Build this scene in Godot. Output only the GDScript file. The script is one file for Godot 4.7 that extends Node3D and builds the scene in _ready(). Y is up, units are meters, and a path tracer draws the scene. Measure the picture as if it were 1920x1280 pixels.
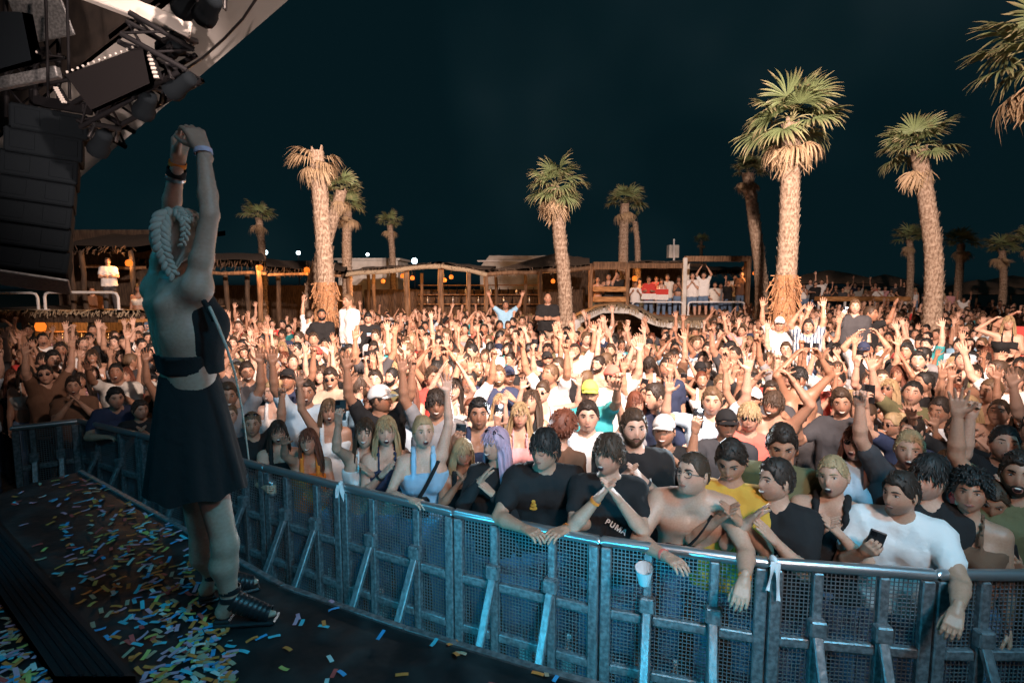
extends Node3D
# A beach concert at night seen from the stage: a woman with raised arms, the barricade, the crowd, palms and bars behind.

var M := {}
var RNG := RandomNumberGenerator.new()
const F := 1050.0
const EYE := Vector3(0.0, 2.7, 0.0)
const STAGE_Y := 1.3
var PITCH := atan(110.0 / 1050.0)
var NAMES := {}

func _ready() -> void:
	RNG.seed = 20240
	var t0 := Time.get_ticks_msec()
	# camera
	var cam := Camera3D.new()
	cam.name = "camera"
	add_child(cam)
	cam.position = EYE
	cam.rotation = Vector3(-PITCH, 0, 0)
	cam.fov = rad_to_deg(2.0 * atan(640.0 / F))
	cam.near = 0.05
	cam.far = 400.0
	# night air
	var we := WorldEnvironment.new()
	we.name = "environment"
	var env := Environment.new()
	var sky := Sky.new()
	var sm := ProceduralSkyMaterial.new()
	sm.sky_top_color = Color(0.0018, 0.0084, 0.0115).linear_to_srgb()
	sm.sky_horizon_color = Color(0.0020, 0.0092, 0.0120).linear_to_srgb()
	sm.sky_curve = 0.2
	sm.ground_bottom_color = Color(0.0008, 0.002, 0.003).linear_to_srgb()
	sm.ground_horizon_color = Color(0.0014, 0.0055, 0.0075).linear_to_srgb()
	sm.sky_cover = smoke_cover()
	sm.sky_cover_modulate = Color(1, 1, 1, 1)
	sky.sky_material = sm
	env.background_mode = Environment.BG_SKY
	env.sky = sky
	env.tonemap_mode = Environment.TONE_MAPPER_LINEAR
	env.tonemap_exposure = 1.0
	env.sdfgi_enabled = true
	env.ssao_enabled = true
	env.ssil_enabled = true
	we.environment = env
	add_child(we)
	make_materials()
	stage_lights()
	print("lights ", Time.get_ticks_msec() - t0)
	setting()
	barricades()
	stage_canopy()
	print("setting ", Time.get_ticks_msec() - t0)
	back_buildings()
	palms()
	print("palms ", Time.get_ticks_msec() - t0)
	woman()
	print("woman ", Time.get_ticks_msec() - t0)
	people()
	print("people ", Time.get_ticks_msec() - t0)
	confetti()
	small_things()
	print("all ", Time.get_ticks_msec() - t0)

# a point seen at that place of the photograph, so many metres in front of the camera (along the ground)
func at(px: float, py: float, depth: float) -> Vector3:
	var u := (px - 960.0) / F
	var v := -(py - 640.0) / F
	var d := Vector3(u, v * cos(PITCH) - sin(PITCH), -v * sin(PITCH) - cos(PITCH))
	return EYE + d * (depth / -d.z)

func on_level(px: float, py: float, h: float) -> Vector3:
	var u := (px - 960.0) / F
	var v := -(py - 640.0) / F
	var d := Vector3(u, v * cos(PITCH) - sin(PITCH), -v * sin(PITCH) - cos(PITCH))
	return EYE + d * ((h - EYE.y) / d.y)

func pixel(p: Vector3) -> Vector2:
	var q := p - EYE
	var fw := q.dot(Vector3(0, -sin(PITCH), -cos(PITCH)))
	var upw := q.dot(Vector3(0, cos(PITCH), -sin(PITCH)))
	return Vector2(960.0 + F * q.x / fw, 640.0 - F * upw / fw)

func numbered(called: String) -> String:
	var n: int = NAMES.get(called, 0)
	NAMES[called] = n + 1
	return called if n == 0 else "%s_%03d" % [called, n]

func tag(o: Node3D, label: String, category: String, group := "", kind := "") -> Node3D:
	if label:
		o.set_meta("label", label)
	if category:
		o.set_meta("category", category)
	if group:
		o.set_meta("group", group)
	if kind:
		o.set_meta("kind", kind)
	return o

func thing(called: String, label: String, category: String, where := Vector3.ZERO, group := "") -> Node3D:
	var o := Node3D.new()
	o.name = numbered(called)
	add_child(o, true)
	o.position = where
	return tag(o, label, category, group)

func part(called: String, mesh: Mesh, m: Material, parent: Node3D, t := Transform3D()) -> MeshInstance3D:
	var o := MeshInstance3D.new()
	o.name = called
	o.mesh = mesh
	if m:
		o.material_override = m
	parent.add_child(o, true)
	o.transform = t
	return o

# a part built in world coordinates from a soup, under a thing that may stand elsewhere
func wpart(called: String, s: Array, m: Material, parent: Node3D) -> MeshInstance3D:
	return part(called, soup_mesh(s), m, parent, parent.global_transform.affine_inverse() if parent != self else Transform3D())

func structure(called: String, s: Array, m: Material, label := "") -> MeshInstance3D:
	var o := part(numbered(called), soup_mesh(s), m, self)
	o.set_meta("kind", "structure")
	if label:
		o.set_meta("label", label)
	return o

# ---------------------------------------------------------------- materials
func lin(r: float, g: float, b: float) -> Color:
	return Color(r, g, b).linear_to_srgb()

func mat(col: Color, rough := 0.8, vc := false, metal := 0.0) -> StandardMaterial3D:
	var m := StandardMaterial3D.new()
	m.albedo_color = col.linear_to_srgb()
	m.roughness = rough
	m.vertex_color_use_as_albedo = vc
	m.metallic = metal
	return m

func noise_tex(freq: float, sd: int, normal := false, strength := 4.0, ramp: Gradient = null, size := 256) -> NoiseTexture2D:
	var n := FastNoiseLite.new()
	n.seed = sd
	n.frequency = freq
	n.fractal_octaves = 4
	var t := NoiseTexture2D.new()
	t.width = size
	t.height = size
	t.seamless = true
	t.noise = n
	t.as_normal_map = normal
	t.bump_strength = strength
	if ramp:
		t.color_ramp = ramp
	return t

func ramp(a: Color, b: Color, c: Color) -> Gradient:
	var g := Gradient.new()
	g.offsets = PackedFloat32Array([0.25, 0.5, 0.78])
	g.colors = PackedColorArray([a.linear_to_srgb(), b.linear_to_srgb(), c.linear_to_srgb()])
	return g

func tri(m: StandardMaterial3D, scale: Vector3, world := false) -> StandardMaterial3D:
	m.uv1_triplanar = true
	m.uv1_world_triplanar = world
	m.uv1_scale = scale
	return m

func textured(a: Color, b: Color, c: Color, freq: float, scale: Vector3, rough := 0.85, bump := 0.0, sd := 1) -> StandardMaterial3D:
	var m := mat(Color.WHITE, rough)
	m.albedo_texture = noise_tex(freq, sd, false, 1.0, ramp(a, b, c))
	if bump > 0.0:
		m.normal_enabled = true
		m.normal_texture = noise_tex(freq, sd, true, 6.0)
		m.normal_scale = bump
	return tri(m, scale)

func lamp_mat(col: Color, energy: float) -> StandardMaterial3D:
	var m := mat(col * 0.35)
	m.emission_enabled = true
	m.emission = col.linear_to_srgb()
	m.emission_energy_multiplier = energy
	return m

func smoke_cover() -> Texture2D:
	var n := FastNoiseLite.new()
	n.seed = 5
	n.frequency = 0.016
	n.fractal_octaves = 4
	var t := NoiseTexture2D.new()
	t.width = 512
	t.height = 256
	t.seamless = true
	t.noise = n
	var g := Gradient.new()
	g.offsets = PackedFloat32Array([0.0, 0.5, 0.75, 1.0])
	g.colors = PackedColorArray([Color(0, 0, 0, 1), lin(0.0, 0.0002, 0.0003), lin(0.0022, 0.0042, 0.0048), lin(0.010, 0.014, 0.015)])
	t.color_ramp = g
	return t

const CLOTH := {
	"white": Color(0.72, 0.71, 0.70), "off white": Color(0.60, 0.57, 0.52), "black": Color(0.008, 0.008, 0.009), "charcoal": Color(0.045, 0.045, 0.05),
	"grey": Color(0.22, 0.22, 0.23), "navy": Color(0.02, 0.03, 0.07), "light blue": Color(0.25, 0.45, 0.62), "red": Color(0.55, 0.05, 0.04),
	"coral": Color(0.75, 0.16, 0.12), "orange": Color(0.80, 0.24, 0.03), "mustard": Color(0.52, 0.30, 0.04), "olive": Color(0.12, 0.11, 0.05),
	"beige": Color(0.48, 0.38, 0.28), "pink": Color(0.62, 0.32, 0.34), "teal": Color(0.03, 0.28, 0.30), "brown": Color(0.14, 0.07, 0.04), "denim": Color(0.12, 0.19, 0.30),
	"lime": Color(0.60, 0.70, 0.10), "pale denim": Color(0.42, 0.52, 0.60),
}
const HAIR := {"black": Color(0.009, 0.008, 0.007), "dark brown": Color(0.022, 0.013, 0.008), "brown": Color(0.05, 0.028, 0.015), "light brown": Color(0.12, 0.07, 0.036), "blond": Color(0.36, 0.25, 0.13), "auburn": Color(0.13, 0.04, 0.02), "lilac": Color(0.45, 0.33, 0.45)}
const TONES := [Color(0.52, 0.31, 0.22), Color(0.46, 0.265, 0.18), Color(0.40, 0.22, 0.145), Color(0.33, 0.17, 0.105), Color(0.56, 0.35, 0.26)]

func cloth(called: String) -> StandardMaterial3D:
	var key := "cloth_" + called
	if not M.has(key):
		var m := mat(CLOTH[called], 0.9)
		m.normal_enabled = true
		m.normal_texture = M.folds
		m.normal_scale = 0.3
		if CLOTH[called].get_luminance() > 0.1:
			m.rim_enabled = true
			m.rim = 0.2
		M[key] = tri(m, Vector3(2.6, 1.9, 2.6))
	return M[key]

func hair_mat(called: String) -> StandardMaterial3D:
	var key := "hair_" + called
	if not M.has(key):
		M[key] = mat((HAIR[called] as Color) * 1.15, 0.62, true)
	return M[key]

func tone(i: int) -> StandardMaterial3D:
	var key := "tone_%d" % i
	if not M.has(key):
		var m := mat(TONES[i], 0.5, true)
		m.albedo_texture = M.skin_noise
		tri(m, Vector3(7, 7, 7))
		m.subsurf_scatter_enabled = true
		m.subsurf_scatter_strength = 0.05
		M[key] = m
	return M[key]

func make_materials() -> void:
	M.folds = noise_tex(0.018, 11, true, 9.0)
	M.skin_noise = noise_tex(0.035, 23, false, 1.0, ramp(Color(0.90, 0.85, 0.83), Color(0.96, 0.945, 0.94), Color(1, 1, 1)))
	M.skin = mat(Color.WHITE, 0.55, true)
	M.features = mat(Color.WHITE, 0.45, true)
	M.white_cloth = mat(Color.WHITE, 0.9, true)
	M.white_cloth.normal_enabled = true
	M.white_cloth.normal_scale = 0.3
	M.white_cloth.normal_texture = M.folds
	tri(M.white_cloth, Vector3(2.6, 1.9, 2.6))
	M.any_hair = mat(Color.WHITE, 0.5, true)
	M.galvanised = textured(Color(0.15, 0.16, 0.17), Color(0.22, 0.23, 0.24), Color(0.30, 0.31, 0.32), 0.03, Vector3(3, 3, 3), 0.42, 0.25, 3)
	M.galvanised.metallic = 0.55
	M.steel_wire = mat(Color(0.22, 0.23, 0.24), 0.45, false, 0.6)
	M.rail_steel = mat(Color(0.55, 0.56, 0.58), 0.28, false, 0.85)
	M.black_metal = mat(Color(0.012, 0.012, 0.014), 0.6)
	M.black_metal.metallic_specular = 0.2
	M.black_plastic = mat(Color(0.015, 0.015, 0.017), 0.4)
	M.stage_floor = textured(Color(0.010, 0.011, 0.012), Color(0.018, 0.019, 0.020), Color(0.034, 0.034, 0.034), 0.02, Vector3(0.7, 0.7, 0.7), 0.42, 0.15, 7)
	M.sand = textured(Color(0.10, 0.075, 0.055), Color(0.16, 0.12, 0.085), Color(0.23, 0.18, 0.13), 0.03, Vector3(0.25, 0.25, 0.25), 0.95, 0.6, 8)
	M.wood = textured(Color(0.11, 0.060, 0.030), Color(0.19, 0.105, 0.055), Color(0.27, 0.16, 0.09), 0.02, Vector3(2.5, 0.35, 2.5), 0.8, 0.4, 9)
	M.dark_wood = textured(Color(0.035, 0.022, 0.014), Color(0.06, 0.038, 0.024), Color(0.09, 0.06, 0.04), 0.02, Vector3(2.0, 0.4, 2.0), 0.85, 0.4, 10)
	M.orange_wood = textured(Color(0.30, 0.14, 0.045), Color(0.42, 0.20, 0.07), Color(0.50, 0.26, 0.10), 0.02, Vector3(0.5, 2.0, 2.0), 0.7, 0.3, 12)
	M.thatch = textured(Color(0.10, 0.065, 0.042), Color(0.19, 0.13, 0.09), Color(0.32, 0.24, 0.17), 0.045, Vector3(1.6, 0.4, 1.6), 0.95, 1.0, 13)
	M.rope = textured(Color(0.30, 0.23, 0.15), Color(0.42, 0.33, 0.22), Color(0.55, 0.45, 0.32), 0.06, Vector3(3, 3, 3), 0.9, 0.8, 14)
	M.plaster = textured(Color(0.52, 0.51, 0.48), Color(0.60, 0.59, 0.56), Color(0.66, 0.65, 0.62), 0.02, Vector3(0.3, 0.3, 0.3), 0.9, 0.2, 15)
	M.white_paint = mat(Color(0.72, 0.73, 0.74), 0.4)
	M.bark = textured(Color(0.16, 0.105, 0.07), Color(0.32, 0.23, 0.165), Color(0.48, 0.38, 0.29), 0.03, Vector3(2.2, 1.1, 2.2), 0.95, 0.8, 16)
	M.fibre = textured(Color(0.22, 0.10, 0.045), Color(0.38, 0.19, 0.09), Color(0.52, 0.30, 0.16), 0.06, Vector3(4, 0.8, 4), 0.95, 0.8, 17)
	M.frond = mat(Color.WHITE, 0.55, true)
	M.frond.backlight_enabled = true
	M.frond.backlight = Color(0.35, 0.35, 0.35)
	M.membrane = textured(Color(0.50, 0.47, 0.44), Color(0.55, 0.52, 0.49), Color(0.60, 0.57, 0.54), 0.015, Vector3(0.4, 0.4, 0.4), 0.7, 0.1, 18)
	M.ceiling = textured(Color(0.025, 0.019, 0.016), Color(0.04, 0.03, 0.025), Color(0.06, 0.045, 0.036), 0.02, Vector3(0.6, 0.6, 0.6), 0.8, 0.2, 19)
	M.led_face = mat(Color(0.014, 0.013, 0.014), 0.85)
	M.led_face.metallic_specular = 0.15
	M.speaker = mat(Color(0.006, 0.009, 0.012), 0.85)
	M.speaker.metallic_specular = 0.2
	M.screen_black = mat(Color(0.008, 0.008, 0.009), 0.12)
	M.glass_dark = mat(Color(0.01, 0.01, 0.012), 0.1)
	M.pale_hair = mat(Color(0.50, 0.45, 0.38), 0.5, true)
	M.cloudy = mat(Color(0.6, 0.6, 0.58), 0.3)
	M.paper = mat(Color(0.7, 0.7, 0.7), 0.6, true)

# ---------------------------------------------------------------- lamps of the stage
func aim(o: Node3D, from: Vector3, to: Vector3) -> void:
	o.position = from
	o.look_at_from_position(from, to, Vector3.UP)

func flood(label: String, from: Vector3, to: Vector3, col: Color, energy: float, cone: float, soft: float, radius: float, glow: float) -> void:
	var size := 0.3 if cone > 60.0 else 1.0
	var t := thing("stage_floodlight", label, "floodlight", from, "floodlights of the stage roof")
	t.look_at_from_position(from, to, Vector3.UP)
	var s := lathe_soup([Vector2(0.01, -0.30), Vector2(0.14, -0.28), Vector2(0.20, -0.16), Vector2(0.24, 0.0), Vector2(0.26, 0.0), Vector2(0.26, 0.03), Vector2(0.235, 0.03)], 20, Color.WHITE, Transform3D(Basis.from_euler(Vector3(-PI / 2, 0, 0)), Vector3.ZERO))
	part("housing", soup_mesh(s), M.black_metal, t, Transform3D(Basis.from_scale(Vector3.ONE * size), Vector3.ZERO))
	var g := lathe_soup([Vector2(0.001, 0.012), Vector2(0.23, 0.012)], 20, Color.WHITE, Transform3D(Basis.from_euler(Vector3(-PI / 2, 0, 0)), Vector3.ZERO))
	part("lens", soup_mesh(g), lamp_mat(col, glow), t, Transform3D(Basis.from_scale(Vector3.ONE * size), Vector3.ZERO))
	var y := soup()
	for sg in [-1.0, 1.0]:
		soup_join(y, bar_soup(Vector3(sg * 0.29, 0, 0.1), Vector3(sg * 0.29, 0.36, 0.1), 0.02, 0.05))
	soup_join(y, bar_soup(Vector3(-0.30, 0.36, 0.1), Vector3(0.30, 0.36, 0.1), 0.05, 0.02))
	part("bracket", soup_mesh(y), M.black_metal, t, Transform3D(Basis.from_scale(Vector3.ONE * size), Vector3.ZERO))
	var l := SpotLight3D.new()
	l.name = "flood_light"
	add_child(l, true)
	l.look_at_from_position(from + (to - from).normalized() * 0.08, to, Vector3.UP)
	l.light_color = col.linear_to_srgb()
	l.light_energy = energy
	l.spot_angle = cone
	l.spot_angle_attenuation = soft
	l.spot_range = 120.0
	l.spot_attenuation = 2.0
	l.light_size = radius * size
	l.shadow_enabled = true

func stage_lights() -> void:
	var warm := Color(1.0, 0.73, 0.61)
	flood("warm floodlight on the roof truss, aimed far into the middle of the crowd", Vector3(1.6, 6.9, 0.2), Vector3(1.0, 1.6, -17.0), warm, 380.0, 40.0, 0.75, 0.2, 30.0)
	flood("warm floodlight on the roof truss, aimed towards the bars", Vector3(3.4, 6.9, 0.2), Vector3(-7.0, 2.0, -18.0), warm, 400.0, 28.0, 0.9, 0.2, 30.0)
	flood("warm floodlight on the roof truss, aimed at the right far palms", Vector3(2.6, 6.9, 0.2), Vector3(13.0, 2.0, -17.0), warm, 350.0, 34.0, 0.85, 0.2, 30.0)
	var cyan := Color(0.03, 0.46, 0.72)
	flood("cyan wash light over the stage, aimed at the barricade", Vector3(2.2, 5.6, 0.3), Vector3(0.9, 0.7, -3.4), cyan, 28.0, 42.0, 1.0, 0.25, 6.0)
	flood("cyan wash light over the stage corner, aimed at the stage floor", Vector3(-4.4, 5.0, -0.8), Vector3(-2.3, 1.2, -3.8), cyan, 9.0, 36.0, 1.0, 0.25, 6.0)
	flood("pale wash light behind the stage edge, aimed at the front rows", Vector3(1.4, 4.3, 1.4), Vector3(1.1, 2.1, -6.0), Color(1.0, 0.76, 0.68), 28.0, 34.0, 1.0, 0.3, 4.0)
	flood("warm light beside the stage, aimed up at the pale canopy", Vector3(-3.2, 3.0, -1.7), at(285, 195, 6.6), Color(1.0, 0.76, 0.66), 18.0, 23.0, 0.8, 0.15, 1.5)
	flood("lilac side light over the stage, aimed at the woman with raised arms", Vector3(1.9, 3.9, 0.9), Vector3(-1.25, 2.3, -2.2), Color(0.95, 0.74, 0.90), 0.8, 18.0, 1.0, 0.2, 2.0)
	var k := 0
	for q in [[530, 1100], [720, 1168], [900, 1222], [1100, 1280], [1330, 1340]]:
		var from := on_level(q[0], q[1], STAGE_Y) + Vector3(0, -0.10, -0.10)
		from.y = 0.95
		flood("cyan pit light below the stage edge, aimed at the panel below the %s" % ["orange top", "light blue top", "lilac hair", "gold emblem", "shirtless man"][k], from, from + Vector3(0.35, -0.25, -1.0), cyan, 0.62, 72.0, 1.0, 0.2, 1.0)
		k += 1
	var tr := thing("roof_truss", "black lattice truss high over the stage that carries the floodlights", "truss", Vector3(1.5, 7.5, 0.2))
	lattice(tr, Vector3(-3.5, 7.5, 0.3), Vector3(6.0, 7.5, 0.3), 0.32, Vector3.UP)

# ---------------------------------------------------------------- ground and stage
func poly_slab(pts: Array, top: float, bottom: float) -> Array:
	var s := soup()
	var flat := PackedVector2Array()
	for p in pts:
		flat.append(Vector2(p.x, p.z))
	var idx := Geometry2D.triangulate_polygon(flat)
	var v := PackedVector3Array()
	var n := PackedVector3Array()
	for p in flat:
		v.append(Vector3(p.x, top, p.y))
		n.append(Vector3.UP)
	soup_add(s, v, n, idx, Color.WHITE)
	for i in flat.size():
		var a := flat[i]
		var b := flat[(i + 1) % flat.size()]
		var e := b - a
		var nn := Vector3(e.y, 0, -e.x).normalized()
		soup_add(s, PackedVector3Array([Vector3(a.x, top, a.y), Vector3(b.x, top, b.y), Vector3(b.x, bottom, b.y), Vector3(a.x, bottom, a.y)]), PackedVector3Array([nn, nn, nn, nn]), PackedInt32Array([0, 1, 2, 0, 2, 3]), Color.WHITE)
	return s

var EDGE := []
func setting() -> void:
	var g := soup()
	soup_add(g, PackedVector3Array([Vector3(-220, 0, 60), Vector3(220, 0, 60), Vector3(220, 0, -320), Vector3(-220, 0, -320)]), PackedVector3Array([Vector3.UP, Vector3.UP, Vector3.UP, Vector3.UP]), PackedInt32Array([0, 2, 1, 0, 3, 2]), Color.WHITE)
	structure("ground", g, M.sand, "trodden sandy ground of the beach venue")
	EDGE = [on_level(1250, 1322, STAGE_Y), on_level(1000, 1252, STAGE_Y), on_level(760, 1180, STAGE_Y), on_level(530, 1100, STAGE_Y), on_level(330, 985, STAGE_Y), on_level(150, 884, STAGE_Y)]
	var poly := EDGE.duplicate()
	poly.append(on_level(60, 905, STAGE_Y))
	poly.append(on_level(-60, 945, STAGE_Y))
	poly.append_array([Vector3(-7, STAGE_Y, -2.4), Vector3(-7, STAGE_Y, 3.0), Vector3(5.0, STAGE_Y, 3.0), Vector3(5.0, STAGE_Y, -1.2)])
	structure("stage_floor", poly_slab(poly, STAGE_Y, 0.0), M.stage_floor, "black stage floor with scuffed paint")
	# metal edging along the stage front
	var trim := soup()
	for i in EDGE.size() - 1:
		soup_join(trim, bar_soup(EDGE[i] + Vector3(0, 0.004, 0), EDGE[i + 1] + Vector3(0, 0.004, 0), 0.03, 0.014, Color.WHITE, Vector3.UP, 0.003))
	structure("stage_edge_trim", trim, M.galvanised, "worn metal edging along the front of the stage")
	# black ramp across the lower corner of the stage
	var a := on_level(-60, 930, STAGE_Y)
	var b := on_level(255, 1290, STAGE_Y)
	var c := on_level(105, 1290, STAGE_Y)
	var d := on_level(-60, 1040, STAGE_Y)
	var ramp_thing := thing("cable_ramp", "black rubber cable ramp across the corner of the stage floor", "cable ramp")
	var rs := poly_slab([a, b, c, d], STAGE_Y + 0.045, STAGE_Y)
	wpart("ramp_body", rs, M.black_plastic, ramp_thing)
	var ridge := soup()
	for k in 5:
		var f := (k + 1) / 6.0
		soup_join(ridge, bar_soup(a.lerp(d, f) + Vector3(0, 0.048, 0), b.lerp(c, f) + Vector3(0, 0.048, 0), 0.012, 0.008))
	wpart("ridge", ridge, M.black_metal, ramp_thing).set_meta("kind", "stuff")

# ---------------------------------------------------------------- barricade
var FENCE := []
func fence_depth(px: float) -> float:
	for i in FENCE.size() - 1:
		var a := pixel(FENCE[i] + Vector3(0, 1.2, 0)).x
		var b := pixel(FENCE[i + 1] + Vector3(0, 1.2, 0)).x
		if px <= b or i == FENCE.size() - 2:
			return -lerpf(FENCE[i].z, FENCE[i + 1].z, clampf((px - a) / (b - a), 0.0, 1.0))
	return 3.0

func barricade_panel(w: float) -> Dictionary:
	var h := 1.2
	var r := {}
	# local: x along the panel, z towards the stage
	for nm in ["frame", "top_rail", "mesh", "strut", "foot"]:
		r[nm] = []
	var xs := [0.03, w * 0.30, w * 0.70, w - 0.03]
	for i in 4:
		r.frame.append(["upright", bar_soup(Vector3(xs[i], 0.03, 0), Vector3(xs[i], h - 0.02, 0), 0.06 if i == 0 or i == 3 else 0.05, 0.045, Color.WHITE, Vector3.BACK, 0.006)])
	for k in 4:
		var y: float = [0.10, 0.44, 0.78, 1.12][k]
		if k < 3:
			for q in 3:
				r.frame.append(["crossbar", bar_soup(Vector3(xs[q] + 0.03, y, 0.002), Vector3(xs[q + 1] - 0.03, y, 0.002), 0.04, 0.055, Color.WHITE, Vector3.UP, 0.006)])
	r.top_rail.append(tube_soup([Vector3(0, h, 0), Vector3(0.01, h + 0.012, 0), Vector3(w - 0.01, h + 0.012, 0), Vector3(w, h, 0)], [0.026, 0.03, 0.03, 0.026], 10, Color.WHITE))
	var ms := soup()
	var n := int(w / 0.024)
	for i in n:
		var x := 0.05 + (w - 0.1) * i / (n - 1)
		soup_join(ms, bar_soup(Vector3(x, 0.08, -0.012), Vector3(x, h - 0.02, -0.012), 0.0045, 0.0045))
	n = int(h / 0.024)
	for i in n:
		var y := 0.09 + (h - 0.12) * i / (n - 1)
		soup_join(ms, bar_soup(Vector3(0.04, y, -0.016), Vector3(w - 0.04, y, -0.016), 0.0045, 0.0045))
	r.mesh.append(ms)
	for i in [1, 2]:
		var st := bar_soup(Vector3(xs[i], 0.86, 0.03), Vector3(xs[i], 0.04, 0.46), 0.05, 0.035, Color.WHITE, Vector3.UP, 0.006)
		soup_join(st, box_soup(Transform3D(Basis.from_scale(Vector3(0.085, 0.09, 0.06)), Vector3(xs[i], 0.885, 0.03)), Color.WHITE, 0.008))
		r.strut.append(st)
		r.foot.append(box_soup(Transform3D(Basis.from_scale(Vector3(0.07, 0.03, 0.55)), Vector3(xs[i], 0.017, 0.25)), Color.WHITE, 0.006))
	return r

func barricades() -> void:
	var tops := [Vector2(20, 806), Vector2(148, 791), Vector2(262, 818), Vector2(380, 848), Vector2(497, 879), Vector2(641, 915), Vector2(853, 964), Vector2(1128, 1017), Vector2(1445, 1059), Vector2(1758, 1081), Vector2(2060, 1083)]
	for t in tops:
		var p := on_level(t.x, t.y, 1.2)
		FENCE.append(Vector3(p.x, 0, p.z))
	var where := ["short end panel by the dim corner of the pit", "second panel from the dim corner, below the boy in navy", "third panel from the dim corner, left of the black skirt", "panel behind the bare legs and black skirt", "panel below the woman in the orange top", "panel below the woman in the light blue top", "panel below the man with the gold chest emblem", "panel below the shirtless man with glasses", "panel below the man in the pale tee", "last panel, cut off by the picture edge"]
	for i in FENCE.size() - 1:
		var a: Vector3 = FENCE[i]
		var b: Vector3 = FENCE[i + 1]
		var w := a.distance_to(b) - 0.012
		var x := (b - a).normalized()
		var t := thing("crowd_barricade", "galvanised crowd barricade, " + where[i], "barricade", a, "barricade panels in front of the crowd")
		t.basis = Basis(x, Vector3.UP, x.cross(Vector3.UP))
		var r := barricade_panel(w)
		for f in r.frame:
			part(f[0], soup_mesh(f[1]), M.galvanised, t)
		part("top_rail", soup_mesh(r.top_rail[0]), M.rail_steel, t)
		part("wire_mesh", soup_mesh(r.mesh[0]), M.steel_wire, t).set_meta("kind", "stuff")
		for s in r.strut:
			part("strut", soup_mesh(s), M.galvanised, t)
		for s in r.foot:
			part("foot", soup_mesh(s), M.galvanised, t)

# ---------------------------------------------------------------- canopy and gear over the stage
func sheet(pts: Array, rows: int, cols: int, thick: Vector3) -> Array:
	var v := PackedVector3Array()
	for p in pts:
		v.append(p)
	var s := grid_soup(v, rows, cols, false, Color.WHITE)
	var v2 := PackedVector3Array()
	for p in pts:
		v2.append(p + thick)
	soup_join(s, grid_soup(v2, rows, cols, false, Color.WHITE, true))
	# rim
	var ring := []
	for j in cols:
		ring.append(j)
	for i in range(1, rows):
		ring.append(i * cols + cols - 1)
	for j in range(cols - 2, -1, -1):
		ring.append((rows - 1) * cols + j)
	for i in range(rows - 2, 0, -1):
		ring.append(i * cols)
	for k in ring.size():
		var a: Vector3 = pts[ring[k]]
		var b: Vector3 = pts[ring[(k + 1) % ring.size()]]
		var n := (b - a).cross(thick).normalized()
		soup_add(s, PackedVector3Array([a, b, b + thick, a + thick]), PackedVector3Array([n, n, n, n]), PackedInt32Array([0, 1, 2, 0, 2, 3]), Color.WHITE)
	return s

func lattice(parent: Node3D, a: Vector3, b: Vector3, size: float, up: Vector3) -> void:
	var d := (b - a).normalized()
	var side := d.cross(up).normalized()
	var u := side.cross(d)
	var corners := [side * size * 0.5 + u * size * 0.5, -side * size * 0.5 + u * size * 0.5, -side * size * 0.5 - u * size * 0.5, side * size * 0.5 - u * size * 0.5]
	for c in corners:
		wpart("chord", tube_soup([a + c, b + c], [0.024, 0.024], 8, Color.WHITE), M.black_metal, parent)
	var n := maxi(2, int(a.distance_to(b) / size / 0.9))
	for i in n:
		for k in 4:
			var p: Vector3 = a.lerp(b, float(i) / n) + corners[k]
			var q: Vector3 = a.lerp(b, float(i + 1) / n) + corners[(k + 1) % 4]
			wpart("brace", tube_soup([p, q], [0.012, 0.012], 6, Color.WHITE), M.black_metal, parent)

func moving_head(where: Vector3, aim_at: Vector3, clamp_to: Vector3, label: String) -> void:
	var t := thing("moving_head_light", label, "stage light", where, "moving head lights under the canopy")
	t.look_at_from_position(where, aim_at, Vector3.UP)
	var prof := [Vector2(0.002, -0.20), Vector2(0.075, -0.195), Vector2(0.10, -0.14), Vector2(0.105, 0.02), Vector2(0.13, 0.09), Vector2(0.135, 0.20), Vector2(0.12, 0.215), Vector2(0.115, 0.20)]
	var prof_s := []
	for q in prof:
		prof_s.append(q * 0.72)
	part("lamp_head", soup_mesh(lathe_soup(prof_s, 10, Color.WHITE, Transform3D(Basis.from_euler(Vector3(-PI / 2, 0, 0)), Vector3.ZERO))), M.speaker, t)
	part("lens", soup_mesh(ball_soup(Transform3D(Basis.from_scale(Vector3(0.08, 0.08, 0.02)), Vector3(0, 0, -0.145)), 6, 14, Color.WHITE)), M.glass_dark, t)
	for sg in [-1.0, 1.0]:
		wpart("yoke_arm", bar_soup(t.global_transform * Vector3(sg * 0.11, 0, 0.03), clamp_to + t.global_basis.x * sg * 0.09, 0.022, 0.045, Color.WHITE, Vector3.BACK, 0.006), M.black_plastic, t)
	wpart("clamp_base", bar_soup(clamp_to - t.global_basis.x * 0.12, clamp_to + t.global_basis.x * 0.12, 0.06, 0.05, Color.WHITE, Vector3.UP, 0.012), M.black_plastic, t)

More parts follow.
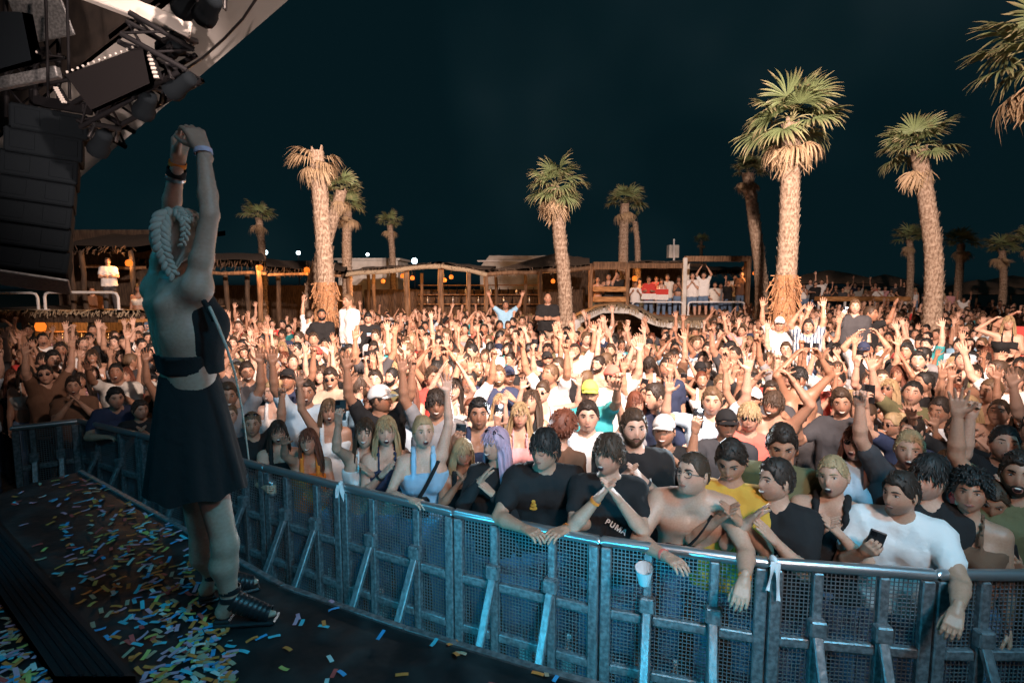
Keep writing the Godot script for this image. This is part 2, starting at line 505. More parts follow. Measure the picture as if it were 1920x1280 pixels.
func stage_canopy() -> void:
	var t := thing("stage_canopy", "pale stretched canopy rising over the stage corner with a brown underside", "canopy", at(150, 332, 8.0))
	var outer := [at(700, -140, 3.8), at(540, 0, 4.6), at(430, 95, 5.4), at(340, 172, 6.2), at(240, 256, 7.0), at(150, 332, 8.0), at(60, 412, 9.0), at(-60, 520, 10.2)]
	var inner := [at(540, -210, 4.1), at(420, -75, 5.0), at(305, 15, 5.9), at(205, 88, 6.7), at(105, 165, 7.5), at(15, 245, 8.5), at(-80, 325, 9.5), at(-200, 430, 10.7)]
	var pts := []
	for row in 2:
		for k in outer.size():
			pts.append(outer[k] if row == 0 else inner[k])
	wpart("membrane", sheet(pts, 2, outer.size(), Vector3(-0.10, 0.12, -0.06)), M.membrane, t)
	var deep := [at(560, -400, 5.0), at(300, -300, 5.9), at(160, -200, 6.7), at(20, -160, 7.5), at(-160, -100, 8.3), at(-260, 0, 9.1), at(-360, 100, 9.8), at(-480, 250, 10.8)]
	pts = []
	for row in 2:
		for k in outer.size():
			pts.append(inner[k] + Vector3(0.02, 0.05, 0.02) if row == 0 else deep[k])
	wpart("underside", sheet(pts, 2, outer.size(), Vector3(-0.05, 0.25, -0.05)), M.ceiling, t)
	wpart("beam", bar_soup(at(150, -22, 4.9), at(358, 58, 5.3), 0.10, 0.14, Color.WHITE, Vector3.UP, 0.01), M.membrane, t)
	wpart("beam", bar_soup(at(-60, 300, 7.0), at(60, 318, 7.4), 0.10, 0.16, Color.WHITE, Vector3.UP, 0.01), M.galvanised, t)
	wpart("beam", bar_soup(at(-40, 165, 6.3), at(110, 135, 6.3), 0.08, 0.12, Color.WHITE, Vector3.UP, 0.01), M.galvanised, t)
	# pale panel seen between the trusses
	wpart("skylight_panel", box_soup(Transform3D(Basis(Vector3(0.55, 0.1, 0), Vector3(-0.1, 0.5, 0.1), Vector3(0, 0, 0.03)), at(75, 25, 6.4)), Color.WHITE, 0.01), M.galvanised, t)
	# cable along the membrane
	var cable := thing("power_cable", "black cable sagging along the pale canopy edge", "cable", at(420, 70, 5.1))
	wpart("cable_run", tube_soup([at(485, -10, 4.75), at(455, 35, 4.9), at(420, 72, 5.1), at(380, 108, 5.3), at(350, 128, 5.45)], [0.012, 0.012, 0.012, 0.012, 0.012], 6, Color.WHITE), M.black_plastic, cable)
	var c2 := thing("power_cable", "black cable looped beside the hanging loudspeakers", "cable", at(20, 470, 6.6))
	wpart("cable_run", tube_soup([at(30, 440, 6.5), at(8, 455, 6.5), at(2, 480, 6.5), at(10, 498, 6.5), at(30, 490, 6.5), at(26, 465, 6.5), at(40, 440, 6.5)], [0.012, 0.012, 0.012, 0.012, 0.012, 0.012, 0.012], 6, Color.WHITE), M.black_plastic, c2)
	# trusses
	var tr := thing("lighting_truss", "black lattice truss under the canopy that carries the stage lights", "truss", at(250, 170, 5.6))
	lattice(tr, at(168, 222, 5.7), at(352, 118, 5.3), 0.24, Vector3.UP)
	lattice(tr, at(352, 118, 5.3), at(230, 50, 5.0), 0.2, Vector3.UP)
	lattice(tr, at(160, 215, 5.9), at(238, 258, 6.0), 0.18, Vector3.UP)
	var tv := thing("rigging_truss", "upright black lattice truss behind the hanging loudspeakers", "truss", at(70, 100, 6.5))
	lattice(tv, at(60, -60, 6.6), at(62, 230, 6.6), 0.32, Vector3.BACK)
	lattice(tv, at(-60, 150, 6.5), at(110, 120, 6.5), 0.24, Vector3.UP)
	# LED wall panel
	var lp := thing("led_screen", "dark grey LED panel tilted under the canopy", "LED panel", at(200, 145, 5.2))
	var q := [at(122, 140, 5.2), at(266, 86, 5.0), at(280, 156, 5.0), at(170, 206, 5.2)]
	wpart("panel_face", sheet([q[0], q[1], q[3], q[2]], 2, 2, Vector3(-0.02, 0.02, -0.10)), M.led_face, lp)
	for k in 14:
		wpart("edge_light", ball_soup(Transform3D(Basis.from_scale(Vector3(0.012, 0.012, 0.012)), (q[0] as Vector3).lerp(q[1], (k + 0.5) / 14.0) + Vector3(0, 0.012, 0.01)), 5, 6, Color.WHITE), M.membrane, lp)
	var lp2 := thing("led_screen", "dark LED panel cut off by the picture edge, above the loudspeakers", "LED panel", at(0, 60, 5.6))
	wpart("panel_face", sheet([at(-80, 20, 5.6), at(40, 22, 5.5), at(-60, 145, 5.6), at(58, 112, 5.5)], 2, 2, Vector3(0.02, 0.02, -0.10)), M.speaker, lp2)
	for side in [[at(50, 40, 5.6), at(72, 105, 5.6)], [at(280, 95, 5.1), at(298, 150, 5.1)], [at(108, 165, 5.7), at(125, 195, 5.7)]]:
		var bl := thing("led_strip", "pale segmented light strip standing at x" , "light strip", side[0])
		bl.set_meta("label", ["segmented light strip hanging beside the upper dark panel", "segmented light strip at the lamp end of the tilted panel", "short segmented light strip above the loudspeaker stack"][NAMES["led_strip"] - 1])
		wpart("strip_body", bar_soup(side[0], side[1], 0.06, 0.05, Color.WHITE, Vector3.UP, 0.008), M.black_metal, bl)
		for k in 7:
			wpart("segment", box_soup(Transform3D(Basis.from_scale(Vector3(0.04, 0.024, 0.03)), (side[0] as Vector3).lerp(side[1], (k + 0.5) / 7.0) + Vector3(0.0, 0.0, 0.03)), Color.WHITE, 0.004), M.membrane, bl)
	moving_head(at(190, 266, 5.6), at(120, 420, 6.4), at(200, 238, 5.6), "black moving head light hanging lowest below the truss")
	moving_head(at(274, 195, 5.4), at(220, 330, 6.2), at(285, 164, 5.4), "black moving head light hanging in the middle of the truss")
	moving_head(at(340, 158, 5.3), at(230, 235, 5.6), at(330, 128, 5.3), "moving head light at the outer truss end, turned sideways")
	moving_head(at(325, 88, 5.3), at(230, 120, 5.8), at(345, 70, 5.3), "black stage light tucked under the pale beam end")
	moving_head(at(392, 14, 4.8), at(330, 120, 5.4), at(400, -18, 4.8), "black stage light at the top beside the canopy edge")
	moving_head(at(352, 0, 4.9), at(290, 110, 5.5), at(360, -30, 4.9), "second black stage light at the top, nearer the pale beam")
	# line array
	var la := thing("line_array_speaker", "tall hanging stack of black loudspeakers lit teal from below", "loudspeaker", at(75, 520, 6.0))
	var n := 7
	for k in n:
		var f := float(k) / (n - 1)
		var c := at(lerpf(96, 62, f) - 8.0 * sin(f * PI), lerpf(236, 496, f), 6.0)
		var tilt := Basis.from_euler(Vector3(lerpf(0.02, -0.28, f), 0.62, lerpf(-0.06, -0.16, f)))
		var cab := soup()
		var box := box_soup(Transform3D(tilt * Basis.from_scale(Vector3(0.62, 0.245, 0.46)), c), Color.WHITE, 0.015)
		soup_join(cab, box)
		var mi := wpart("cabinet", cab, M.speaker, la)
		for sg in [-1.0, 1.0]:
			var port := box_soup(Transform3D(tilt * Basis.from_scale(Vector3(0.20, 0.17, 0.02)), c + tilt * Vector3(sg * 0.17, 0, 0.226)), Color.WHITE, 0.008)
			var pm := part("grille", soup_mesh(port), M.speaker, mi)
	wpart("bumper_frame", bar_soup(at(70, 190, 6.0), at(165, 205, 5.7), 0.10, 0.10, Color.WHITE, Vector3.UP, 0.01), M.black_metal, la)
	for k in 2:
		wpart("chain", tube_soup([at(90 + k * 40, 185, 6.0 - k * 0.15), at(84 + k * 40, -40, 6.0 - k * 0.15)], [0.014, 0.014], 6, Color.WHITE), M.black_metal, la)
	wpart("bottom_plate", box_soup(Transform3D(Basis.from_euler(Vector3(-0.35, 0.62, -0.2)) * Basis.from_scale(Vector3(0.66, 0.03, 0.44)), at(58, 528, 6.0)), Color.WHITE, 0.008), M.galvanised, la)

# ---------------------------------------------------------------- meshing helpers
# A "soup" is [vertices, normals, colours, indices]
func soup() -> Array:
	return [PackedVector3Array(), PackedVector3Array(), PackedColorArray(), PackedInt32Array()]

func soup_add(s: Array, v: PackedVector3Array, n: PackedVector3Array, idx: PackedInt32Array, col: Color, t := Transform3D()) -> void:
	var base: int = s[0].size()
	s[0].append_array(t * v)
	var b := t.basis.orthonormalized()
	if t.basis.determinant() < 0.0:
		b = Basis(t.basis.x.normalized(), t.basis.y.normalized(), t.basis.z.normalized())
	s[1].append_array(Transform3D(b, Vector3.ZERO) * n)
	var c := PackedColorArray()
	c.resize(v.size())
	c.fill(col)
	s[2].append_array(c)
	var k := PackedInt32Array()
	k.resize(idx.size())
	for i in idx.size():
		k[i] = idx[i] + base
	s[3].append_array(k)

func soup_join(s: Array, o: Array, t := Transform3D()) -> void:
	var base: int = s[0].size()
	s[0].append_array(t * (o[0] as PackedVector3Array))
	var b := Basis(t.basis.x.normalized(), t.basis.y.normalized(), t.basis.z.normalized())
	s[1].append_array(Transform3D(b, Vector3.ZERO) * (o[1] as PackedVector3Array))
	s[2].append_array(o[2])
	var src: PackedInt32Array = o[3]
	var k := PackedInt32Array()
	k.resize(src.size())
	for i in src.size():
		k[i] = src[i] + base
	if t.basis.determinant() < 0.0:
		k.reverse()
	s[3].append_array(k)

func soup_mesh(s: Array, m: Material = null, onto: ArrayMesh = null) -> ArrayMesh:
	var am := onto if onto else ArrayMesh.new()
	if s[0].size() == 0:
		return am
	var a := []
	a.resize(Mesh.ARRAY_MAX)
	a[Mesh.ARRAY_VERTEX] = s[0]
	a[Mesh.ARRAY_NORMAL] = s[1]
	a[Mesh.ARRAY_COLOR] = s[2]
	a[Mesh.ARRAY_INDEX] = s[3]
	am.add_surface_from_arrays(Mesh.PRIMITIVE_TRIANGLES, a)
	if m:
		am.surface_set_material(am.get_surface_count() - 1, m)
	return am

func smooth_normals(v: PackedVector3Array, idx: PackedInt32Array) -> PackedVector3Array:
	var n := PackedVector3Array()
	n.resize(v.size())
	for i in range(0, idx.size(), 3):
		var a := idx[i]
		var b := idx[i + 1]
		var c := idx[i + 2]
		var f := (v[c] - v[a]).cross(v[b] - v[a])
		n[a] += f
		n[b] += f
		n[c] += f
	for i in n.size():
		n[i] = n[i].normalized()
	return n

# a grid of rows x columns of points becomes a smooth sheet (closed round the columns when wrap)
func grid_soup(pts: PackedVector3Array, rows: int, cols: int, wrap: bool, col: Color, flip := false) -> Array:
	var idx := PackedInt32Array()
	var last := cols if wrap else cols - 1
	for i in rows - 1:
		for j in last:
			var a := i * cols + j
			var b := i * cols + (j + 1) % cols
			var c := a + cols
			var d := b + cols
			if flip:
				idx.append_array([a, c, b, b, c, d])
			else:
				idx.append_array([a, b, c, b, d, c])
	var colors := PackedColorArray()
	colors.resize(pts.size())
	colors.fill(col)
	return [pts, smooth_normals(pts, idx), colors, idx]

# a tube through points with radii (round caps are pinched ends)
func tube_soup(path: Array, radii: Array, sides: int, col: Color, flat_up := 1.0) -> Array:
	var pts := PackedVector3Array()
	var n := path.size()
	var side := Vector3.RIGHT
	for i in n:
		var p: Vector3 = path[i]
		var d: Vector3 = ((path[mini(i + 1, n - 1)] as Vector3) - (path[maxi(i - 1, 0)] as Vector3)).normalized()
		if i == 0:
			side = d.cross(Vector3.UP) if absf(d.y) < 0.95 else d.cross(Vector3.RIGHT)
		side = (side - d * side.dot(d)).normalized()
		var up := side.cross(d)
		for j in sides:
			var a := TAU * j / sides
			var r: float = radii[i]
			pts.append(p + side * cos(a) * r + up * sin(a) * r * flat_up)
	var s := grid_soup(pts, n, sides, true, col, true)
	# end caps
	for e in [0, n - 1]:
		var c0: int = s[0].size()
		var dirn: Vector3 = ((path[1] as Vector3) - (path[0] as Vector3)).normalized() * -1.0 if e == 0 else ((path[n - 1] as Vector3) - (path[n - 2] as Vector3)).normalized()
		for j in sides:
			s[0].append(pts[e * sides + j])
			s[1].append(dirn)
			s[2].append(col)
		for j in range(1, sides - 1):
			if e == 0:
				s[3].append_array([c0, c0 + j, c0 + j + 1])
			else:
				s[3].append_array([c0, c0 + j + 1, c0 + j])
	return s

# a box between two points (square bar), w x h in section
func bar_soup(a: Vector3, b: Vector3, w: float, h: float, col := Color.WHITE, up := Vector3.UP, cut := 0.0) -> Array:
	var d := (b - a).normalized()
	var side := d.cross(up)
	if side.length() < 0.05:
		side = d.cross(Vector3.RIGHT)
	side = side.normalized()
	var u := side.cross(d)
	return box_soup(Transform3D(Basis(side * w, u * h, -d * a.distance_to(b)), (a + b) * 0.5), col, cut)

var BOX_CACHE := {}
# unit cube carried by a transform; edges chamfered by "cut" metres
func box_soup(t: Transform3D, col := Color.WHITE, cut := 0.0) -> Array:
	var s := soup()
	var lx := t.basis.x.length()
	var ly := t.basis.y.length()
	var lz := t.basis.z.length()
	var c := minf(cut, minf(lx, minf(ly, lz)) * 0.4)
	var ax := [t.basis.x / lx, t.basis.y / ly, t.basis.z / lz]
	var h := [lx * 0.5, ly * 0.5, lz * 0.5]
	var quads := []
	for k in 3:
		var a: int = (k + 1) % 3
		var b: int = (k + 2) % 3
		for sg in [-1.0, 1.0]:
			var nn: Vector3 = ax[k] * sg
			var q := []
			for e in [[-1, -1], [1, -1], [1, 1], [-1, 1]]:
				q.append(t.origin + nn * h[k] + ax[a] * (h[a] - c) * e[0] + ax[b] * (h[b] - c) * e[1])
			quads.append([q, nn])
			if c > 0.0 and sg > 0.0:
				for s1 in [-1.0, 1.0]:
					for s2 in [-1.0, 1.0]:
						var e1 := []
						for w in [-1.0, 1.0]:
							var along: Vector3 = ax[k] * (h[k] - c) * w
							e1.append(t.origin + along + ax[a] * h[a] * s1 + ax[b] * (h[b] - c) * s2)
							e1.append(t.origin + along + ax[a] * (h[a] - c) * s1 + ax[b] * h[b] * s2)
						quads.append([[e1[0], e1[1], e1[3], e1[2]], (ax[a] * s1 + ax[b] * s2).normalized()])
	for q in quads:
		var p: Array = q[0]
		var nn: Vector3 = q[1]
		var base: int = s[0].size()
		for k in 4:
			s[0].append(p[k])
			s[1].append(nn)
			s[2].append(col)
		var f: Vector3 = (p[2] - p[0]).cross(p[1] - p[0])
		if f.dot(nn) > 0.0:
			s[3].append_array([base, base + 1, base + 2, base, base + 2, base + 3])
		else:
			s[3].append_array([base, base + 2, base + 1, base, base + 3, base + 2])
	return s

func ball_soup(t: Transform3D, rows: int, cols: int, col: Color) -> Array:
	var pts := PackedVector3Array()
	for i in rows + 1:
		var th := PI * i / rows
		for j in cols:
			var a := TAU * j / cols
			pts.append(Vector3(sin(th) * sin(a), cos(th), sin(th) * cos(a)))
	var s := grid_soup(t * pts, rows + 1, cols, true, col)
	if t.basis.determinant() < 0.0:
		for i in s[1].size():
			s[1][i] = -s[1][i]
	return s

func lathe_soup(profile: Array, cols: int, col: Color, t := Transform3D()) -> Array:
	var pts := PackedVector3Array()
	for p in profile:
		for j in cols:
			var a := TAU * j / cols
			pts.append(t * Vector3(sin(a) * p.x, p.y, cos(a) * p.x))
	return grid_soup(pts, profile.size(), cols, true, col, profile[0].y < profile[profile.size() - 1].y)

# ---------------------------------------------------------------- bodies: a field of tapered capsules, meshed as surface nets
# bones: [a, b, radius at a, radius at b, region, k]
func nets(bones: Array, cell: float, floor_y := -100.0, cut_lo := -100.0, cut_hi := 100.0) -> Dictionary:
	var lo := Vector3(1e9, 1e9, 1e9)
	var hi := -lo
	for b in bones:
		for e in 2:
			var r: float = b[2 + e]
			lo = lo.min(b[e] - Vector3(r, r, r))
			hi = hi.max(b[e] + Vector3(r, r, r))
	lo.y = maxf(lo.y, floor_y)
	lo -= Vector3.ONE * cell * 2.5
	hi += Vector3.ONE * cell * 2.5
	var nx := int((hi.x - lo.x) / cell) + 2
	var ny := int((hi.y - lo.y) / cell) + 2
	var nz := int((hi.z - lo.z) / cell) + 2
	var D := PackedFloat32Array()
	D.resize(nx * ny * nz)
	D.fill(1.0)
	var M := PackedFloat32Array()
	M.resize(nx * ny * nz)
	M.fill(1.0)
	var R := PackedByteArray()
	R.resize(nx * ny * nz)
	var sy := nx
	var sz := nx * ny
	var cutting := cut_lo > -50.0
	for b in bones:
		var a: Vector3 = b[0]
		if cutting and b[4] >= 10:
			cutting = false
			cut_field(D, lo, cell, nx, ny, nz, -100.0, cut_hi)
		var ba: Vector3 = b[1] - a
		var ra: float = b[2]
		var dr: float = b[3] - ra
		var reg: int = b[4] % 10
		var k: float = b[5]
		var limit := cell * 2.0 + k * 0.4
		var rm := maxf(ra, ra + dr) + limit
		var l2 := maxf(ba.length_squared(), 1e-9)
		var blo := (a.min(a + ba) - Vector3(rm, rm, rm) - lo) / cell
		var bhi := (a.max(a + ba) + Vector3(rm, rm, rm) - lo) / cell
		var x0 := maxi(0, int(blo.x))
		var x1 := mini(nx - 1, int(bhi.x) + 1)
		var y0 := maxi(0, int(blo.y))
		var y1 := mini(ny - 1, int(bhi.y) + 1)
		var z0 := maxi(0, int(blo.z))
		var z1 := mini(nz - 1, int(bhi.z) + 1)
		var dt := ba.x * cell / l2
		for z in range(z0, z1 + 1):
			var pz := lo.z + z * cell - a.z
			for y in range(y0, y1 + 1):
				var py := lo.y + y * cell - a.y
				var at := z * sz + y * sy + x0
				var px := lo.x + x0 * cell - a.x
				var t := (px * ba.x + py * ba.y + pz * ba.z) / l2
				for x in range(x0, x1 + 1):
					var tc := clampf(t, 0.0, 1.0)
					var ex := px - ba.x * tc
					var ey := py - ba.y * tc
					var ez := pz - ba.z * tc
					var d := sqrt(ex * ex + ey * ey + ez * ez) - ra - dr * tc
					if d < limit:
						var o := D[at]
						if d < M[at]:
							M[at] = d
							R[at] = reg
						var h := k - absf(d - o)
						D[at] = minf(d, o) - (h * h / (4.0 * k) if h > 0.0 else 0.0)
					at += 1
					px += cell
					t += dt
	if cut_lo > -50.0:
		cut_field(D, lo, cell, nx, ny, nz, cut_lo, cut_hi if cutting else 100.0)
	# one vertex in each crossed cell
	var ids := {}
	var verts := PackedVector3Array()
	var norms := PackedVector3Array()
	var regs := PackedByteArray()
	var corner := PackedInt32Array([0, 1, sy, sy + 1, sz, sz + 1, sz + sy, sz + sy + 1])
	var near := cell * 1.75
	for z in nz - 1:
		for y in ny - 1:
			var at := z * sz + y * sy
			for x in nx - 1:
				var d0 := D[at]
				if d0 < near and d0 > -near:
					var d1 := D[at + 1]
					var d2 := D[at + sy]
					var d3 := D[at + sy + 1]
					var d4 := D[at + sz]
					var d5 := D[at + sz + 1]
					var d6 := D[at + sz + sy]
					var d7 := D[at + sz + sy + 1]
					var mn := minf(minf(minf(d0, d1), minf(d2, d3)), minf(minf(d4, d5), minf(d6, d7)))
					var mx := maxf(maxf(maxf(d0, d1), maxf(d2, d3)), maxf(maxf(d4, d5), maxf(d6, d7)))
					if mn < 0.0 and mx >= 0.0:
						var g := Vector3(d1 + d3 + d5 + d7 - d0 - d2 - d4 - d6, d2 + d3 + d6 + d7 - d0 - d1 - d4 - d5, d4 + d5 + d6 + d7 - d0 - d1 - d2 - d3) * 0.25
						var mid := (d0 + d1 + d2 + d3 + d4 + d5 + d6 + d7) * 0.125
						var gl := g.length_squared()
						var off := -g * (mid / maxf(gl, 1e-9))
						off = off.clamp(Vector3(-0.5, -0.5, -0.5), Vector3(0.5, 0.5, 0.5))
						ids[at] = verts.size()
						verts.append(lo + (Vector3(x, y, z) + Vector3(0.5, 0.5, 0.5) + off) * cell)
						norms.append(g.normalized())
						var best := 9.0
						var br := 0
						for c in corner:
							var dd := absf(D[at + c])
							if dd < best:
								best = dd
								br = R[at + c]
						regs.append(br)
				at += 1
	var faces := {}
	for at in ids:
		var d0 := D[at]
		var i0: int = ids[at]
		for k in 3:
			var st: int = [1, sy, sz][k]
			var u: int = [sy, sz, 1][k]
			var w: int = [sz, 1, sy][k]
			var d1 := D[at + st]
			if (d0 < 0.0) == (d1 < 0.0):
				continue
			if not (ids.has(at - u) and ids.has(at - w) and ids.has(at - u - w)):
				continue
			var i1: int = ids[at - u]
			var i2: int = ids[at - u - w]
			var i3: int = ids[at - w]
			var rg: int = regs[i0]
			if regs[i1] == regs[i2]:
				rg = regs[i1]
			elif regs[i2] == regs[i3]:
				rg = regs[i3]
			if not faces.has(rg):
				faces[rg] = PackedInt32Array()
			if d0 < 0.0:
				faces[rg].append_array(PackedInt32Array([i0, i2, i1, i0, i3, i2]))
			else:
				faces[rg].append_array(PackedInt32Array([i0, i1, i2, i0, i2, i3]))
	var out := {}
	for rg in faces:
		var remap := {}
		var v := PackedVector3Array()
		var n := PackedVector3Array()
		var idx := PackedInt32Array()
		for i in faces[rg]:
			if not remap.has(i):
				remap[i] = v.size()
				v.append(verts[i])
				n.append(norms[i])
			idx.append(remap[i])
		var c := PackedColorArray()
		c.resize(v.size())
		c.fill(Color.WHITE)
		out[rg] = [v, n, c, idx]
	return out

func cut_field(D: PackedFloat32Array, lo: Vector3, cell: float, nx: int, ny: int, nz: int, below: float, above: float) -> void:
	for y in ny:
		var h := lo.y + y * cell
		var d := maxf(below - h, h - above)
		if d < -cell * 2.5:
			continue
		for z in nz:
			var at := z * nx * ny + y * nx
			for x in nx:
				D[at + x] = maxf(D[at + x], d)

# ---------------------------------------------------------------- people
const SKIN := 0
const SHIRT := 1
const PANTS := 2
const SHOES := 3

var JAW := 0.22
var NOSE := 0.021
var CHIN := 0.008
# front surface of a head, and its outline, in head space (centre of the skull, y up, face towards +z)
func head_xyz(a: float, th: float) -> Vector3:
	var y := cos(th) * 0.118
	var r := pow(maxf(sin(th), 0.0), 0.82)
	var f := clampf((-0.015 - y) / 0.1, 0.0, 1.0)
	var wx := 0.077 * (1.0 - JAW * f * f) * (1.0 - 0.05 * clampf(y / 0.1, 0.0, 1.0))
	var x := sin(a) * r * wx
	var ca := cos(a)
	var z := ca * r * (0.094 if ca > 0.0 else 0.104 * (1.0 - 0.5 * f))
	if ca > 0.0:
		z += ca * 0.012 * f
		z -= 0.009 * (exp(-pow((absf(x) - 0.031) / 0.016, 2.0) - pow((y - 0.008) / 0.013, 2.0)))
		z += 0.005 * exp(-pow((y - 0.031) / 0.012, 2.0)) * ca * ca
		z += (NOSE * exp(-pow((y + 0.026) / 0.016, 2.0)) + 0.010 * exp(-pow((y + 0.006) / 0.016, 2.0))) * exp(-pow(x / 0.0125, 2.0))
		z += 0.005 * exp(-pow(x / 0.024, 2.0) - pow((y + 0.058) / 0.011, 2.0))
		z += CHIN * exp(-pow(x / 0.022, 2.0) - pow((y + 0.098) / 0.017, 2.0))
		z += 0.004 * exp(-pow((absf(x) - 0.047) / 0.018, 2.0) - pow((y + 0.02) / 0.018, 2.0))
	return Vector3(x, y, z)

func face_point(x: float, y: float, off := 0.0) -> Vector3:
	var th := acos(clampf(y / 0.118, -1.0, 1.0))
	var r := pow(maxf(sin(th), 0.0), 0.82)
	var f := clampf((-0.015 - y) / 0.1, 0.0, 1.0)
	var wx := 0.077 * (1.0 - JAW * f * f) * (1.0 - 0.05 * clampf(y / 0.1, 0.0, 1.0))
	var p := head_xyz(asin(clampf(x / (wx * r), -0.99, 0.99)), th)
	return Vector3(p.x, p.y, p.z + off)

func col_angle(j: int, cols: int) -> float:
	var s := 2.0 * j / cols - 1.0
	return PI * (0.5 * s + 0.5 * s * s * s)

# returns [skin soup, features soup]; mouth 0 closed, 1 smile with teeth, 2 open wide
func make_head(rows: int, cols: int, mouth: int, brow: Color, lips: Color, stubble := 0.0) -> Array:
	var pts := PackedVector3Array()
	for i in rows + 1:
		var th := PI * i / rows
		for j in cols:
			pts.append(head_xyz(col_angle(j, cols), th))
	var skin := grid_soup(pts, rows + 1, cols, true, Color.WHITE)
	# redder cheeks and nose, stubble on a man's jaw
	for i in pts.size():
		var p := pts[i]
		if p.z > 0.0:
			var c := Color.WHITE
			var red := exp(-pow((absf(p.x) - 0.045) / 0.020, 2.0) - pow((p.y + 0.025) / 0.022, 2.0)) + exp(-pow(p.x / 0.014, 2.0) - pow((p.y + 0.026) / 0.016, 2.0))
			c = c.lerp(Color(0.98, 0.78, 0.74), clampf(red, 0.0, 1.0))
			if stubble > 0.0:
				c = c.lerp(Color(0.62, 0.62, 0.64), stubble * smoothstep(-0.035, -0.055, p.y) * smoothstep(0.0, 0.03, p.z))
			skin[2][i] = c
	for sg in [-1.0, 1.0]:
		soup_join(skin, ball_soup(Transform3D(Basis(Vector3(0.008, 0, 0), Vector3(0, 0.031, 0), Vector3(0, 0, 0.017)), Vector3(sg * 0.079, -0.006, -0.006)), 6, 8, Color.WHITE))
	var ft := soup()
	for sg in [-1.0, 1.0]:
		var e := face_point(sg * 0.031, 0.007)
		soup_join(ft, ball_soup(Transform3D(Basis(Vector3(0.0125, 0, 0), Vector3(0, 0.0048, 0), Vector3(0, 0, 0.006)), e), 6, 10, Color(0.42, 0.39, 0.37)))
		soup_join(ft, ball_soup(Transform3D(Basis(Vector3(0.0058, 0, 0), Vector3(0, 0.0052, 0), Vector3(0, 0, 0.005)), e + Vector3(0, 0.0006, 0.0035)), 6, 8, Color(0.02, 0.014, 0.01)))
		# upper lid line
		soup_join(ft, tube_soup([face_point(sg * 0.016, 0.012, 0.001), face_point(sg * 0.031, 0.0155, 0.002), face_point(sg * 0.046, 0.011, 0.002)], [0.0012, 0.0026, 0.0014], 5, brow.lerp(Color(0.08, 0.04, 0.03), 0.5)))
		soup_join(ft, tube_soup([face_point(sg * 0.013, 0.028, 0.001), face_point(sg * 0.024, 0.0315, 0.002), face_point(sg * 0.038, 0.0325, 0.002), face_point(sg * 0.051, 0.026, 0.001)], [0.0022, 0.0042, 0.0038, 0.0012], 6, brow))
		# nostril
		soup_join(ft, ball_soup(Transform3D(Basis.IDENTITY.scaled(Vector3(0.0035, 0.002, 0.004)), face_point(sg * 0.007, -0.037, -0.001)), 4, 6, Color(0.06, 0.025, 0.02)))
	if mouth == 2:
		soup_join(ft, ball_soup(Transform3D(Basis.IDENTITY.scaled(Vector3(0.023, 0.019, 0.007)), face_point(0, -0.064, -0.0005)), 8, 12, lips))
		soup_join(ft, ball_soup(Transform3D(Basis.IDENTITY.scaled(Vector3(0.0185, 0.0145, 0.007)), face_point(0, -0.064, 0.002)), 8, 12, Color(0.035, 0.008, 0.008)))
		soup_join(ft, ball_soup(Transform3D(Basis.IDENTITY.scaled(Vector3(0.0145, 0.0042, 0.006)), face_point(0, -0.054, 0.0055)), 6, 10, Color(0.7, 0.66, 0.6)))
	elif mouth == 1:
		soup_join(ft, tube_soup([face_point(-0.026, -0.052, 0.0), face_point(-0.013, -0.060, 0.001), face_point(0, -0.0635, 0.001), face_point(0.013, -0.060, 0.001), face_point(0.026, -0.052, 0.0)], [0.003, 0.008, 0.0095, 0.008, 0.003], 8, lips))
		soup_join(ft, tube_soup([face_point(-0.021, -0.053, 0.004), face_point(-0.010, -0.0575, 0.0075), face_point(0, -0.0595, 0.0085), face_point(0.010, -0.0575, 0.0075), face_point(0.021, -0.053, 0.004)], [0.001, 0.0042, 0.005, 0.0042, 0.001], 6, Color(0.72, 0.69, 0.63)))
	else:
		soup_join(ft, tube_soup([face_point(-0.024, -0.058, 0.0), face_point(-0.011, -0.0555, 0.001), face_point(0, -0.057, 0.0012), face_point(0.011, -0.0555, 0.001), face_point(0.024, -0.058, 0.0)], [0.0015, 0.0045, 0.0042, 0.0045, 0.0015], 6, lips))
		soup_join(ft, tube_soup([face_point(-0.019, -0.063, 0.0), face_point(0, -0.0655, 0.001), face_point(0.019, -0.063, 0.0)], [0.002, 0.0052, 0.002], 6, lips))
		soup_join(ft, tube_soup([face_point(-0.023, -0.0598, 0.0025), face_point(0, -0.0608, 0.0055), face_point(0.023, -0.0598, 0.0025)], [0.0008, 0.0014, 0.0008], 4, Color(0.06, 0.02, 0.018)))
	return [skin, ft]

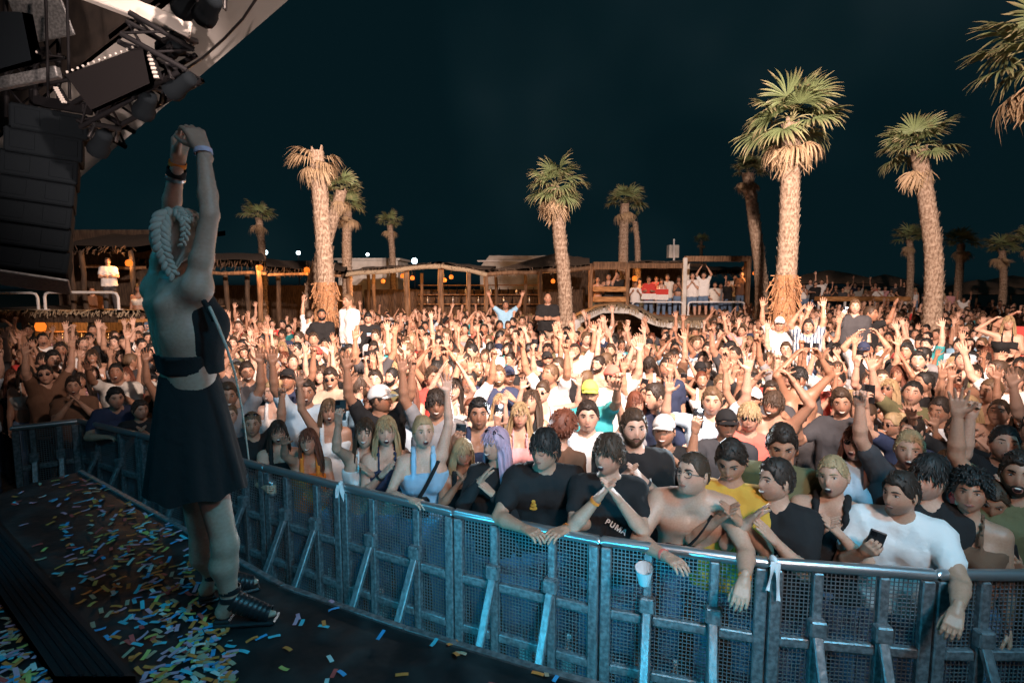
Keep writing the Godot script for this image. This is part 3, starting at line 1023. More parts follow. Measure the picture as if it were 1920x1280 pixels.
# hair in head space. kind: short, crop, long, bun, curly, cap, fringe
func make_hair(kind: String, sd: int) -> ArrayMesh:
	var nz := FastNoiseLite.new()
	nz.seed = sd
	nz.frequency = 1.0
	var rows := 16
	var cols := 40
	var s := soup()
	var pts := PackedVector3Array()
	var fall := 0
	var length := 0.0
	match kind:
		"long":
			fall = 12
			length = 0.30
		"sleek":
			fall = 5
			length = 0.05
		"bob":
			fall = 6
			length = 0.10
	for i in rows + 1 + fall:
		for j in cols:
			var a := TAU * j / cols - PI
			var aa := absf(a)
			# hairline: angle from the crown down
			var front := 0.33 * PI
			var side := 0.53 * PI
			var back := 0.70 * PI
			if kind == "fringe":
				front = 0.42 * PI
			if kind == "cap":
				front = 0.37 * PI
				side = 0.44 * PI
				back = 0.52 * PI
			if kind == "long" or kind == "bob" or kind == "curly" or kind == "sleek":
				side = 0.56 * PI
				back = 0.74 * PI
				front = 0.31 * PI
			var end := lerpf(front, side, smoothstep(0.55, 1.25, aa)) if aa < 1.4 else lerpf(side, back, smoothstep(1.7, 2.5, aa))
			if kind == "short" or kind == "crop":
				end += 0.03 * sin(a * 9.0 + sd)
			var u := minf(float(i) / rows, 1.0)
			var th := end * u
			var p := head_xyz(a, th)
			var n := Vector3(p.x / 0.0059, p.y / 0.0139, p.z / 0.0094).normalized()
			var t := 0.013
			match kind:
				"crop":
					t = 0.0055
				"short":
					t = 0.007 + 0.005 * smoothstep(0.40, 0.1, th / PI) + 0.008 * smoothstep(1.0, 0.0, aa) * smoothstep(0.12, 0.25, th / PI)
				"fringe":
					t = 0.012 + 0.003 * smoothstep(0.45, 0.1, th / PI)
				"curly":
					t = 0.024
				"cap":
					t = 0.014
				"bun":
					t = 0.009
			var strand := nz.get_noise_3d(a * 9.0 + sd, th * 2.2, 3.0)
			var lump := nz.get_noise_3d(p.x * 60.0, p.y * 60.0 + sd, p.z * 60.0)
			if kind == "cap":
				t += 0.003 * smoothstep(0.6, 0.0, th / PI)
			elif kind == "curly":
				t *= 1.0 + 0.55 * lump + 0.25 * strand
			else:
				t *= 1.0 + 0.38 * strand + 0.3 * lump
			var edge := smoothstep(1.0, 0.90, u)
			t = lerpf(-0.006 if fall == 0 or aa < 1.05 else 0.012, t, edge)
			var q := p + n * t
			if i > rows and fall > 0:
				var w := float(i - rows) / fall
				var open := smoothstep(0.95, 1.2, aa)
				var rad := lerpf(0.092, 0.115, w)
				var wave := 0.008 * sin(w * 9.0 + a * 2.0 + sd) + 0.012 * nz.get_noise_3d(a * 6.0, w * 2.0, 9.0)
				var d := Vector3(sin(a) * (rad + wave), 0.0, cos(a) * (rad * 0.85 + wave) - 0.012)
				if aa < 1.7:
					d.z = minf(d.z, 0.035)
				var h := Vector3(d.x, q.y - length * w * (1.0 + 0.12 * strand), d.z)
				h.x *= 1.0 - 0.35 * smoothstep(0.75, 1.0, w) * 0.6
				q = q.lerp(h, smoothstep(0.0, 0.25, w)) if open > 0.5 else q - n * 0.001 * w
			pts.append(q)
	s = grid_soup(pts, rows + 1 + fall, cols, true, Color.WHITE)
	# slight difference of tone from lock to lock
	for i in s[0].size():
		var jj: int = i % cols
		var v := 0.78 + 0.3 * nz.get_noise_2d(jj * 2.3, sd * 3.1)
		s[2][i] = Color(v, v, v)
	if kind != "cap" and kind != "sleek":
		hair_locks(s, kind, sd)
	if kind == "bun":
		soup_join(s, ball_soup(Transform3D(Basis.IDENTITY.scaled(Vector3(0.042, 0.042, 0.042)), Vector3(0, 0.075, -0.105)), 8, 10, Color.WHITE))
	if kind == "cap":
		var vis := PackedVector3Array()
		for i in 4:
			for j in 11:
				var x := (j / 5.0 - 1.0)
				var reach := 0.075 * sqrt(1.0 - 0.7 * x * x) * i / 3.0
				vis.append(Vector3(x * 0.072, 0.052 - 0.020 * x * x - 0.010 * i / 3.0, 0.088 - 0.060 * x * x + reach))
		soup_join(s, grid_soup(vis, 4, 11, false, Color(0.9, 0.9, 0.9)))
		for i in vis.size():
			vis[i].y -= 0.004
		soup_join(s, grid_soup(vis, 4, 11, false, Color(0.8, 0.8, 0.8), true))
	return soup_mesh(s)

# separate locks over the shell, combed from the crown
func hair_locks(s: Array, kind: String, sd: int) -> void:
	var r := RandomNumberGenerator.new()
	r.seed = sd * 31 + kind.hash() % 997
	var n := {"crop": 150, "short": 210, "fringe": 190, "curly": 230, "long": 210, "bob": 90, "bun": 90}[kind] as int
	for i in n:
		var a := r.randf_range(-PI, PI)
		var aa := absf(a)
		var front := 0.40 if kind == "fringe" else 0.31
		var end := (lerpf(front, 0.52, smoothstep(0.55, 1.25, aa)) if aa < 1.4 else lerpf(0.52, 0.68, smoothstep(1.7, 2.5, aa))) * PI
		var th := end * sqrt(r.randf_range(0.01, 1.0))
		var p := head_xyz(a, th)
		var down := (head_xyz(a, th + 0.06) - p).normalized()
		var nn := Vector3(p.x / 0.0059, p.y / 0.0139, p.z / 0.0094).normalized()
		var side := nn.cross(down).normalized()
		var length := 0.03
		var lift := 0.010
		var w := 0.0075
		var root := 0.006
		match kind:
			"crop":
				length = r.randf_range(0.010, 0.018)
				lift = 0.006
				w = 0.005
				root = 0.002
			"short":
				length = r.randf_range(0.018, 0.036)
				lift = r.randf_range(0.002, 0.009)
				w = 0.0055
				root = 0.004
			"fringe":
				length = r.randf_range(0.03, 0.055)
				lift = r.randf_range(0.003, 0.010)
				root = 0.008
				w = 0.006
			"curly":
				length = r.randf_range(0.015, 0.035)
				lift = r.randf_range(0.008, 0.024)
				root = 0.018
				w = 0.008
			"long", "bob":
				length = r.randf_range(0.04, 0.09)
				root = 0.009
				lift = 0.004
				w = 0.0045
			"bun":
				length = r.randf_range(0.03, 0.05)
				lift = 0.004
				down = (Vector3(0, 0.075, -0.105) - p).normalized()
		if kind == "short" and aa < 1.05 and th > 0.15 * PI:
			down = (nn * 0.35 - down).normalized()
			length *= 0.8
		var dir := (down + side * r.randf_range(-0.55, 0.55)).normalized()
		var p0 := p + nn * root
		var p1 := p0 + dir * length * 0.5 + nn * lift
		var p2 := p0 + dir * length + nn * lift * r.randf_range(-0.2, 0.9)
		var v := r.randf_range(0.62, 1.0)
		var path := [p0, p1, p2]
		var rad := [w * 0.8, w, w * 0.15]
		if kind == "long" and aa > 1.05:
			var drop := r.randf_range(0.12, 0.30)
			var wx := sin(a) * 0.112
			var wz := minf(cos(a) * 0.098, 0.03) - 0.012
			path = [p0, Vector3(wx * 0.95, -0.06, wz), Vector3(wx * 1.06, -0.10 - drop * 0.5, wz + r.randf_range(-0.01, 0.01)), Vector3(wx * 0.98, -0.10 - drop, wz + r.randf_range(-0.015, 0.015))]
			rad = [w, w * 1.1, w * 1.1, w * 0.2]
		soup_join(s, tube_soup(path, rad, 4, Color(v, v, v), 0.6))

func make_beard() -> ArrayMesh:
	var pts := PackedVector3Array()
	var nz := FastNoiseLite.new()
	nz.frequency = 60.0
	for i in 9:
		for j in 25:
			var a := (j / 12.0 - 1.0) * 1.5
			var top := lerpf(-0.070, -0.048, smoothstep(0.10, 0.32, absf(a))) if absf(a) < 0.5 else lerpf(-0.048, 0.0, smoothstep(0.5, 1.4, absf(a)))
			var y := lerpf(top, -0.117, i / 8.0)
			var th := acos(clampf(y / 0.118, -1, 1))
			var p := head_xyz(a, th)
			var rim := 1.0 if i > 0 and j > 0 and j < 24 else -1.0
			var n := Vector3(p.x / 0.0059, p.y / 0.0139, p.z / 0.0094).normalized()
			pts.append(p + n * rim * (0.0045 + 0.004 * nz.get_noise_3dv(p)))
	var s := grid_soup(pts, 9, 25, false, Color.WHITE)
	soup_join(s, tube_soup([face_point(-0.032, -0.062, 0.001), face_point(-0.016, -0.047, 0.002), face_point(0, -0.044, 0.002), face_point(0.016, -0.047, 0.002), face_point(0.032, -0.062, 0.001)], [0.004, 0.006, 0.005, 0.006, 0.004], 6, Color.WHITE))
	return soup_mesh(s)

func make_sunglasses() -> ArrayMesh:
	var s := soup()
	for sg in [-1.0, 1.0]:
		soup_join(s, ball_soup(Transform3D(Basis.IDENTITY.scaled(Vector3(0.025, 0.018, 0.008)), face_point(sg * 0.031, 0.006, 0.012)), 6, 12, Color.WHITE))
		soup_join(s, tube_soup([Vector3(sg * 0.055, 0.012, 0.075), Vector3(sg * 0.078, 0.012, 0.06), Vector3(sg * 0.082, 0.008, -0.01)], [0.003, 0.003, 0.003], 5, Color.WHITE))
	soup_join(s, tube_soup([face_point(-0.01, 0.010, 0.016), face_point(0.01, 0.010, 0.016)], [0.002, 0.002], 5, Color.WHITE))
	return soup_mesh(s)

func make_spectacles() -> ArrayMesh:
	var s := soup()
	for sg in [-1.0, 1.0]:
		var c := face_point(sg * 0.031, 0.006, 0.014)
		var ring := []
		var rad := []
		for k in 13:
			ring.append(c + Vector3(cos(TAU * k / 12) * 0.024, sin(TAU * k / 12) * 0.019, -0.004 * cos(TAU * k / 12) * sg))
			rad.append(0.0018)
		soup_join(s, tube_soup(ring, rad, 5, Color.WHITE))
		soup_join(s, tube_soup([Vector3(sg * 0.055, 0.010, 0.082), Vector3(sg * 0.079, 0.010, 0.06), Vector3(sg * 0.082, 0.004, -0.01)], [0.0018, 0.0018, 0.0018], 5, Color.WHITE))
	soup_join(s, tube_soup([face_point(-0.008, 0.008, 0.016), face_point(0.008, 0.008, 0.016)], [0.0015, 0.0015], 5, Color.WHITE))
	return soup_mesh(s)

# ---- hands: wrist at the origin, fingers along +y, back of the hand towards -z (palm +z), thumb on +x
var HANDS := {}
func hand(kind: String, fine: bool) -> Array:
	var key := kind + str(fine)
	if HANDS.has(key):
		return HANDS[key]
	var curl := 0.12
	var spread := 0.10
	var thumb := Vector3(0.75, 0.62, 0.15)
	match kind:
		"open":
			curl = 0.10
			spread = 0.17
			thumb = Vector3(0.85, 0.5, 0.15)
		"flat":
			curl = 0.08
			spread = 0.03
			thumb = Vector3(0.5, 0.8, 0.2)
		"fist":
			curl = 1.35
			spread = 0.0
			thumb = Vector3(0.15, 0.75, 0.6)
		"grip":
			curl = 0.75
			spread = 0.02
			thumb = Vector3(0.45, 0.65, 0.6)
		"relax":
			curl = 0.42
			spread = 0.05
			thumb = Vector3(0.5, 0.75, 0.4)
	var b := []
	var lens := [0.072, 0.080, 0.075, 0.058]
	for i in 4:
		var x: float = 0.031 - 0.0205 * i
		var root := Vector3(x, 0.088 - (0.006 if i == 3 else 0.0) - (0.003 if i == 0 else 0.0), 0.0)
		b.append([Vector3(x * 0.55, 0.008, 0.0), root, 0.0165, 0.0125, 0, 0.012])
		var ang := 0.0
		var p := root
		for k in 3:
			ang += curl * [0.8, 1.2, 0.9][k]
			var sx := -spread * (i - 1.4)
			var d := Vector3(sx * cos(ang), cos(ang), sin(ang)).normalized()
			var q: Vector3 = p + d * lens[i] * [0.46, 0.31, 0.26][k]
			b.append([p, q, 0.0098 - 0.0011 * k, 0.0092 - 0.0012 * k, 0, 0.004])
			p = q
	var t0 := Vector3(0.016, 0.026, 0.006)
	var td := thumb.normalized()
	var t1 := t0 + td * 0.045
	var t2: Vector3 = t1 + (td + Vector3(-0.25, 0.35, 0.1)).normalized() * 0.032
	var t3: Vector3 = t2 + (td + Vector3(-0.45, 0.5, 0.15)).normalized() * 0.026
	b.append([t0, t1, 0.017, 0.0125, 0, 0.012])
	b.append([t1, t2, 0.0115, 0.0105, 0, 0.004])
	b.append([t2, t3, 0.0105, 0.0085, 0, 0.004])
	b.append([Vector3(0, -0.035, 0), Vector3(0, 0.02, 0), 0.0255, 0.024, 0, 0.012])
	HANDS[key] = nets(b, 0.0055 if fine else 0.0085)[0]
	return HANDS[key]

func basis_from(y: Vector3, zhint: Vector3) -> Basis:
	var yy := y.normalized()
	var zz := zhint - yy * zhint.dot(yy)
	if zz.length() < 0.05:
		zz = Vector3(0.3, 0.2, 1) - yy * Vector3(0.3, 0.2, 1).dot(yy)
	zz = zz.normalized()
	return Basis(yy.cross(zz), yy, zz)

# arm poses: [upper arm, forearm, hand, palm towards, hand bend]  for the person's left arm (+x); mirrored for the other
const ARMS := {
	"down": [Vector3(0.16, -1, 0.02), Vector3(0.08, -1, 0.22), "relax", Vector3(-1, 0, 0.2)],
	"up": [Vector3(0.42, 0.86, 0.28), Vector3(0.02, 1, 0.16), "open", Vector3(0, 0, 1)],
	"upwide": [Vector3(0.72, 0.66, 0.2), Vector3(0.28, 1, 0.12), "open", Vector3(0, 0, 1)],
	"upbend": [Vector3(0.7, 0.25, 0.5), Vector3(-0.12, 1, 0.28), "open", Vector3(0, 0, 1)],
	"high": [Vector3(0.22, 0.95, 0.2), Vector3(-0.04, 1, 0.06), "open", Vector3(0, 0, 1)],
	"fist": [Vector3(0.40, 0.82, 0.42), Vector3(0.05, 1, 0.2), "fist", Vector3(0, 0, 1)],
	"reach": [Vector3(0.3, 0.55, 0.8), Vector3(-0.05, 0.75, 0.8), "open", Vector3(0, -0.4, 1)],
	"clap": [Vector3(0.10, -0.80, 0.50), Vector3(-0.60, 0.75, 0.36), "flat", Vector3(-1, 0, 0.1)],
	"clapup": [Vector3(0.4, 0.75, 0.5), Vector3(-0.52, 0.95, 0.2), "flat", Vector3(-1, 0, 0.1)],
	"claphi": [Vector3(0.10, -0.50, 0.74), Vector3(-0.62, 0.86, 0.16), "flat", Vector3(-1, 0, 0.1)],
	"heart": [Vector3(0.5, 0.8, 0.3), Vector3(-0.62, 0.85, 0.1), "relax", Vector3(-1, -0.4, 0.2)],
	"phone": [Vector3(0.3, -0.45, 0.8), Vector3(-0.32, 0.85, 0.5), "grip", Vector3(-0.5, 0, -0.9)],
	"phoneup": [Vector3(0.3, 0.5, 0.75), Vector3(-0.1, 1, 0.3), "grip", Vector3(-0.6, 0, -0.8)],
	"text": [Vector3(0.26, -0.85, 0.35), Vector3(-0.45, 0.62, 0.60), "grip", Vector3(-0.4, 0.5, -0.8)],
	"rail": [Vector3(0.36, -0.66, 0.66), Vector3(-0.66, 0.06, 0.70), "relax", Vector3(-0.3, -1, 0.1)],
	"mouth": [Vector3(0.5, -0.6, 0.6), Vector3(-0.75, 0.75, 0.5), "flat", Vector3(-0.8, 0, -0.5)],
	"cross": [Vector3(0.25, -0.9, 0.35), Vector3(-0.95, 0.05, 0.45), "relax", Vector3(-0.2, 0, -1)],
	"hip": [Vector3(0.55, -0.8, -0.1), Vector3(-0.5, -0.5, 0.5), "relax", Vector3(-1, 0, 0)],
	"head": [Vector3(0.8, 0.3, 0.2), Vector3(-0.75, 0.7, 0.1), "relax", Vector3(-1, 0, 0)],
	"hold": [Vector3(0.2, -0.85, 0.5), Vector3(-0.3, 0.1, 0.95), "grip", Vector3(-1, 0, 0)],
	"over": [Vector3(0.34, -0.52, 0.78), Vector3(-0.10, -0.16, 0.98), "relax", Vector3(-0.2, -1, -0.1), -0.6],
}

# spec keys: f, outfit (tee, tank, bare, long, strap), L, R (arm names or arrays), lean, side, twist, head (pitch, yaw, roll), mouth, cell
func make_body(sp: Dictionary) -> Dictionary:
	var f: bool = sp.get("f", false)
	var w := 0.86 if f else 1.0
	w *= float(sp.get("bulk", 1.0))
	var outfit: String = sp.get("outfit", "tee")
	var cell: float = sp.get("cell", 0.022)
	var fine := cell < 0.021
	var spine := Basis.from_euler(Vector3(float(sp.get("lean", 0.0)), 0, 0)) * Basis.from_euler(Vector3(0, 0, float(sp.get("side", 0.0))))
	var S := spine.y
	var tw := Basis(S.normalized(), float(sp.get("twist", 0.0)))
	var X := tw * spine.x
	var Z := tw * spine.z
	var p0 := Vector3(0, 0.95, 0)
	var up := func(t: float, x := 0.0, z := 0.0) -> Vector3: return p0 + S * t + X * x + Z * z
	var B := []
	var C := []
	var K := 0.06
	var e := 0.011
	var wa := 0.094 if f else 0.104
	for sg in [-1.0, 1.0]:
		B.append([up.call(-0.06, sg * 0.085 * w), up.call(0.12, sg * 0.060 * w, 0.006), 0.112 * w, wa * w, SKIN, K])
		B.append([up.call(0.12, sg * 0.060 * w, 0.006), up.call(0.37, sg * 0.098 * w, -0.004), wa * w, 0.103 * w, SKIN, K])
		B.append([up.call(0.37, sg * 0.098 * w, -0.004), up.call(0.44, sg * 0.09 * w, -0.012), 0.103 * w, 0.085 * w, SKIN, K])
		if f:
			B.append([up.call(0.32, sg * 0.070, 0.080), up.call(0.315, sg * 0.076, 0.088), 0.062, 0.058, SKIN, 0.035])
		else:
			B.append([up.call(0.36, sg * 0.045, 0.062), up.call(0.375, sg * 0.11 * w, 0.045), 0.056 * w, 0.050 * w, SKIN, 0.04])
	if outfit != "bare":
		for q in B:
			C.append([q[0], q[1], q[2] + e, q[3] + e, SHIRT, q[5]])
		if outfit == "tee" or outfit == "long":
			# a looser lower half
			for sg in [-1.0, 1.0]:
				C.append([up.call(-0.08, sg * 0.09 * w, 0.01), up.call(0.26, sg * 0.088 * w, 0.012), 0.124 * w, 0.112 * w, SHIRT, 0.05])
	var cut_lo := 0.86
	var cut_hi := 9.0
	if outfit == "strap":
		cut_lo = (up.call(0.215) as Vector3).y
	if outfit == "strap" or outfit == "tank":
		cut_hi = (up.call(0.40) as Vector3).y
	var nb: Vector3 = up.call(0.535, 0.0, -0.01)
	var hp: Vector3 = sp.get("head", Vector3.ZERO)
	var neck_lean := Basis.from_euler(Vector3(float(sp.get("lean", 0.0)) * 0.6, 0, float(sp.get("side", 0.0)) * 0.6))
	var hb := Basis(Vector3.UP, float(sp.get("twist", 0.0)) * 0.5) * Basis.from_euler(Vector3(hp.x, hp.y, hp.z))
	var hc: Vector3 = nb + neck_lean * Vector3(0, 0.165, 0.035)
	B.append([up.call(0.50, 0, -0.012), nb.lerp(hc, 0.28), 0.062 * w, 0.054 * w, SKIN, 0.03])
	B.append([nb, hc + hb * Vector3(0, -0.02, -0.02), 0.056 * w, 0.054 * w, SKIN, 0.02])
	var hands := []
	for sg in [1.0, -1.0]:
		var pose = sp.get("L" if sg > 0 else "R", "down")
		var arm: Array = ARMS[pose] if pose is String else pose
		var ud: Vector3 = (arm[0] as Vector3).normalized()
		var fd: Vector3 = (arm[1] as Vector3).normalized()
		var lift := smoothstep(-0.1, 0.9, ud.y)
		var sh: Vector3 = up.call(0.468 + 0.045 * lift, sg * (0.172 - 0.018 * lift) * w, 0.01 * lift)
		var fr := Basis(X, S, Z) if sp.get("local_arms", true) else Basis.IDENTITY
		var ub: Vector3 = fr * Vector3(ud.x * sg, ud.y, ud.z)
		var fb: Vector3 = fr * Vector3(fd.x * sg, fd.y, fd.z)
		if ud.y > 0.2 or (pose is String and pose in ["rail", "over", "clap", "claphi", "text", "hold"]):
			ub = tw * Vector3(ud.x * sg, ud.y, ud.z)
			fb = tw * Vector3(fd.x * sg, fd.y, fd.z)
		var el := sh + ub * 0.285 * (0.95 if f else 1.0)
		var wr := el + fb * 0.245 * (0.95 if f else 1.0)
		var m := 0.84 if f else 1.0
		m *= lerpf(1.0, float(sp.get("bulk", 1.0)), 1.0)
		var yoke := [up.call(0.495, sg * 0.035, -0.01), sh, 0.058 * w, 0.060 * m, SKIN, 0.05]
		B.append(yoke)
		B.append([sh, el, 0.060 * m, 0.041 * m, SKIN, 0.03])
		B.append([el, el.lerp(wr, 0.3), 0.041 * m, 0.044 * m, SKIN, 0.015])
		B.append([el.lerp(wr, 0.3), wr, 0.044 * m, 0.0275 * m, SKIN, 0.012])
		if outfit == "tee" or outfit == "long":
			C.append([yoke[0], yoke[1], yoke[2] + e, yoke[3] + e, SHIRT, 0.05])
		if outfit == "tee":
			C.append([sh, sh.lerp(el, 0.60), 0.074 * m, 0.062 * m, SHIRT, 0.03])
		elif outfit == "long":
			C.append([sh, el, 0.075 * m, 0.054 * m, SHIRT, 0.03])
			C.append([el, el.lerp(wr, 0.92), 0.056 * m, 0.040 * m, SHIRT, 0.02])
		elif outfit == "tank" or outfit == "strap":
			var sw := 0.013 if outfit == "strap" else 0.022
			var sx: float = sg * (0.075 if outfit == "strap" else 0.085) * w
			var ring := [up.call(0.37, sx, 0.118 if f else 0.112), up.call(0.46, sx, 0.100), up.call(0.525, sx, 0.062), up.call(0.566, sx, -0.005), up.call(0.525, sx, -0.072), up.call(0.46, sx, -0.103), up.call(0.37, sx, -0.106)]
			for k in 6:
				C.append([ring[k], ring[k + 1], sw, sw, SHIRT + 10, 0.01])
		var pn: Vector3 = tw * Vector3(arm[3].x * sg, arm[3].y, arm[3].z)
		var hbasis := basis_from(fb, pn)
		# thumb on +x for a left hand seen from the palm is on the other side: mirror as needed
		if sg > 0.0:
			hbasis.x = -hbasis.x
		if arm.size() > 4:
			hbasis = Basis(hbasis.x.normalized(), float(arm[4])) * hbasis
		hands.append([Transform3D(hbasis.scaled(Vector3.ONE * (0.9 if f else 1.0)), wr), arm[2], wr, fb, sg])
	var out := nets(B, cell)
	var vary := RandomNumberGenerator.new()
	vary.seed = hash(str(sp))
	JAW = vary.randf_range(0.16, 0.34) if f else vary.randf_range(0.08, 0.28)
	NOSE = vary.randf_range(0.014, 0.021) if f else vary.randf_range(0.016, 0.027)
	CHIN = vary.randf_range(0.003, 0.008) if f else vary.randf_range(0.005, 0.013)
	var head := make_head(22 if fine else 14, 32 if fine else 20, int(sp.get("mouth", 0)), sp.get("brow", Color(0.05, 0.03, 0.02)), Color(0.30, 0.11, 0.09) if f else Color(0.28, 0.13, 0.10), 0.0 if f else float(sp.get("stubble", vary.randf_range(0.0, 0.9))))
	JAW = 0.22
	NOSE = 0.021
	CHIN = 0.008
	var hs := 0.95 if f else 1.0
	var ht := Transform3D(hb * Basis.from_scale(Vector3(vary.randf_range(0.95, 1.05), vary.randf_range(0.97, 1.06), 1.0) * hs * 1.03), hc)
	var skin: Array = out.get(SKIN, soup())
	soup_join(skin, head[0], ht)
	for h in hands:
		soup_join(skin, hand(h[1], fine), h[0])
	var mesh := soup_mesh(skin, M.skin)
	var fs := soup()
	soup_join(fs, head[1], ht)
	soup_mesh(fs, M.features, mesh)
	var res := {"body": mesh, "head": ht, "hands": hands, "sp": sp}
	if C.size():
		var cl: Array = nets(C, cell, cut_lo - cell * 4.0, cut_lo, cut_hi)[SHIRT]
		drape(cl, 0.011 if outfit == "tee" or outfit == "long" else 0.003, cut_lo, vary.randi() % 1000)
		res.shirt = soup_mesh(cl, M.white_cloth)
	res.chest = Transform3D(Basis(X, S, Z), up.call(0.33))
	return res

# folds of cloth: the surface moves in and out along its normals, more towards the hem
func drape(s: Array, amount: float, hem: float, sd: int) -> void:
	var nz := FastNoiseLite.new()
	nz.seed = sd
	nz.noise_type = FastNoiseLite.TYPE_SIMPLEX
	nz.fractal_type = FastNoiseLite.FRACTAL_RIDGED
	nz.fractal_octaves = 2
	nz.frequency = 1.0
	var v: PackedVector3Array = s[0]
	var n: PackedVector3Array = s[1]
	for i in v.size():
		var p := v[i]
		var f := nz.get_noise_3d(p.x * 4.6 + p.y * 2.2, p.y * 2.4 - p.x * 1.8, p.z * 4.6)
		var loose := 1.0 + 0.8 * smoothstep(hem + 0.22, hem, p.y)
		v[i] = p + n[i] * (f * amount * loose)
	s[0] = v
	s[1] = smooth_normals(v, s[3])

# legs shared by everyone: trousers and shoes, or bare legs with shorts
func make_legs(kind: String) -> Dictionary:
	var B := []
	var w := 1.0
	for sg in [-1.0, 1.0]:
		var hip := Vector3(sg * 0.085, 0.90, 0)
		var kn := Vector3(sg * 0.11, 0.50, 0.02)
		var an := Vector3(sg * 0.125, 0.09, -0.01)
		var low := PANTS if kind == "trousers" else SKIN
		if kind == "trousers":
			B.append([hip, kn, 0.098, 0.07, PANTS, 0.03])
			B.append([kn, an, 0.07, 0.06, PANTS, 0.02])
		else:
			B.append([hip, kn, 0.088, 0.056, SKIN, 0.03])
			B.append([hip, hip.lerp(kn, 0.8), 0.108, 0.092, PANTS, 0.02])
			B.append([kn, an.lerp(kn, 0.6), 0.055, 0.057, SKIN, 0.02])
			B.append([an.lerp(kn, 0.6), an, 0.057, 0.036, SKIN, 0.02])
		B.append([an + Vector3(0, -0.045, -0.03), an + Vector3(sg * 0.02, -0.052, 0.15), 0.043, 0.036, SHOES, 0.02])
	B.append([Vector3(-0.085, 0.92, 0), Vector3(0.085, 0.92, 0), 0.115, 0.115, PANTS, 0.05])
	return nets(B, 0.026, 0.0)

# ---------------------------------------------------------------- palms
var FANS := {}
# a fan leaf: stalk along +z, blades spreading round its end, drooping towards -y
func fan(kind: String, sd: int) -> ArrayMesh:
	var key := kind + str(sd)
	if FANS.has(key):
		return FANS[key]
	var r := RandomNumberGenerator.new()
	r.seed = sd * 77 + kind.hash() % 1000
	var dead := kind == "dead"
	var s := soup()
	var stalk := 0.62 if not dead else 0.42
	var green := Color(0.20, 0.26, 0.115)
	var tan_c := Color(0.46, 0.33, 0.20)
	var base := tan_c if dead else green
	var path := []
	var rad := []
	for k in 6:
		var f := k / 5.0
		path.append(Vector3(0, (0.10 if not dead else -0.02) * sin(f * PI) - (0.0 if not dead else 0.25 * f * f), stalk * f))
		rad.append(lerpf(0.022, 0.009, f))
	soup_join(s, tube_soup(path, rad, 5, base.lerp(tan_c, 0.4)))
	var hub: Vector3 = path[5]
	var n := 28
	for i in n:
		var u := (i + 0.5) / n * 2.0 - 1.0
		if r.randf() < (0.06 if not dead else 0.2):
			continue
		var ang := u * (2.05 if not dead else 1.15) + r.randf_range(-0.04, 0.04)
		var length := (0.80 - 0.22 * u * u) * r.randf_range(0.9, 1.08)
		if dead:
			length *= r.randf_range(0.6, 1.0)
		var dir := Vector3(sin(ang), 0, cos(ang))
		var across := Vector3(cos(ang), 0, -sin(ang))
		var droop := r.randf_range(0.15, 0.6) if not dead else r.randf_range(0.5, 1.0)
		var wide := 0.025 if not dead else 0.020
		var twist := r.randf_range(-0.5, 0.5) if dead else r.randf_range(-0.15, 0.15)
		var v := PackedVector3Array()
		var c0 := base * r.randf_range(0.8, 1.2)
		var tip := c0.lerp(tan_c, r.randf_range(0.2, 0.9))
		var cols := PackedColorArray()
		var segs := 5
		for k in segs + 1:
			var f := float(k) / segs
			var p: Vector3 = hub + dir * length * f * (1.0 - 0.15 * f * droop)
			p.y += 0.06 * sin(f * 2.2) - droop * 0.75 * length * f * f * f * (1.0 if not dead else 1.2)
			p += across * twist * 0.10 * f * f
			var w := wide * (0.30 + 0.9 * sin(minf(f * 1.6 + 0.25, PI * 0.5))) * (1.0 - pow(f, 4.0)) * (0.45 + f) + 0.001
			var lift := Vector3(0, w * 0.65, 0)
			v.append(p - across * w + lift)
			v.append(p - lift * 0.2)
			v.append(p + across * w + lift)
			var c := c0.lerp(tip, smoothstep(0.55, 1.0, f))
			cols.append_array([c, c * 0.85, c])
		var g := grid_soup(v, segs + 1, 3, false, base)
		g[2] = cols
		soup_join(s, g)
	FANS[key] = soup_mesh(s)
	return FANS[key]

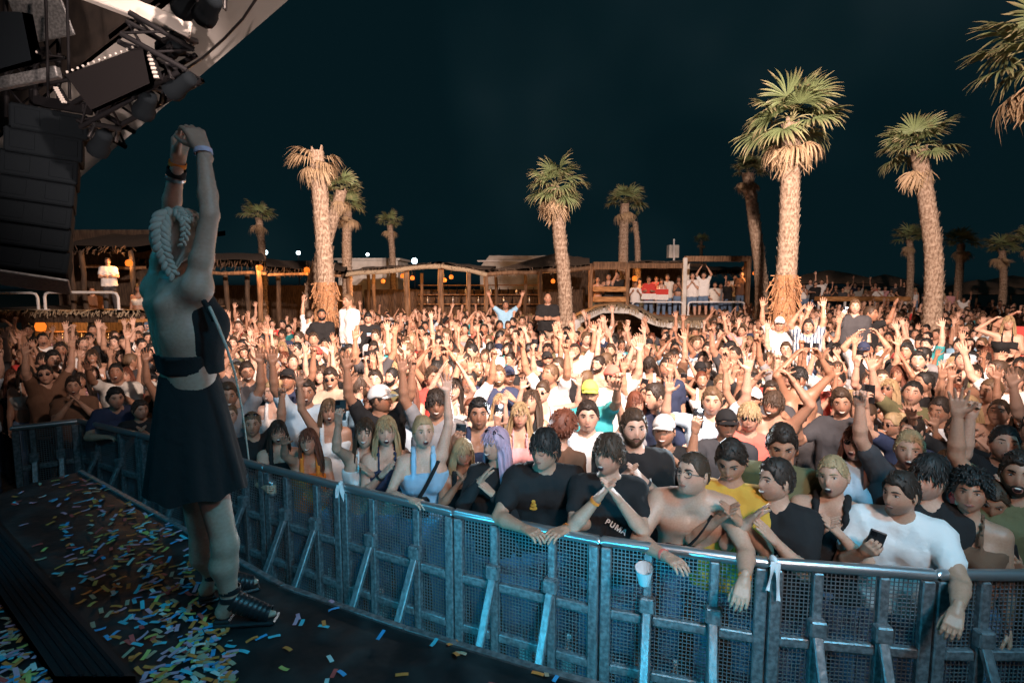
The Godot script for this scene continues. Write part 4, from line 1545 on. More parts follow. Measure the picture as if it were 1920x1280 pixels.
# path: points of the trunk from base to crown; reach: size of the leaves
func palm(label: String, path: Array, width: float, fresh: int, dead: int, reach: float, skirt: bool, sd: int, detail := true, fresh_low := -0.1, dead_mat: float = 1.0) -> void:
	var r := RandomNumberGenerator.new()
	r.seed = sd
	var root: Vector3 = path[0]
	var t := thing("palm_tree", label, "palm tree", root, "fan palms of the venue")
	var curve := Curve3D.new()
	for p in path:
		curve.add_point(p)
	for k in range(1, path.size() - 1):
		var d: Vector3 = (path[k + 1] - path[k - 1]) * 0.18
		curve.set_point_in(k, -d)
		curve.set_point_out(k, d)
	var total := curve.get_baked_length()
	var s := soup()
	var rows := int(total / 0.075) if detail else int(total / 0.16)
	var cols := 16 if detail else 12
	var pts := PackedVector3Array()
	var nz := FastNoiseLite.new()
	nz.seed = sd
	nz.frequency = 2.4
	for i in rows + 1:
		var f := float(i) / rows
		var p := curve.sample_baked(f * total)
		var w := width * 0.5 * lerpf(1.12, 0.86, f)
		for j in cols:
			var a := TAU * (j + 0.5 * (i % 2)) / cols
			var bump := 1.0 + 0.09 * nz.get_noise_3d(a * 1.5, f * total * 2.0, 0.0) + (0.05 if (j + i) % 2 == 0 else -0.05)
			pts.append(p + Vector3(cos(a), 0, sin(a)) * w * bump)
	soup_join(s, grid_soup(pts, rows + 1, cols, true, Color.WHITE, true))
	# old leaf bases standing off the trunk
	var n := int(total / 0.055) * (2 if detail else 0)
	for k in n:
		var f := (k + r.randf()) / n
		var p := curve.sample_baked(f * total)
		var a := k * 2.399 + r.randf_range(-0.3, 0.3)
		var out := Vector3(cos(a), 0, sin(a))
		var side := Vector3(-sin(a), 0, cos(a))
		var w := width * 0.5 * lerpf(1.12, 0.86, f)
		var big := 1.0
		if skirt and f < 0.42:
			big = 1.0 + 1.5 * (1.0 - f / 0.42)
		var h := r.randf_range(0.09, 0.15) * (0.6 + 0.4 * big)
		var hw := r.randf_range(0.035, 0.06) * (0.6 + 0.4 * big)
		var off := r.randf_range(0.01, 0.045) * big
		var b0 := p + out * w * 0.94
		var q := p + out * (w + off) + Vector3(0, h, 0)
		var base: int = s[0].size()
		var nn := (out + Vector3(0, -0.25, 0)).normalized()
		s[0].append_array(PackedVector3Array([b0 - side * hw - Vector3(0, 0.02, 0), b0 + side * hw - Vector3(0, 0.02, 0), q + side * hw * 0.45, q - side * hw * 0.45, b0 + out * 0.02 + Vector3(0, h * 0.4, 0)]))
		for m in 5:
			s[1].append(nn)
			s[2].append(Color.WHITE)
		s[3].append_array(PackedInt32Array([base, base + 1, base + 4, base + 1, base + 2, base + 4, base + 2, base + 3, base + 4, base + 3, base, base + 4]))
	wpart("trunk", s, M.bark, t)
	var top: Vector3 = path[path.size() - 1]
	var lean_dir := (top - (path[path.size() - 2] as Vector3)).normalized()
	if skirt:
		# shaggy fibre sleeve low on the trunk
		var fs := soup()
		var lo := total * 0.02
		var hi := total * 0.47
		var fp := PackedVector3Array()
		for i in 15:
			var f := i / 14.0
			var p := curve.sample_baked(lerpf(lo, hi, f))
			for j in 18:
				var a := TAU * j / 18
				var w := width * 0.5 * (1.24 - 0.16 * f) * (1.0 + 0.10 * nz.get_noise_3d(a * 3.0, f * 9.0, 5.0))
				fp.append(p + Vector3(cos(a), 0, sin(a)) * w)
		soup_join(fs, grid_soup(fp, 15, 18, true, Color.WHITE, true))
		for k in 260:
			var f := sqrt(r.randf())
			var p := curve.sample_baked(lerpf(lo, hi, f))
			var a := r.randf() * TAU
			var out := Vector3(cos(a), 0, sin(a))
			var st := p + out * width * 0.56
			var en: Vector3 = st + out * r.randf_range(0.02, 0.13) + Vector3(r.randf_range(-0.08, 0.08), r.randf_range(-0.42, 0.02), r.randf_range(-0.08, 0.08))
			soup_join(fs, bar_soup(st, en, 0.006, r.randf_range(0.012, 0.03)))
		wpart("fibre_sleeve", fs, M.fibre, t)
	for k in fresh + dead:
		var is_dead := k >= fresh
		var az := k * 2.39996 + r.randf_range(-0.25, 0.25)
		var f := float(k) / maxf(1.0, fresh - 1.0) if not is_dead else float(k - fresh) / maxf(1.0, dead)
		var el := lerpf(1.25, fresh_low, pow(f, 0.8)) if not is_dead else r.randf_range(-1.15, -0.35)
		if dead_mat > 1.5 and is_dead:
			el = r.randf_range(-1.1, 0.5)
		var dir := Vector3(cos(az) * cos(el), sin(el), sin(az) * cos(el)).normalized()
		var upv := Vector3.UP if absf(dir.y) < 0.9 else Vector3(-cos(az), 0.2, -sin(az))
		var zz := dir
		var xx := upv.cross(zz).normalized()
		var yy := zz.cross(xx)
		var roll := Basis(zz, r.randf_range(-0.4, 0.4))
		var sc := reach * r.randf_range(0.85, 1.12)
		var b := roll * Basis(xx, yy, zz)
		var m := fan("dead" if is_dead else "fresh", r.randi_range(0, 3))
		var o := part("dead_frond" if is_dead else "frond", m, M.frond, t, Transform3D(b.scaled(Vector3.ONE * sc), top - root + lean_dir * (0.05 if not is_dead else -0.12)))

func palms() -> void:
	# [label, depth, crown px, base px (and mid px), width m, fresh, dead, reach, skirt, detail]
	var ground := func(px: float, d: float) -> Vector3:
		var p := at(px, 530, d)
		return Vector3(p.x, 0, p.z)
	palm("tall palm with a drooping dead tan crown, left of the bar", [ground.call(612, 13.5), at(612, 560, 13.5), at(605, 430, 13.5), at(592, 283, 13.5)], 0.40, 0, 20, 0.64, true, 3, true, -0.1, 2.0)
	palm("slanting palm leaning behind the dead-crowned palm", [ground.call(560, 16), at(580, 560, 16), at(610, 460, 16), at(640, 358, 16)], 0.36, 11, 8, 0.50, false, 4)
	palm("straight mid-distance palm half hidden behind the slanting palm", [ground.call(650, 21), at(650, 480, 21), at(651, 392, 21)], 0.36, 12, 8, 0.60, false, 5)
	palm("slim far palm beside the left lamp, leaning to the right at its foot", [ground.call(496, 24), at(491, 470, 24), at(484, 408, 24)], 0.30, 12, 7, 0.58, false, 6)
	palm("slim far palm standing alone between the lamps", [ground.call(737, 27), at(736, 490, 27), at(730, 420, 27)], 0.30, 12, 7, 0.52, false, 7)
	palm("bushy palm before the bar's thatched roof with a thick tan skirt", [ground.call(1062, 15), at(1060, 560, 15), at(1049, 440, 15), at(1042, 352, 15)], 0.37, 17, 13, 0.68, false, 8, true, -0.8)
	palm("palm rising behind the wooden lookout frame", [ground.call(1170, 24), at(1169, 470, 24), at(1172, 382, 24)], 0.42, 14, 10, 0.72, false, 9)
	palm("bare-topped palm trunk just right of the palm behind the lookout", [ground.call(1197, 27), at(1196, 480, 27), at(1190, 415, 27)], 0.28, 2, 3, 0.4, false, 10)
	palm("tallest palm with a broad green fan crown and shaggy orange base", [ground.call(1472, 12.5), at(1472, 560, 12.5), at(1480, 420, 12.5), at(1484, 232, 12.5)], 0.42, 16, 13, 0.86, true, 21, true, -0.6)
	palm("thin palm leaning left beside the tallest palm", [ground.call(1432, 17), at(1428, 540, 17), at(1415, 420, 17), at(1402, 325, 17)], 0.36, 9, 9, 0.46, false, 12)
	palm("tall palm bending left at the right with a half-dead crown", [ground.call(1756, 13.5), at(1752, 520, 13.5), at(1742, 400, 13.5), at(1722, 282, 13.5)], 0.38, 13, 10, 0.70, false, 14, true, -0.5)
	palm("dim far palm left of the bending palm", [ground.call(1709, 27), at(1708, 510, 27), at(1706, 450, 27)], 0.30, 13, 8, 0.60, false, 15)
	palm("dim far palm between the bending palm and the right edge", [ground.call(1799, 27), at(1799, 520, 27), at(1803, 458, 27)], 0.34, 12, 8, 0.66, false, 16)
	palm("dim far palm nearest the right edge with a full trunk", [ground.call(1882, 26), at(1882, 540, 26), at(1880, 470, 26)], 0.30, 12, 9, 0.66, false, 17)
	palm("far palm cut off by the right edge", [ground.call(1940, 25), at(1938, 530, 25), at(1934, 452, 25)], 0.32, 12, 7, 0.66, false, 18)
	palm("small dark palm far behind the roof frame", [ground.call(1315, 48), at(1315, 500, 48), at(1315, 452, 48)], 0.3, 11, 5, 0.55, false, 19, false)
	palm("near palm crown hanging in from the upper right corner", [ground.call(1990, 11.5), at(1992, 400, 11.5), at(1962, 108, 11.5)], 0.42, 15, 13, 1.0, false, 20, true, -0.5)

# ---------------------------------------------------------------- bars, decks and pergolas behind the crowd
func post(parent: Node3D, px: float, top_py: float, d: float, w: float, base := 0.0, m: Material = null, called := "post") -> MeshInstance3D:
	var a := at(px, top_py, d)
	var rr := []
	var path := []
	for k in 6:
		path.append(Vector3(a.x + 0.02 * sin(k * 2.1 + px), lerpf(base, a.y, k / 5.0), a.z))
		rr.append(w * 0.5 * (1.0 + 0.06 * sin(k * 3.3 + px)))
	return wpart(called, tube_soup(path, rr, 10, Color.WHITE), m if m else M.wood, parent)

func beam(parent: Node3D, a: Vector3, b: Vector3, w: float, m: Material = null, called := "beam", square := false) -> MeshInstance3D:
	if square:
		return wpart(called, bar_soup(a, b, w * 0.5, w, Color.WHITE, Vector3.UP, 0.015), m if m else M.wood, parent)
	var path := []
	var rr := []
	var n := maxi(4, int(a.distance_to(b) / 0.5))
	for k in n + 1:
		path.append(a.lerp(b, float(k) / n) + Vector3(0, 0.025 * sin(k * 1.7 + a.x), 0))
		rr.append(w * 0.5 * (1.0 + 0.09 * sin(k * 2.3 + a.x * 3.0)))
	return wpart(called, tube_soup(path, rr, 10, Color.WHITE), m if m else M.wood, parent)

# thatch: a rough slab through four corners with a ragged fringe along its first edge
func thatch(parent: Node3D, a: Vector3, b: Vector3, c: Vector3, d: Vector3, thick: float, fringe: float, sd: int, m: Material = null) -> void:
	var r := RandomNumberGenerator.new()
	r.seed = sd
	var nz := FastNoiseLite.new()
	nz.seed = sd
	nz.frequency = 1.4
	var nu := maxi(6, int(a.distance_to(b) / 0.25))
	var nv := 5
	var pts := []
	for i in nv:
		for j in nu + 1:
			var p := a.lerp(b, float(j) / nu).lerp(d.lerp(c, float(j) / nu), float(i) / (nv - 1))
			p.y += 0.09 * nz.get_noise_3dv(p)
			pts.append(p)
	wpart("thatch", sheet(pts, nv, nu + 1, Vector3(0, -thick, 0)), m if m else M.thatch, parent)
	if fringe > 0.0:
		var s := soup()
		var n := int(a.distance_to(b) / 0.022)
		for k in n:
			var p := a.lerp(b, (k + r.randf()) / n) + Vector3(r.randf_range(-0.02, 0.02), r.randf_range(-thick, 0.03), r.randf_range(-0.03, 0.07))
			var e := p + Vector3(r.randf_range(-0.07, 0.07), -r.randf_range(0.3, 1.0) * fringe, r.randf_range(0.0, 0.08))
			soup_join(s, bar_soup(p, e, 0.004, r.randf_range(0.012, 0.03)))
		var f := wpart("fringe", s, m if m else M.thatch, parent)
		f.set_meta("kind", "stuff")

func lantern(px: float, py: float, d: float, label: String, energy := 0.5, size := 0.09) -> void:
	var p := at(px, py, d)
	var t := thing("lantern", label, "lantern", p, "orange lanterns of the bars")
	var s := lathe_soup([Vector2(0.01, size), Vector2(size * 0.7, size * 0.8), Vector2(size, 0.1 * size), Vector2(size * 0.8, -size * 0.8), Vector2(0.01, -size)], 12, Color.WHITE)
	part("lamp_shade", soup_mesh(s), lamp_mat(Color(1.0, 0.20, 0.02), 1.3), t)
	part("hook", soup_mesh(tube_soup([Vector3(0, size, 0), Vector3(0, size + 0.16, 0)], [0.012, 0.012], 5, Color.WHITE)), M.black_metal, t)
	var l := OmniLight3D.new()
	l.name = "lantern_light"
	add_child(l, true)
	l.position = p
	l.light_color = Color(1.0, 0.42, 0.12).linear_to_srgb()
	l.light_energy = energy
	l.omni_range = 30.0
	l.omni_attenuation = 2.0
	l.light_size = size * 0.8
	l.shadow_enabled = true

func lamp_post(px: float, py: float, d: float, label: String, size: float) -> void:
	var p := at(px, py, d)
	var t := thing("lamp_post", label, "street lamp", Vector3(p.x, 0, p.z), "white lamps behind the bars")
	part("pole", soup_mesh(tube_soup([Vector3.ZERO, Vector3(0, p.y, 0)], [0.06, 0.045], 8, Color.WHITE)), M.black_metal, t)
	part("lamp_globe", soup_mesh(ball_soup(Transform3D(Basis.from_scale(Vector3.ONE * size), Vector3(0, p.y, 0)), 8, 12, Color.WHITE)), lamp_mat(Color(0.72, 0.92, 1.0), 9.0), t)
	var l := OmniLight3D.new()
	l.name = "lamp_post_light"
	add_child(l, true)
	l.position = p
	l.light_color = Color(0.72, 0.92, 1.0).linear_to_srgb()
	l.light_energy = 3.0
	l.omni_range = 60.0
	l.omni_attenuation = 2.0
	l.light_size = size * 0.8
	l.shadow_enabled = true

# a rail of bent white tube standing on a deck: two feet and a top
func tube_rail(px0: float, px1: float, top: float, foot: float, d: float, label: String) -> void:
	var a := at(px0, top, d)
	var b := at(px1, top, d)
	var fy := at(px0, foot, d).y
	var t := thing("deck_railing", label, "railing", Vector3(a.x, fy, a.z), "white tube railings of the decks")
	var rr := 0.035
	wpart("rail_tube", tube_soup([Vector3(a.x, fy, a.z), Vector3(a.x, a.y - 0.12, a.z), Vector3(a.x + 0.04, a.y - 0.03, a.z), a + Vector3(0.14, 0, 0), b - Vector3(0.14, 0, 0), Vector3(b.x - 0.04, b.y - 0.03, b.z), Vector3(b.x, b.y - 0.12, b.z), Vector3(b.x, fy, b.z)], [rr, rr, rr, rr, rr, rr, rr, rr], 8, Color.WHITE), M.white_paint, t)
	wpart("base_plate", box_soup(Transform3D(Basis.from_scale(Vector3(0.14, 0.02, 0.14)), Vector3(a.x, fy + 0.01, a.z)), Color.WHITE, 0.004), M.white_paint, t)
	wpart("base_plate", box_soup(Transform3D(Basis.from_scale(Vector3(0.14, 0.02, 0.14)), Vector3(b.x, fy + 0.01, b.z)), Color.WHITE, 0.004), M.white_paint, t)

# deck of planks between two x at a height, z from near to far
func plank_deck(parent: Node3D, x0: float, x1: float, y: float, z0: float, z1: float, m: Material) -> void:
	var n := int((z0 - z1) / 0.30)
	for k in n:
		var z := lerpf(z0, z1, (k + 0.5) / n)
		wpart("plank", box_soup(Transform3D(Basis.from_scale(Vector3(x1 - x0, 0.05, (z0 - z1) / n - 0.012)), Vector3((x0 + x1) * 0.5, y - 0.025, z)), Color.WHITE, 0.006), m, parent)
	wpart("fascia", box_soup(Transform3D(Basis.from_scale(Vector3(x1 - x0, 0.22, 0.06)), Vector3((x0 + x1) * 0.5, y - 0.165, z0 - 0.04)), Color.WHITE, 0.008), m, parent)

func back_buildings() -> void:
	var W := func(px: float, py: float, d: float) -> Vector3: return at(px, py, d)
	# ---- two-storey bar at the left
	var lb := thing("beach_bar", "dark two-storey wooden bar at the left with a deck above its counter", "bar", Vector3(at(130, 580, 14).x, 0, -14))
	var dy := at(130, 584, 14).y
	var lx := at(-140, 580, 14).x
	var rx := at(268, 580, 14).x
	plank_deck(lb, lx, rx, dy, -14.0, -18.0, M.dark_wood)
	thatch(lb, Vector3(lx, dy + 0.03, -13.9), Vector3(rx, dy + 0.03, -13.9), Vector3(rx, dy + 0.02, -14.6), Vector3(lx, dy + 0.02, -14.6), 0.06, 0.14, 31, M.rope)
	wpart("back_wall", box_soup(Transform3D(Basis.from_scale(Vector3(rx - lx, dy, 0.15)), Vector3((lx + rx) * 0.5, dy * 0.5 - 0.14, -17.2)), Color.WHITE), M.dark_wood, lb)
	for k in 3:
		wpart("shelf", box_soup(Transform3D(Basis.from_scale(Vector3((rx - lx) * 0.8, 0.04, 0.3)), Vector3((lx + rx) * 0.5, dy - 0.75 - 0.38 * k, -16.95)), Color.WHITE, 0.005), M.wood, lb)
	for px in [-60, 45, 128, 186, 262]:
		post(lb, px, 588, 14.15, 0.14, 0.0, M.dark_wood)
	for px in [130, 152, 245]:
		post(lb, px, 470, 15.0, 0.13, dy, M.dark_wood)
	var up0: Vector3 = W.call(60, 462, 15)
	var up1: Vector3 = W.call(252, 462, 15)
	thatch(lb, up0, up1, up1 + Vector3(0.4, 0.75, -4), up0 + Vector3(0, 0.75, -4), 0.16, 0.12, 32, M.dark_wood)
	wpart("back_panel", box_soup(Transform3D(Basis.from_scale(Vector3(up1.x - lx, 2.4, 0.1)), Vector3((lx + up1.x) * 0.5, dy + 1.2, -18.2)), Color.WHITE), M.dark_wood, lb)
	beam(lb, W.call(150, 500, 16.5), W.call(275, 502, 16.5), 0.10, M.wood)
	tube_rail(-40, 69, 549, 581, 14.1, "white tube railing on the left deck, cut off by the picture edge")
	tube_rail(82, 220, 548, 581, 14.1, "white tube railing on the left deck beside the loudspeakers")
	for k in 12:
		var bp := at(112 + k * 8.5 + (k % 3) * 2.0, 640, 16.8)
		var b := thing("bottle", "bottle on the middle shelf of the dark left bar", "bottle", Vector3(bp.x, dy - 0.73 - 0.38, -16.92), "bottles on the left bar's shelf")
		part("bottle_glass", soup_mesh(lathe_soup([Vector2(0.002, 0), Vector2(0.04, 0), Vector2(0.042, 0.17), Vector2(0.016, 0.23), Vector2(0.016, 0.30), Vector2(0.002, 0.30)], 10, Color.WHITE)), [cloth("brown"), cloth("olive"), cloth("beige")][k % 3] if false else M.glass_dark if k % 2 else M.rail_steel, b)
	lantern(75, 612, 15.8, "bright orange lantern glowing in the dark left bar", 6.0, 0.14)
	lantern(241, 493, 14.9, "orange lantern at the top of the left deck post", 1.5)
	var ct := thing("bar_table", "orange wooden counter board beside the left bar", "table", at(250, 640, 13.0))
	wpart("table_top", box_soup(Transform3D(Basis.from_scale(Vector3(0.5, 0.07, 0.35)), at(250, 601, 13)), Color.WHITE, 0.01), M.orange_wood, ct)
	for px in [236, 264]:
		post(ct, px, 604, 13.0, 0.07, 0.0, M.wood, "leg")

	# ---- dark pergola behind the woman
	var pg := thing("pergola", "dark thatched pergola behind the raised arms of the woman", "pergola", Vector3(at(500, 560, 18).x, 0, -18))
	thatch(pg, W.call(250, 484, 18), W.call(498, 488, 18), W.call(490, 474, 22), W.call(250, 472, 22), 0.22, 0.2, 33, M.dark_wood)
	thatch(pg, W.call(498, 500, 18.5), W.call(645, 508, 18.5), W.call(655, 494, 23), W.call(498, 484, 23), 0.18, 0.2, 34, M.dark_wood)
	beam(pg, W.call(390, 511, 17.8), W.call(500, 513, 17.8), 0.12)
	beam(pg, W.call(500, 514, 17.9), W.call(640, 516, 17.9), 0.10)
	for px in [422, 462, 520, 600]:
		post(pg, px, 508, 18.6, 0.15, 0.0, M.dark_wood)
	post(pg, 484, 497, 17.6, 0.16)
	wpart("back_wall", box_soup(Transform3D(Basis.from_scale(Vector3(9, 2.6, 0.1)), Vector3(at(480, 530, 24).x, 1.3, -24)), Color.WHITE), M.dark_wood, pg)
	lantern(487, 502, 17.3, "orange lantern on the post left of the dead-crowned palm", 2.0)
	lantern(575, 506, 17.6, "small orange lantern just left of the slanting palm", 1.0)

	# ---- long bar in the middle
	var mb := thing("thatched_bar", "long open bar with round posts and a low thatched roof", "bar", Vector3(at(860, 560, 21).x, 0, -21))
	var line := [W.call(648, 515, 20.5), W.call(826, 498, 20.5), W.call(912, 514, 20.8), W.call(1012, 509, 21.0), W.call(1106, 503, 21.2)]
	for k in 4:
		beam(mb, line[k], line[k + 1], 0.17, M.rope if k < 2 else M.wood)
	for q in [[652, 515], [762, 505], [826, 499], [878, 508], [911, 514], [1013, 509]]:
		post(mb, q[0], q[1], 20.8, 0.21 if q[0] == 826 or q[0] == 762 else 0.17)
	for q in [[700, 22.5], [790, 23.5], [930, 23.5], [985, 23], [690, 24]]:
		post(mb, q[0], 512, q[1], 0.14, 0.0, M.dark_wood)
	thatch(mb, line[0] + Vector3(0, 0.12, 0), line[1] + Vector3(0, 0.12, 0), W.call(826, 492, 26), W.call(690, 500, 26), 0.14, 0.10, 35)
	thatch(mb, line[1] + Vector3(0, 0.12, 0), line[2] + Vector3(0, 0.14, 0), W.call(930, 500, 26), W.call(826, 492, 26), 0.14, 0.10, 36)
	thatch(mb, line[2] + Vector3(0, 0.14, 0), line[4] + Vector3(0, 0.14, 0), W.call(1105, 484, 25), W.call(1050, 474, 25), 0.16, 0.16, 37)
	wpart("back_wall", box_soup(Transform3D(Basis.from_scale(Vector3(10, 2.4, 0.15)), Vector3(at(890, 530, 25.5).x, 1.2, -25.5)), Color.WHITE), M.dark_wood, mb)
	for k in 3:
		wpart("shelf", box_soup(Transform3D(Basis.from_scale(Vector3(5.5, 0.05, 0.35)), Vector3(at(900, 530, 25.2).x, 1.75 + 0.42 * k, -25.2)), Color.WHITE, 0.006), M.wood, mb)
	for k in 26:
		var x := at(800, 530, 25).x + 0.19 * k
		var b := thing("bottle", "bottle on the lit back shelf of the long bar", "bottle", Vector3(x, 2.195 if k % 2 else 1.775, -25.15), "bottles on the long bar's shelf")
		part("bottle_glass", soup_mesh(lathe_soup([Vector2(0.002, 0), Vector2(0.045, 0), Vector2(0.046, 0.18), Vector2(0.017, 0.24), Vector2(0.017, 0.31), Vector2(0.002, 0.31)], 8, Color.WHITE)), M.glass_dark if k % 3 else M.rail_steel, b)
	var lans := [[755, 517, "leftmost orange lantern under the long bar's beam, a bright pale one"], [773, 521, "orange lantern right of the second bar post"], [718, 527, "low orange lantern in the dim left of the long bar"], [833, 525, "orange lantern just right of the thick bar post"], [846, 519, "orange lantern hanging right of the thick post, higher one"], [653, 517, "orange lantern at the left end of the long bar"], [1037, 527, "orange lantern between the bar and the skirted palm"]]
	for q in lans:
		lantern(q[0], q[1], 21.6, q[2], 2.2, 0.085)
	var pw := thing("small_building", "small plain white building behind the long bar's left end", "building", Vector3(at(685, 530, 30).x, 0, -30))
	wpart("wall", box_soup(Transform3D(Basis.from_scale(Vector3(3.2, at(685, 488, 30).y, 3.0)), Vector3(at(690, 530, 30).x, at(685, 488, 30).y * 0.5, -31.5)), Color.WHITE, 0.02), M.plaster, pw)
	wpart("roof_slab", box_soup(Transform3D(Basis.from_scale(Vector3(3.5, 0.12, 3.3)), Vector3(at(690, 530, 30).x, at(685, 488, 30).y + 0.06, -31.5)), Color.WHITE, 0.02), M.plaster, pw)
	var wb := thing("white_building", "white flat-roofed building with a slanted end behind the thatch", "building", Vector3(at(970, 530, 33).x, 0, -33))
	var y0 := at(970, 500, 33).y
	var y1 := at(970, 479, 33).y
	var a0 := at(900, 500, 33).x
	var a1 := at(1040, 500, 33).x
	wpart("wall", box_soup(Transform3D(Basis.from_scale(Vector3(a1 - a0, y0, 4)), Vector3((a0 + a1) * 0.5, y0 * 0.5, -35)), Color.WHITE), M.plaster, wb)
	var slab := PackedVector3Array([Vector3(a0, y0, -33), Vector3(a1, y0, -33), Vector3(a1, y1, -33), Vector3(a0 + 0.55, y1, -33)])
	wpart("parapet", sheet([slab[3], slab[2], slab[0], slab[1]], 2, 2, Vector3(0, 0, -3)), M.plaster, wb)
	wpart("ledge", box_soup(Transform3D(Basis.from_scale(Vector3(a1 - a0 + 0.3, 0.10, 0.3)), Vector3((a0 + a1) * 0.5, (y0 + y1) * 0.5, -32.9)), Color.WHITE, 0.02), M.white_paint, wb)

	# ---- lookout frame
	var lo := thing("wooden_lookout", "square wooden lookout frame with two rails and a broad top board", "lookout", Vector3(at(1142, 560, 22).x, 0, -22))
	for q in [[1108, 22.0], [1177, 22.0], [1112, 24.0], [1172, 24.0]]:
		var a := at(q[0], 494, q[1])
		wpart("post", box_soup(Transform3D(Basis.from_scale(Vector3(0.16, a.y, 0.16)), Vector3(a.x, a.y * 0.5, a.z)), Color.WHITE, 0.02), M.wood, lo)
	for py in [498, 542, 561]:
		var a := at(1112, py, 21.9)
		var b := at(1174, py, 21.9)
		beam(lo, a, b, 0.30 if py == 498 else 0.20, M.wood if py == 498 else M.orange_wood, "rail", true)
	var ly := at(1140, 590, 22).y
	plank_deck(lo, at(1106, 590, 22).x, at(1180, 590, 22).x, ly, -22.0, -24.2, M.wood)

	# ---- raised deck with frames right of the lookout
	var dk := thing("raised_deck", "raised wooden deck with tall square frames right of the lookout", "deck", Vector3(at(1300, 590, 24).x, 0, -24))
	var ey := at(1300, 592, 24).y
	var ex0 := at(1180, 592, 24).x
	var ex1 := at(1412, 592, 24).x
	plank_deck(dk, ex0, ex1, ey, -24.0, -29.0, M.wood)
	wpart("dark_wall", box_soup(Transform3D(Basis.from_scale(Vector3(ex1 - ex0 + 3.0, ey - 0.3, 0.15)), Vector3((ex0 + ex1) * 0.5 - 1.4, (ey - 0.3) * 0.5, -25.6)), Color.WHITE), M.dark_wood, dk)
	for q in [[1285, 483, 24.2], [1405, 483, 24.2], [1290, 490, 28], [1400, 490, 28], [1190, 498, 28]]:
		var a := at(q[0], q[1], q[2])
		wpart("post", box_soup(Transform3D(Basis.from_scale(Vector3(0.17, a.y - ey, 0.17)), Vector3(a.x, (a.y + ey) * 0.5, a.z)), Color.WHITE, 0.02), M.wood if q[0] > 1300 or q[0] < 1200 else M.plaster, dk)
	beam(dk, W.call(1283, 485, 24.2), W.call(1409, 485, 24.2), 0.24, M.wood, "top_beam", true)
	beam(dk, W.call(1178, 498, 24.2), W.call(1285, 498, 24.2), 0.22, M.wood, "top_beam", true)
	beam(dk, W.call(1285, 485, 24.2), W.call(1292, 490, 28), 0.2, M.wood, "top_beam", true)
	beam(dk, W.call(1405, 485, 24.2), W.call(1402, 490, 28), 0.2, M.wood, "top_beam", true)
	thatch(dk, W.call(1180, 491, 24.6), W.call(1284, 491, 24.6), W.call(1284, 488, 28.5), W.call(1180, 489, 28.5), 0.10, 0.05, 41)
	thatch(dk, W.call(1290, 506, 28.2), W.call(1400, 506, 28.2), W.call(1400, 500, 31), W.call(1290, 500, 31), 0.2, 0.25, 42, M.dark_wood)
	wpart("back_wall", box_soup(Transform3D(Basis.from_scale(Vector3(ex1 - ex0 + 4.0, 2.6, 0.12)), Vector3((ex0 + ex1) * 0.5 - 1.5, ey + 1.2, -31.5)), Color.WHITE), M.dark_wood, dk)
	wpart("chimney", box_soup(Transform3D(Basis.from_scale(Vector3(0.55, 0.7, 0.5)), at(1262, 468, 31) + Vector3(0, -0.1, 0)), Color.WHITE, 0.02), M.plaster, dk)
	wpart("vent_pipe", tube_soup([at(1264, 490, 30.5), at(1264, 448, 30.5)], [0.05, 0.05], 8, Color.WHITE), M.white_paint, dk)
	tube_rail(1186, 1281, 566, 591, 24.15, "white tube railing in front of the man in red on the deck")
	tube_rail(1291, 1397, 566, 591, 24.15, "white tube railing below the tall square frame")
	lantern(1190, 522, 25.5, "orange lantern behind the lookout's right post", 2.5, 0.12)
	lantern(1415, 512, 24.5, "orange lantern left of the tallest palm's trunk", 1.2, 0.08)

	# ---- arched straw awning under the deck
	var aw := thing("straw_awning", "arched straw awning with a scalloped white edge below the deck", "awning", at(1160, 590, 20.5))
	var pts := []
	var n := 19
	for i in 3:
		for k in n:
			var f := float(k) / (n - 1)
			var px := lerpf(1072, 1335, f)
			var py := 598.0 - 28.0 * sin(clampf(f / 0.62, 0.0, 1.0) * PI) + 3.0 * f
			pts.append(at(px, py - i * 3.0, 20.5 + i * 1.1) + Vector3(0, 0.02 * sin(k * 2.4), 0))
	wpart("straw_roof", sheet(pts, 3, n, Vector3(0, -0.07, 0)), M.rope, aw)
	var vs := PackedVector3Array()
	for i in 2:
		for k in n * 3:
			var f := float(k) / (n * 3 - 1)
			var px := lerpf(1076, 1330, f)
			var py := 601.0 - 27.0 * sin(clampf(f / 0.62, 0.0, 1.0) * PI) + 3.0 * f + (0.0 if i == 0 else 9.0 + 3.0 * absf(sin(f * 15.0)))
			vs.append(at(px, py, 20.55 + 0.02 * sin(k * 1.3)))
	wpart("scalloped_edge", grid_soup(vs, 2, n * 3, false, Color.WHITE), M.plaster, aw)
	var fr := soup()
	var rr := RandomNumberGenerator.new()
	rr.seed = 9
	for k in 260:
		var f := rr.randf()
		var p := at(lerpf(1074, 1333, f), 598.0 - 28.0 * sin(clampf(f / 0.62, 0.0, 1.0) * PI) + 3.0 * f, 20.45)
		soup_join(fr, bar_soup(p, p + Vector3(rr.randf_range(-0.06, 0.06), -rr.randf_range(0.05, 0.22) * (1.8 if f > 0.78 else 1.0), 0.03), 0.004, 0.02))
	wpart("fringe", fr, M.rope, aw).set_meta("kind", "stuff")
	for px in [1090, 1248, 1325]:
		post(aw, px, 600, 20.8, 0.13)

	# ---- right terrace with an orange counter
	var rt := thing("terrace", "low terrace with an orange counter in front of a dense row of people", "terrace", Vector3(at(1620, 600, 27).x, 0, -27))
	var ty := at(1620, 601, 27).y
	plank_deck(rt, at(1480, 600, 27).x, at(1725, 600, 27).x, ty, -27.0, -31.0, M.wood)
	wpart("counter", box_soup(Transform3D(Basis.from_scale(Vector3(at(1703, 560, 27).x - at(1532, 560, 27).x, 0.22, 0.45)), (at(1703, 562, 27) + at(1532, 558, 27)) * 0.5), Color.WHITE, 0.02), M.orange_wood, rt)
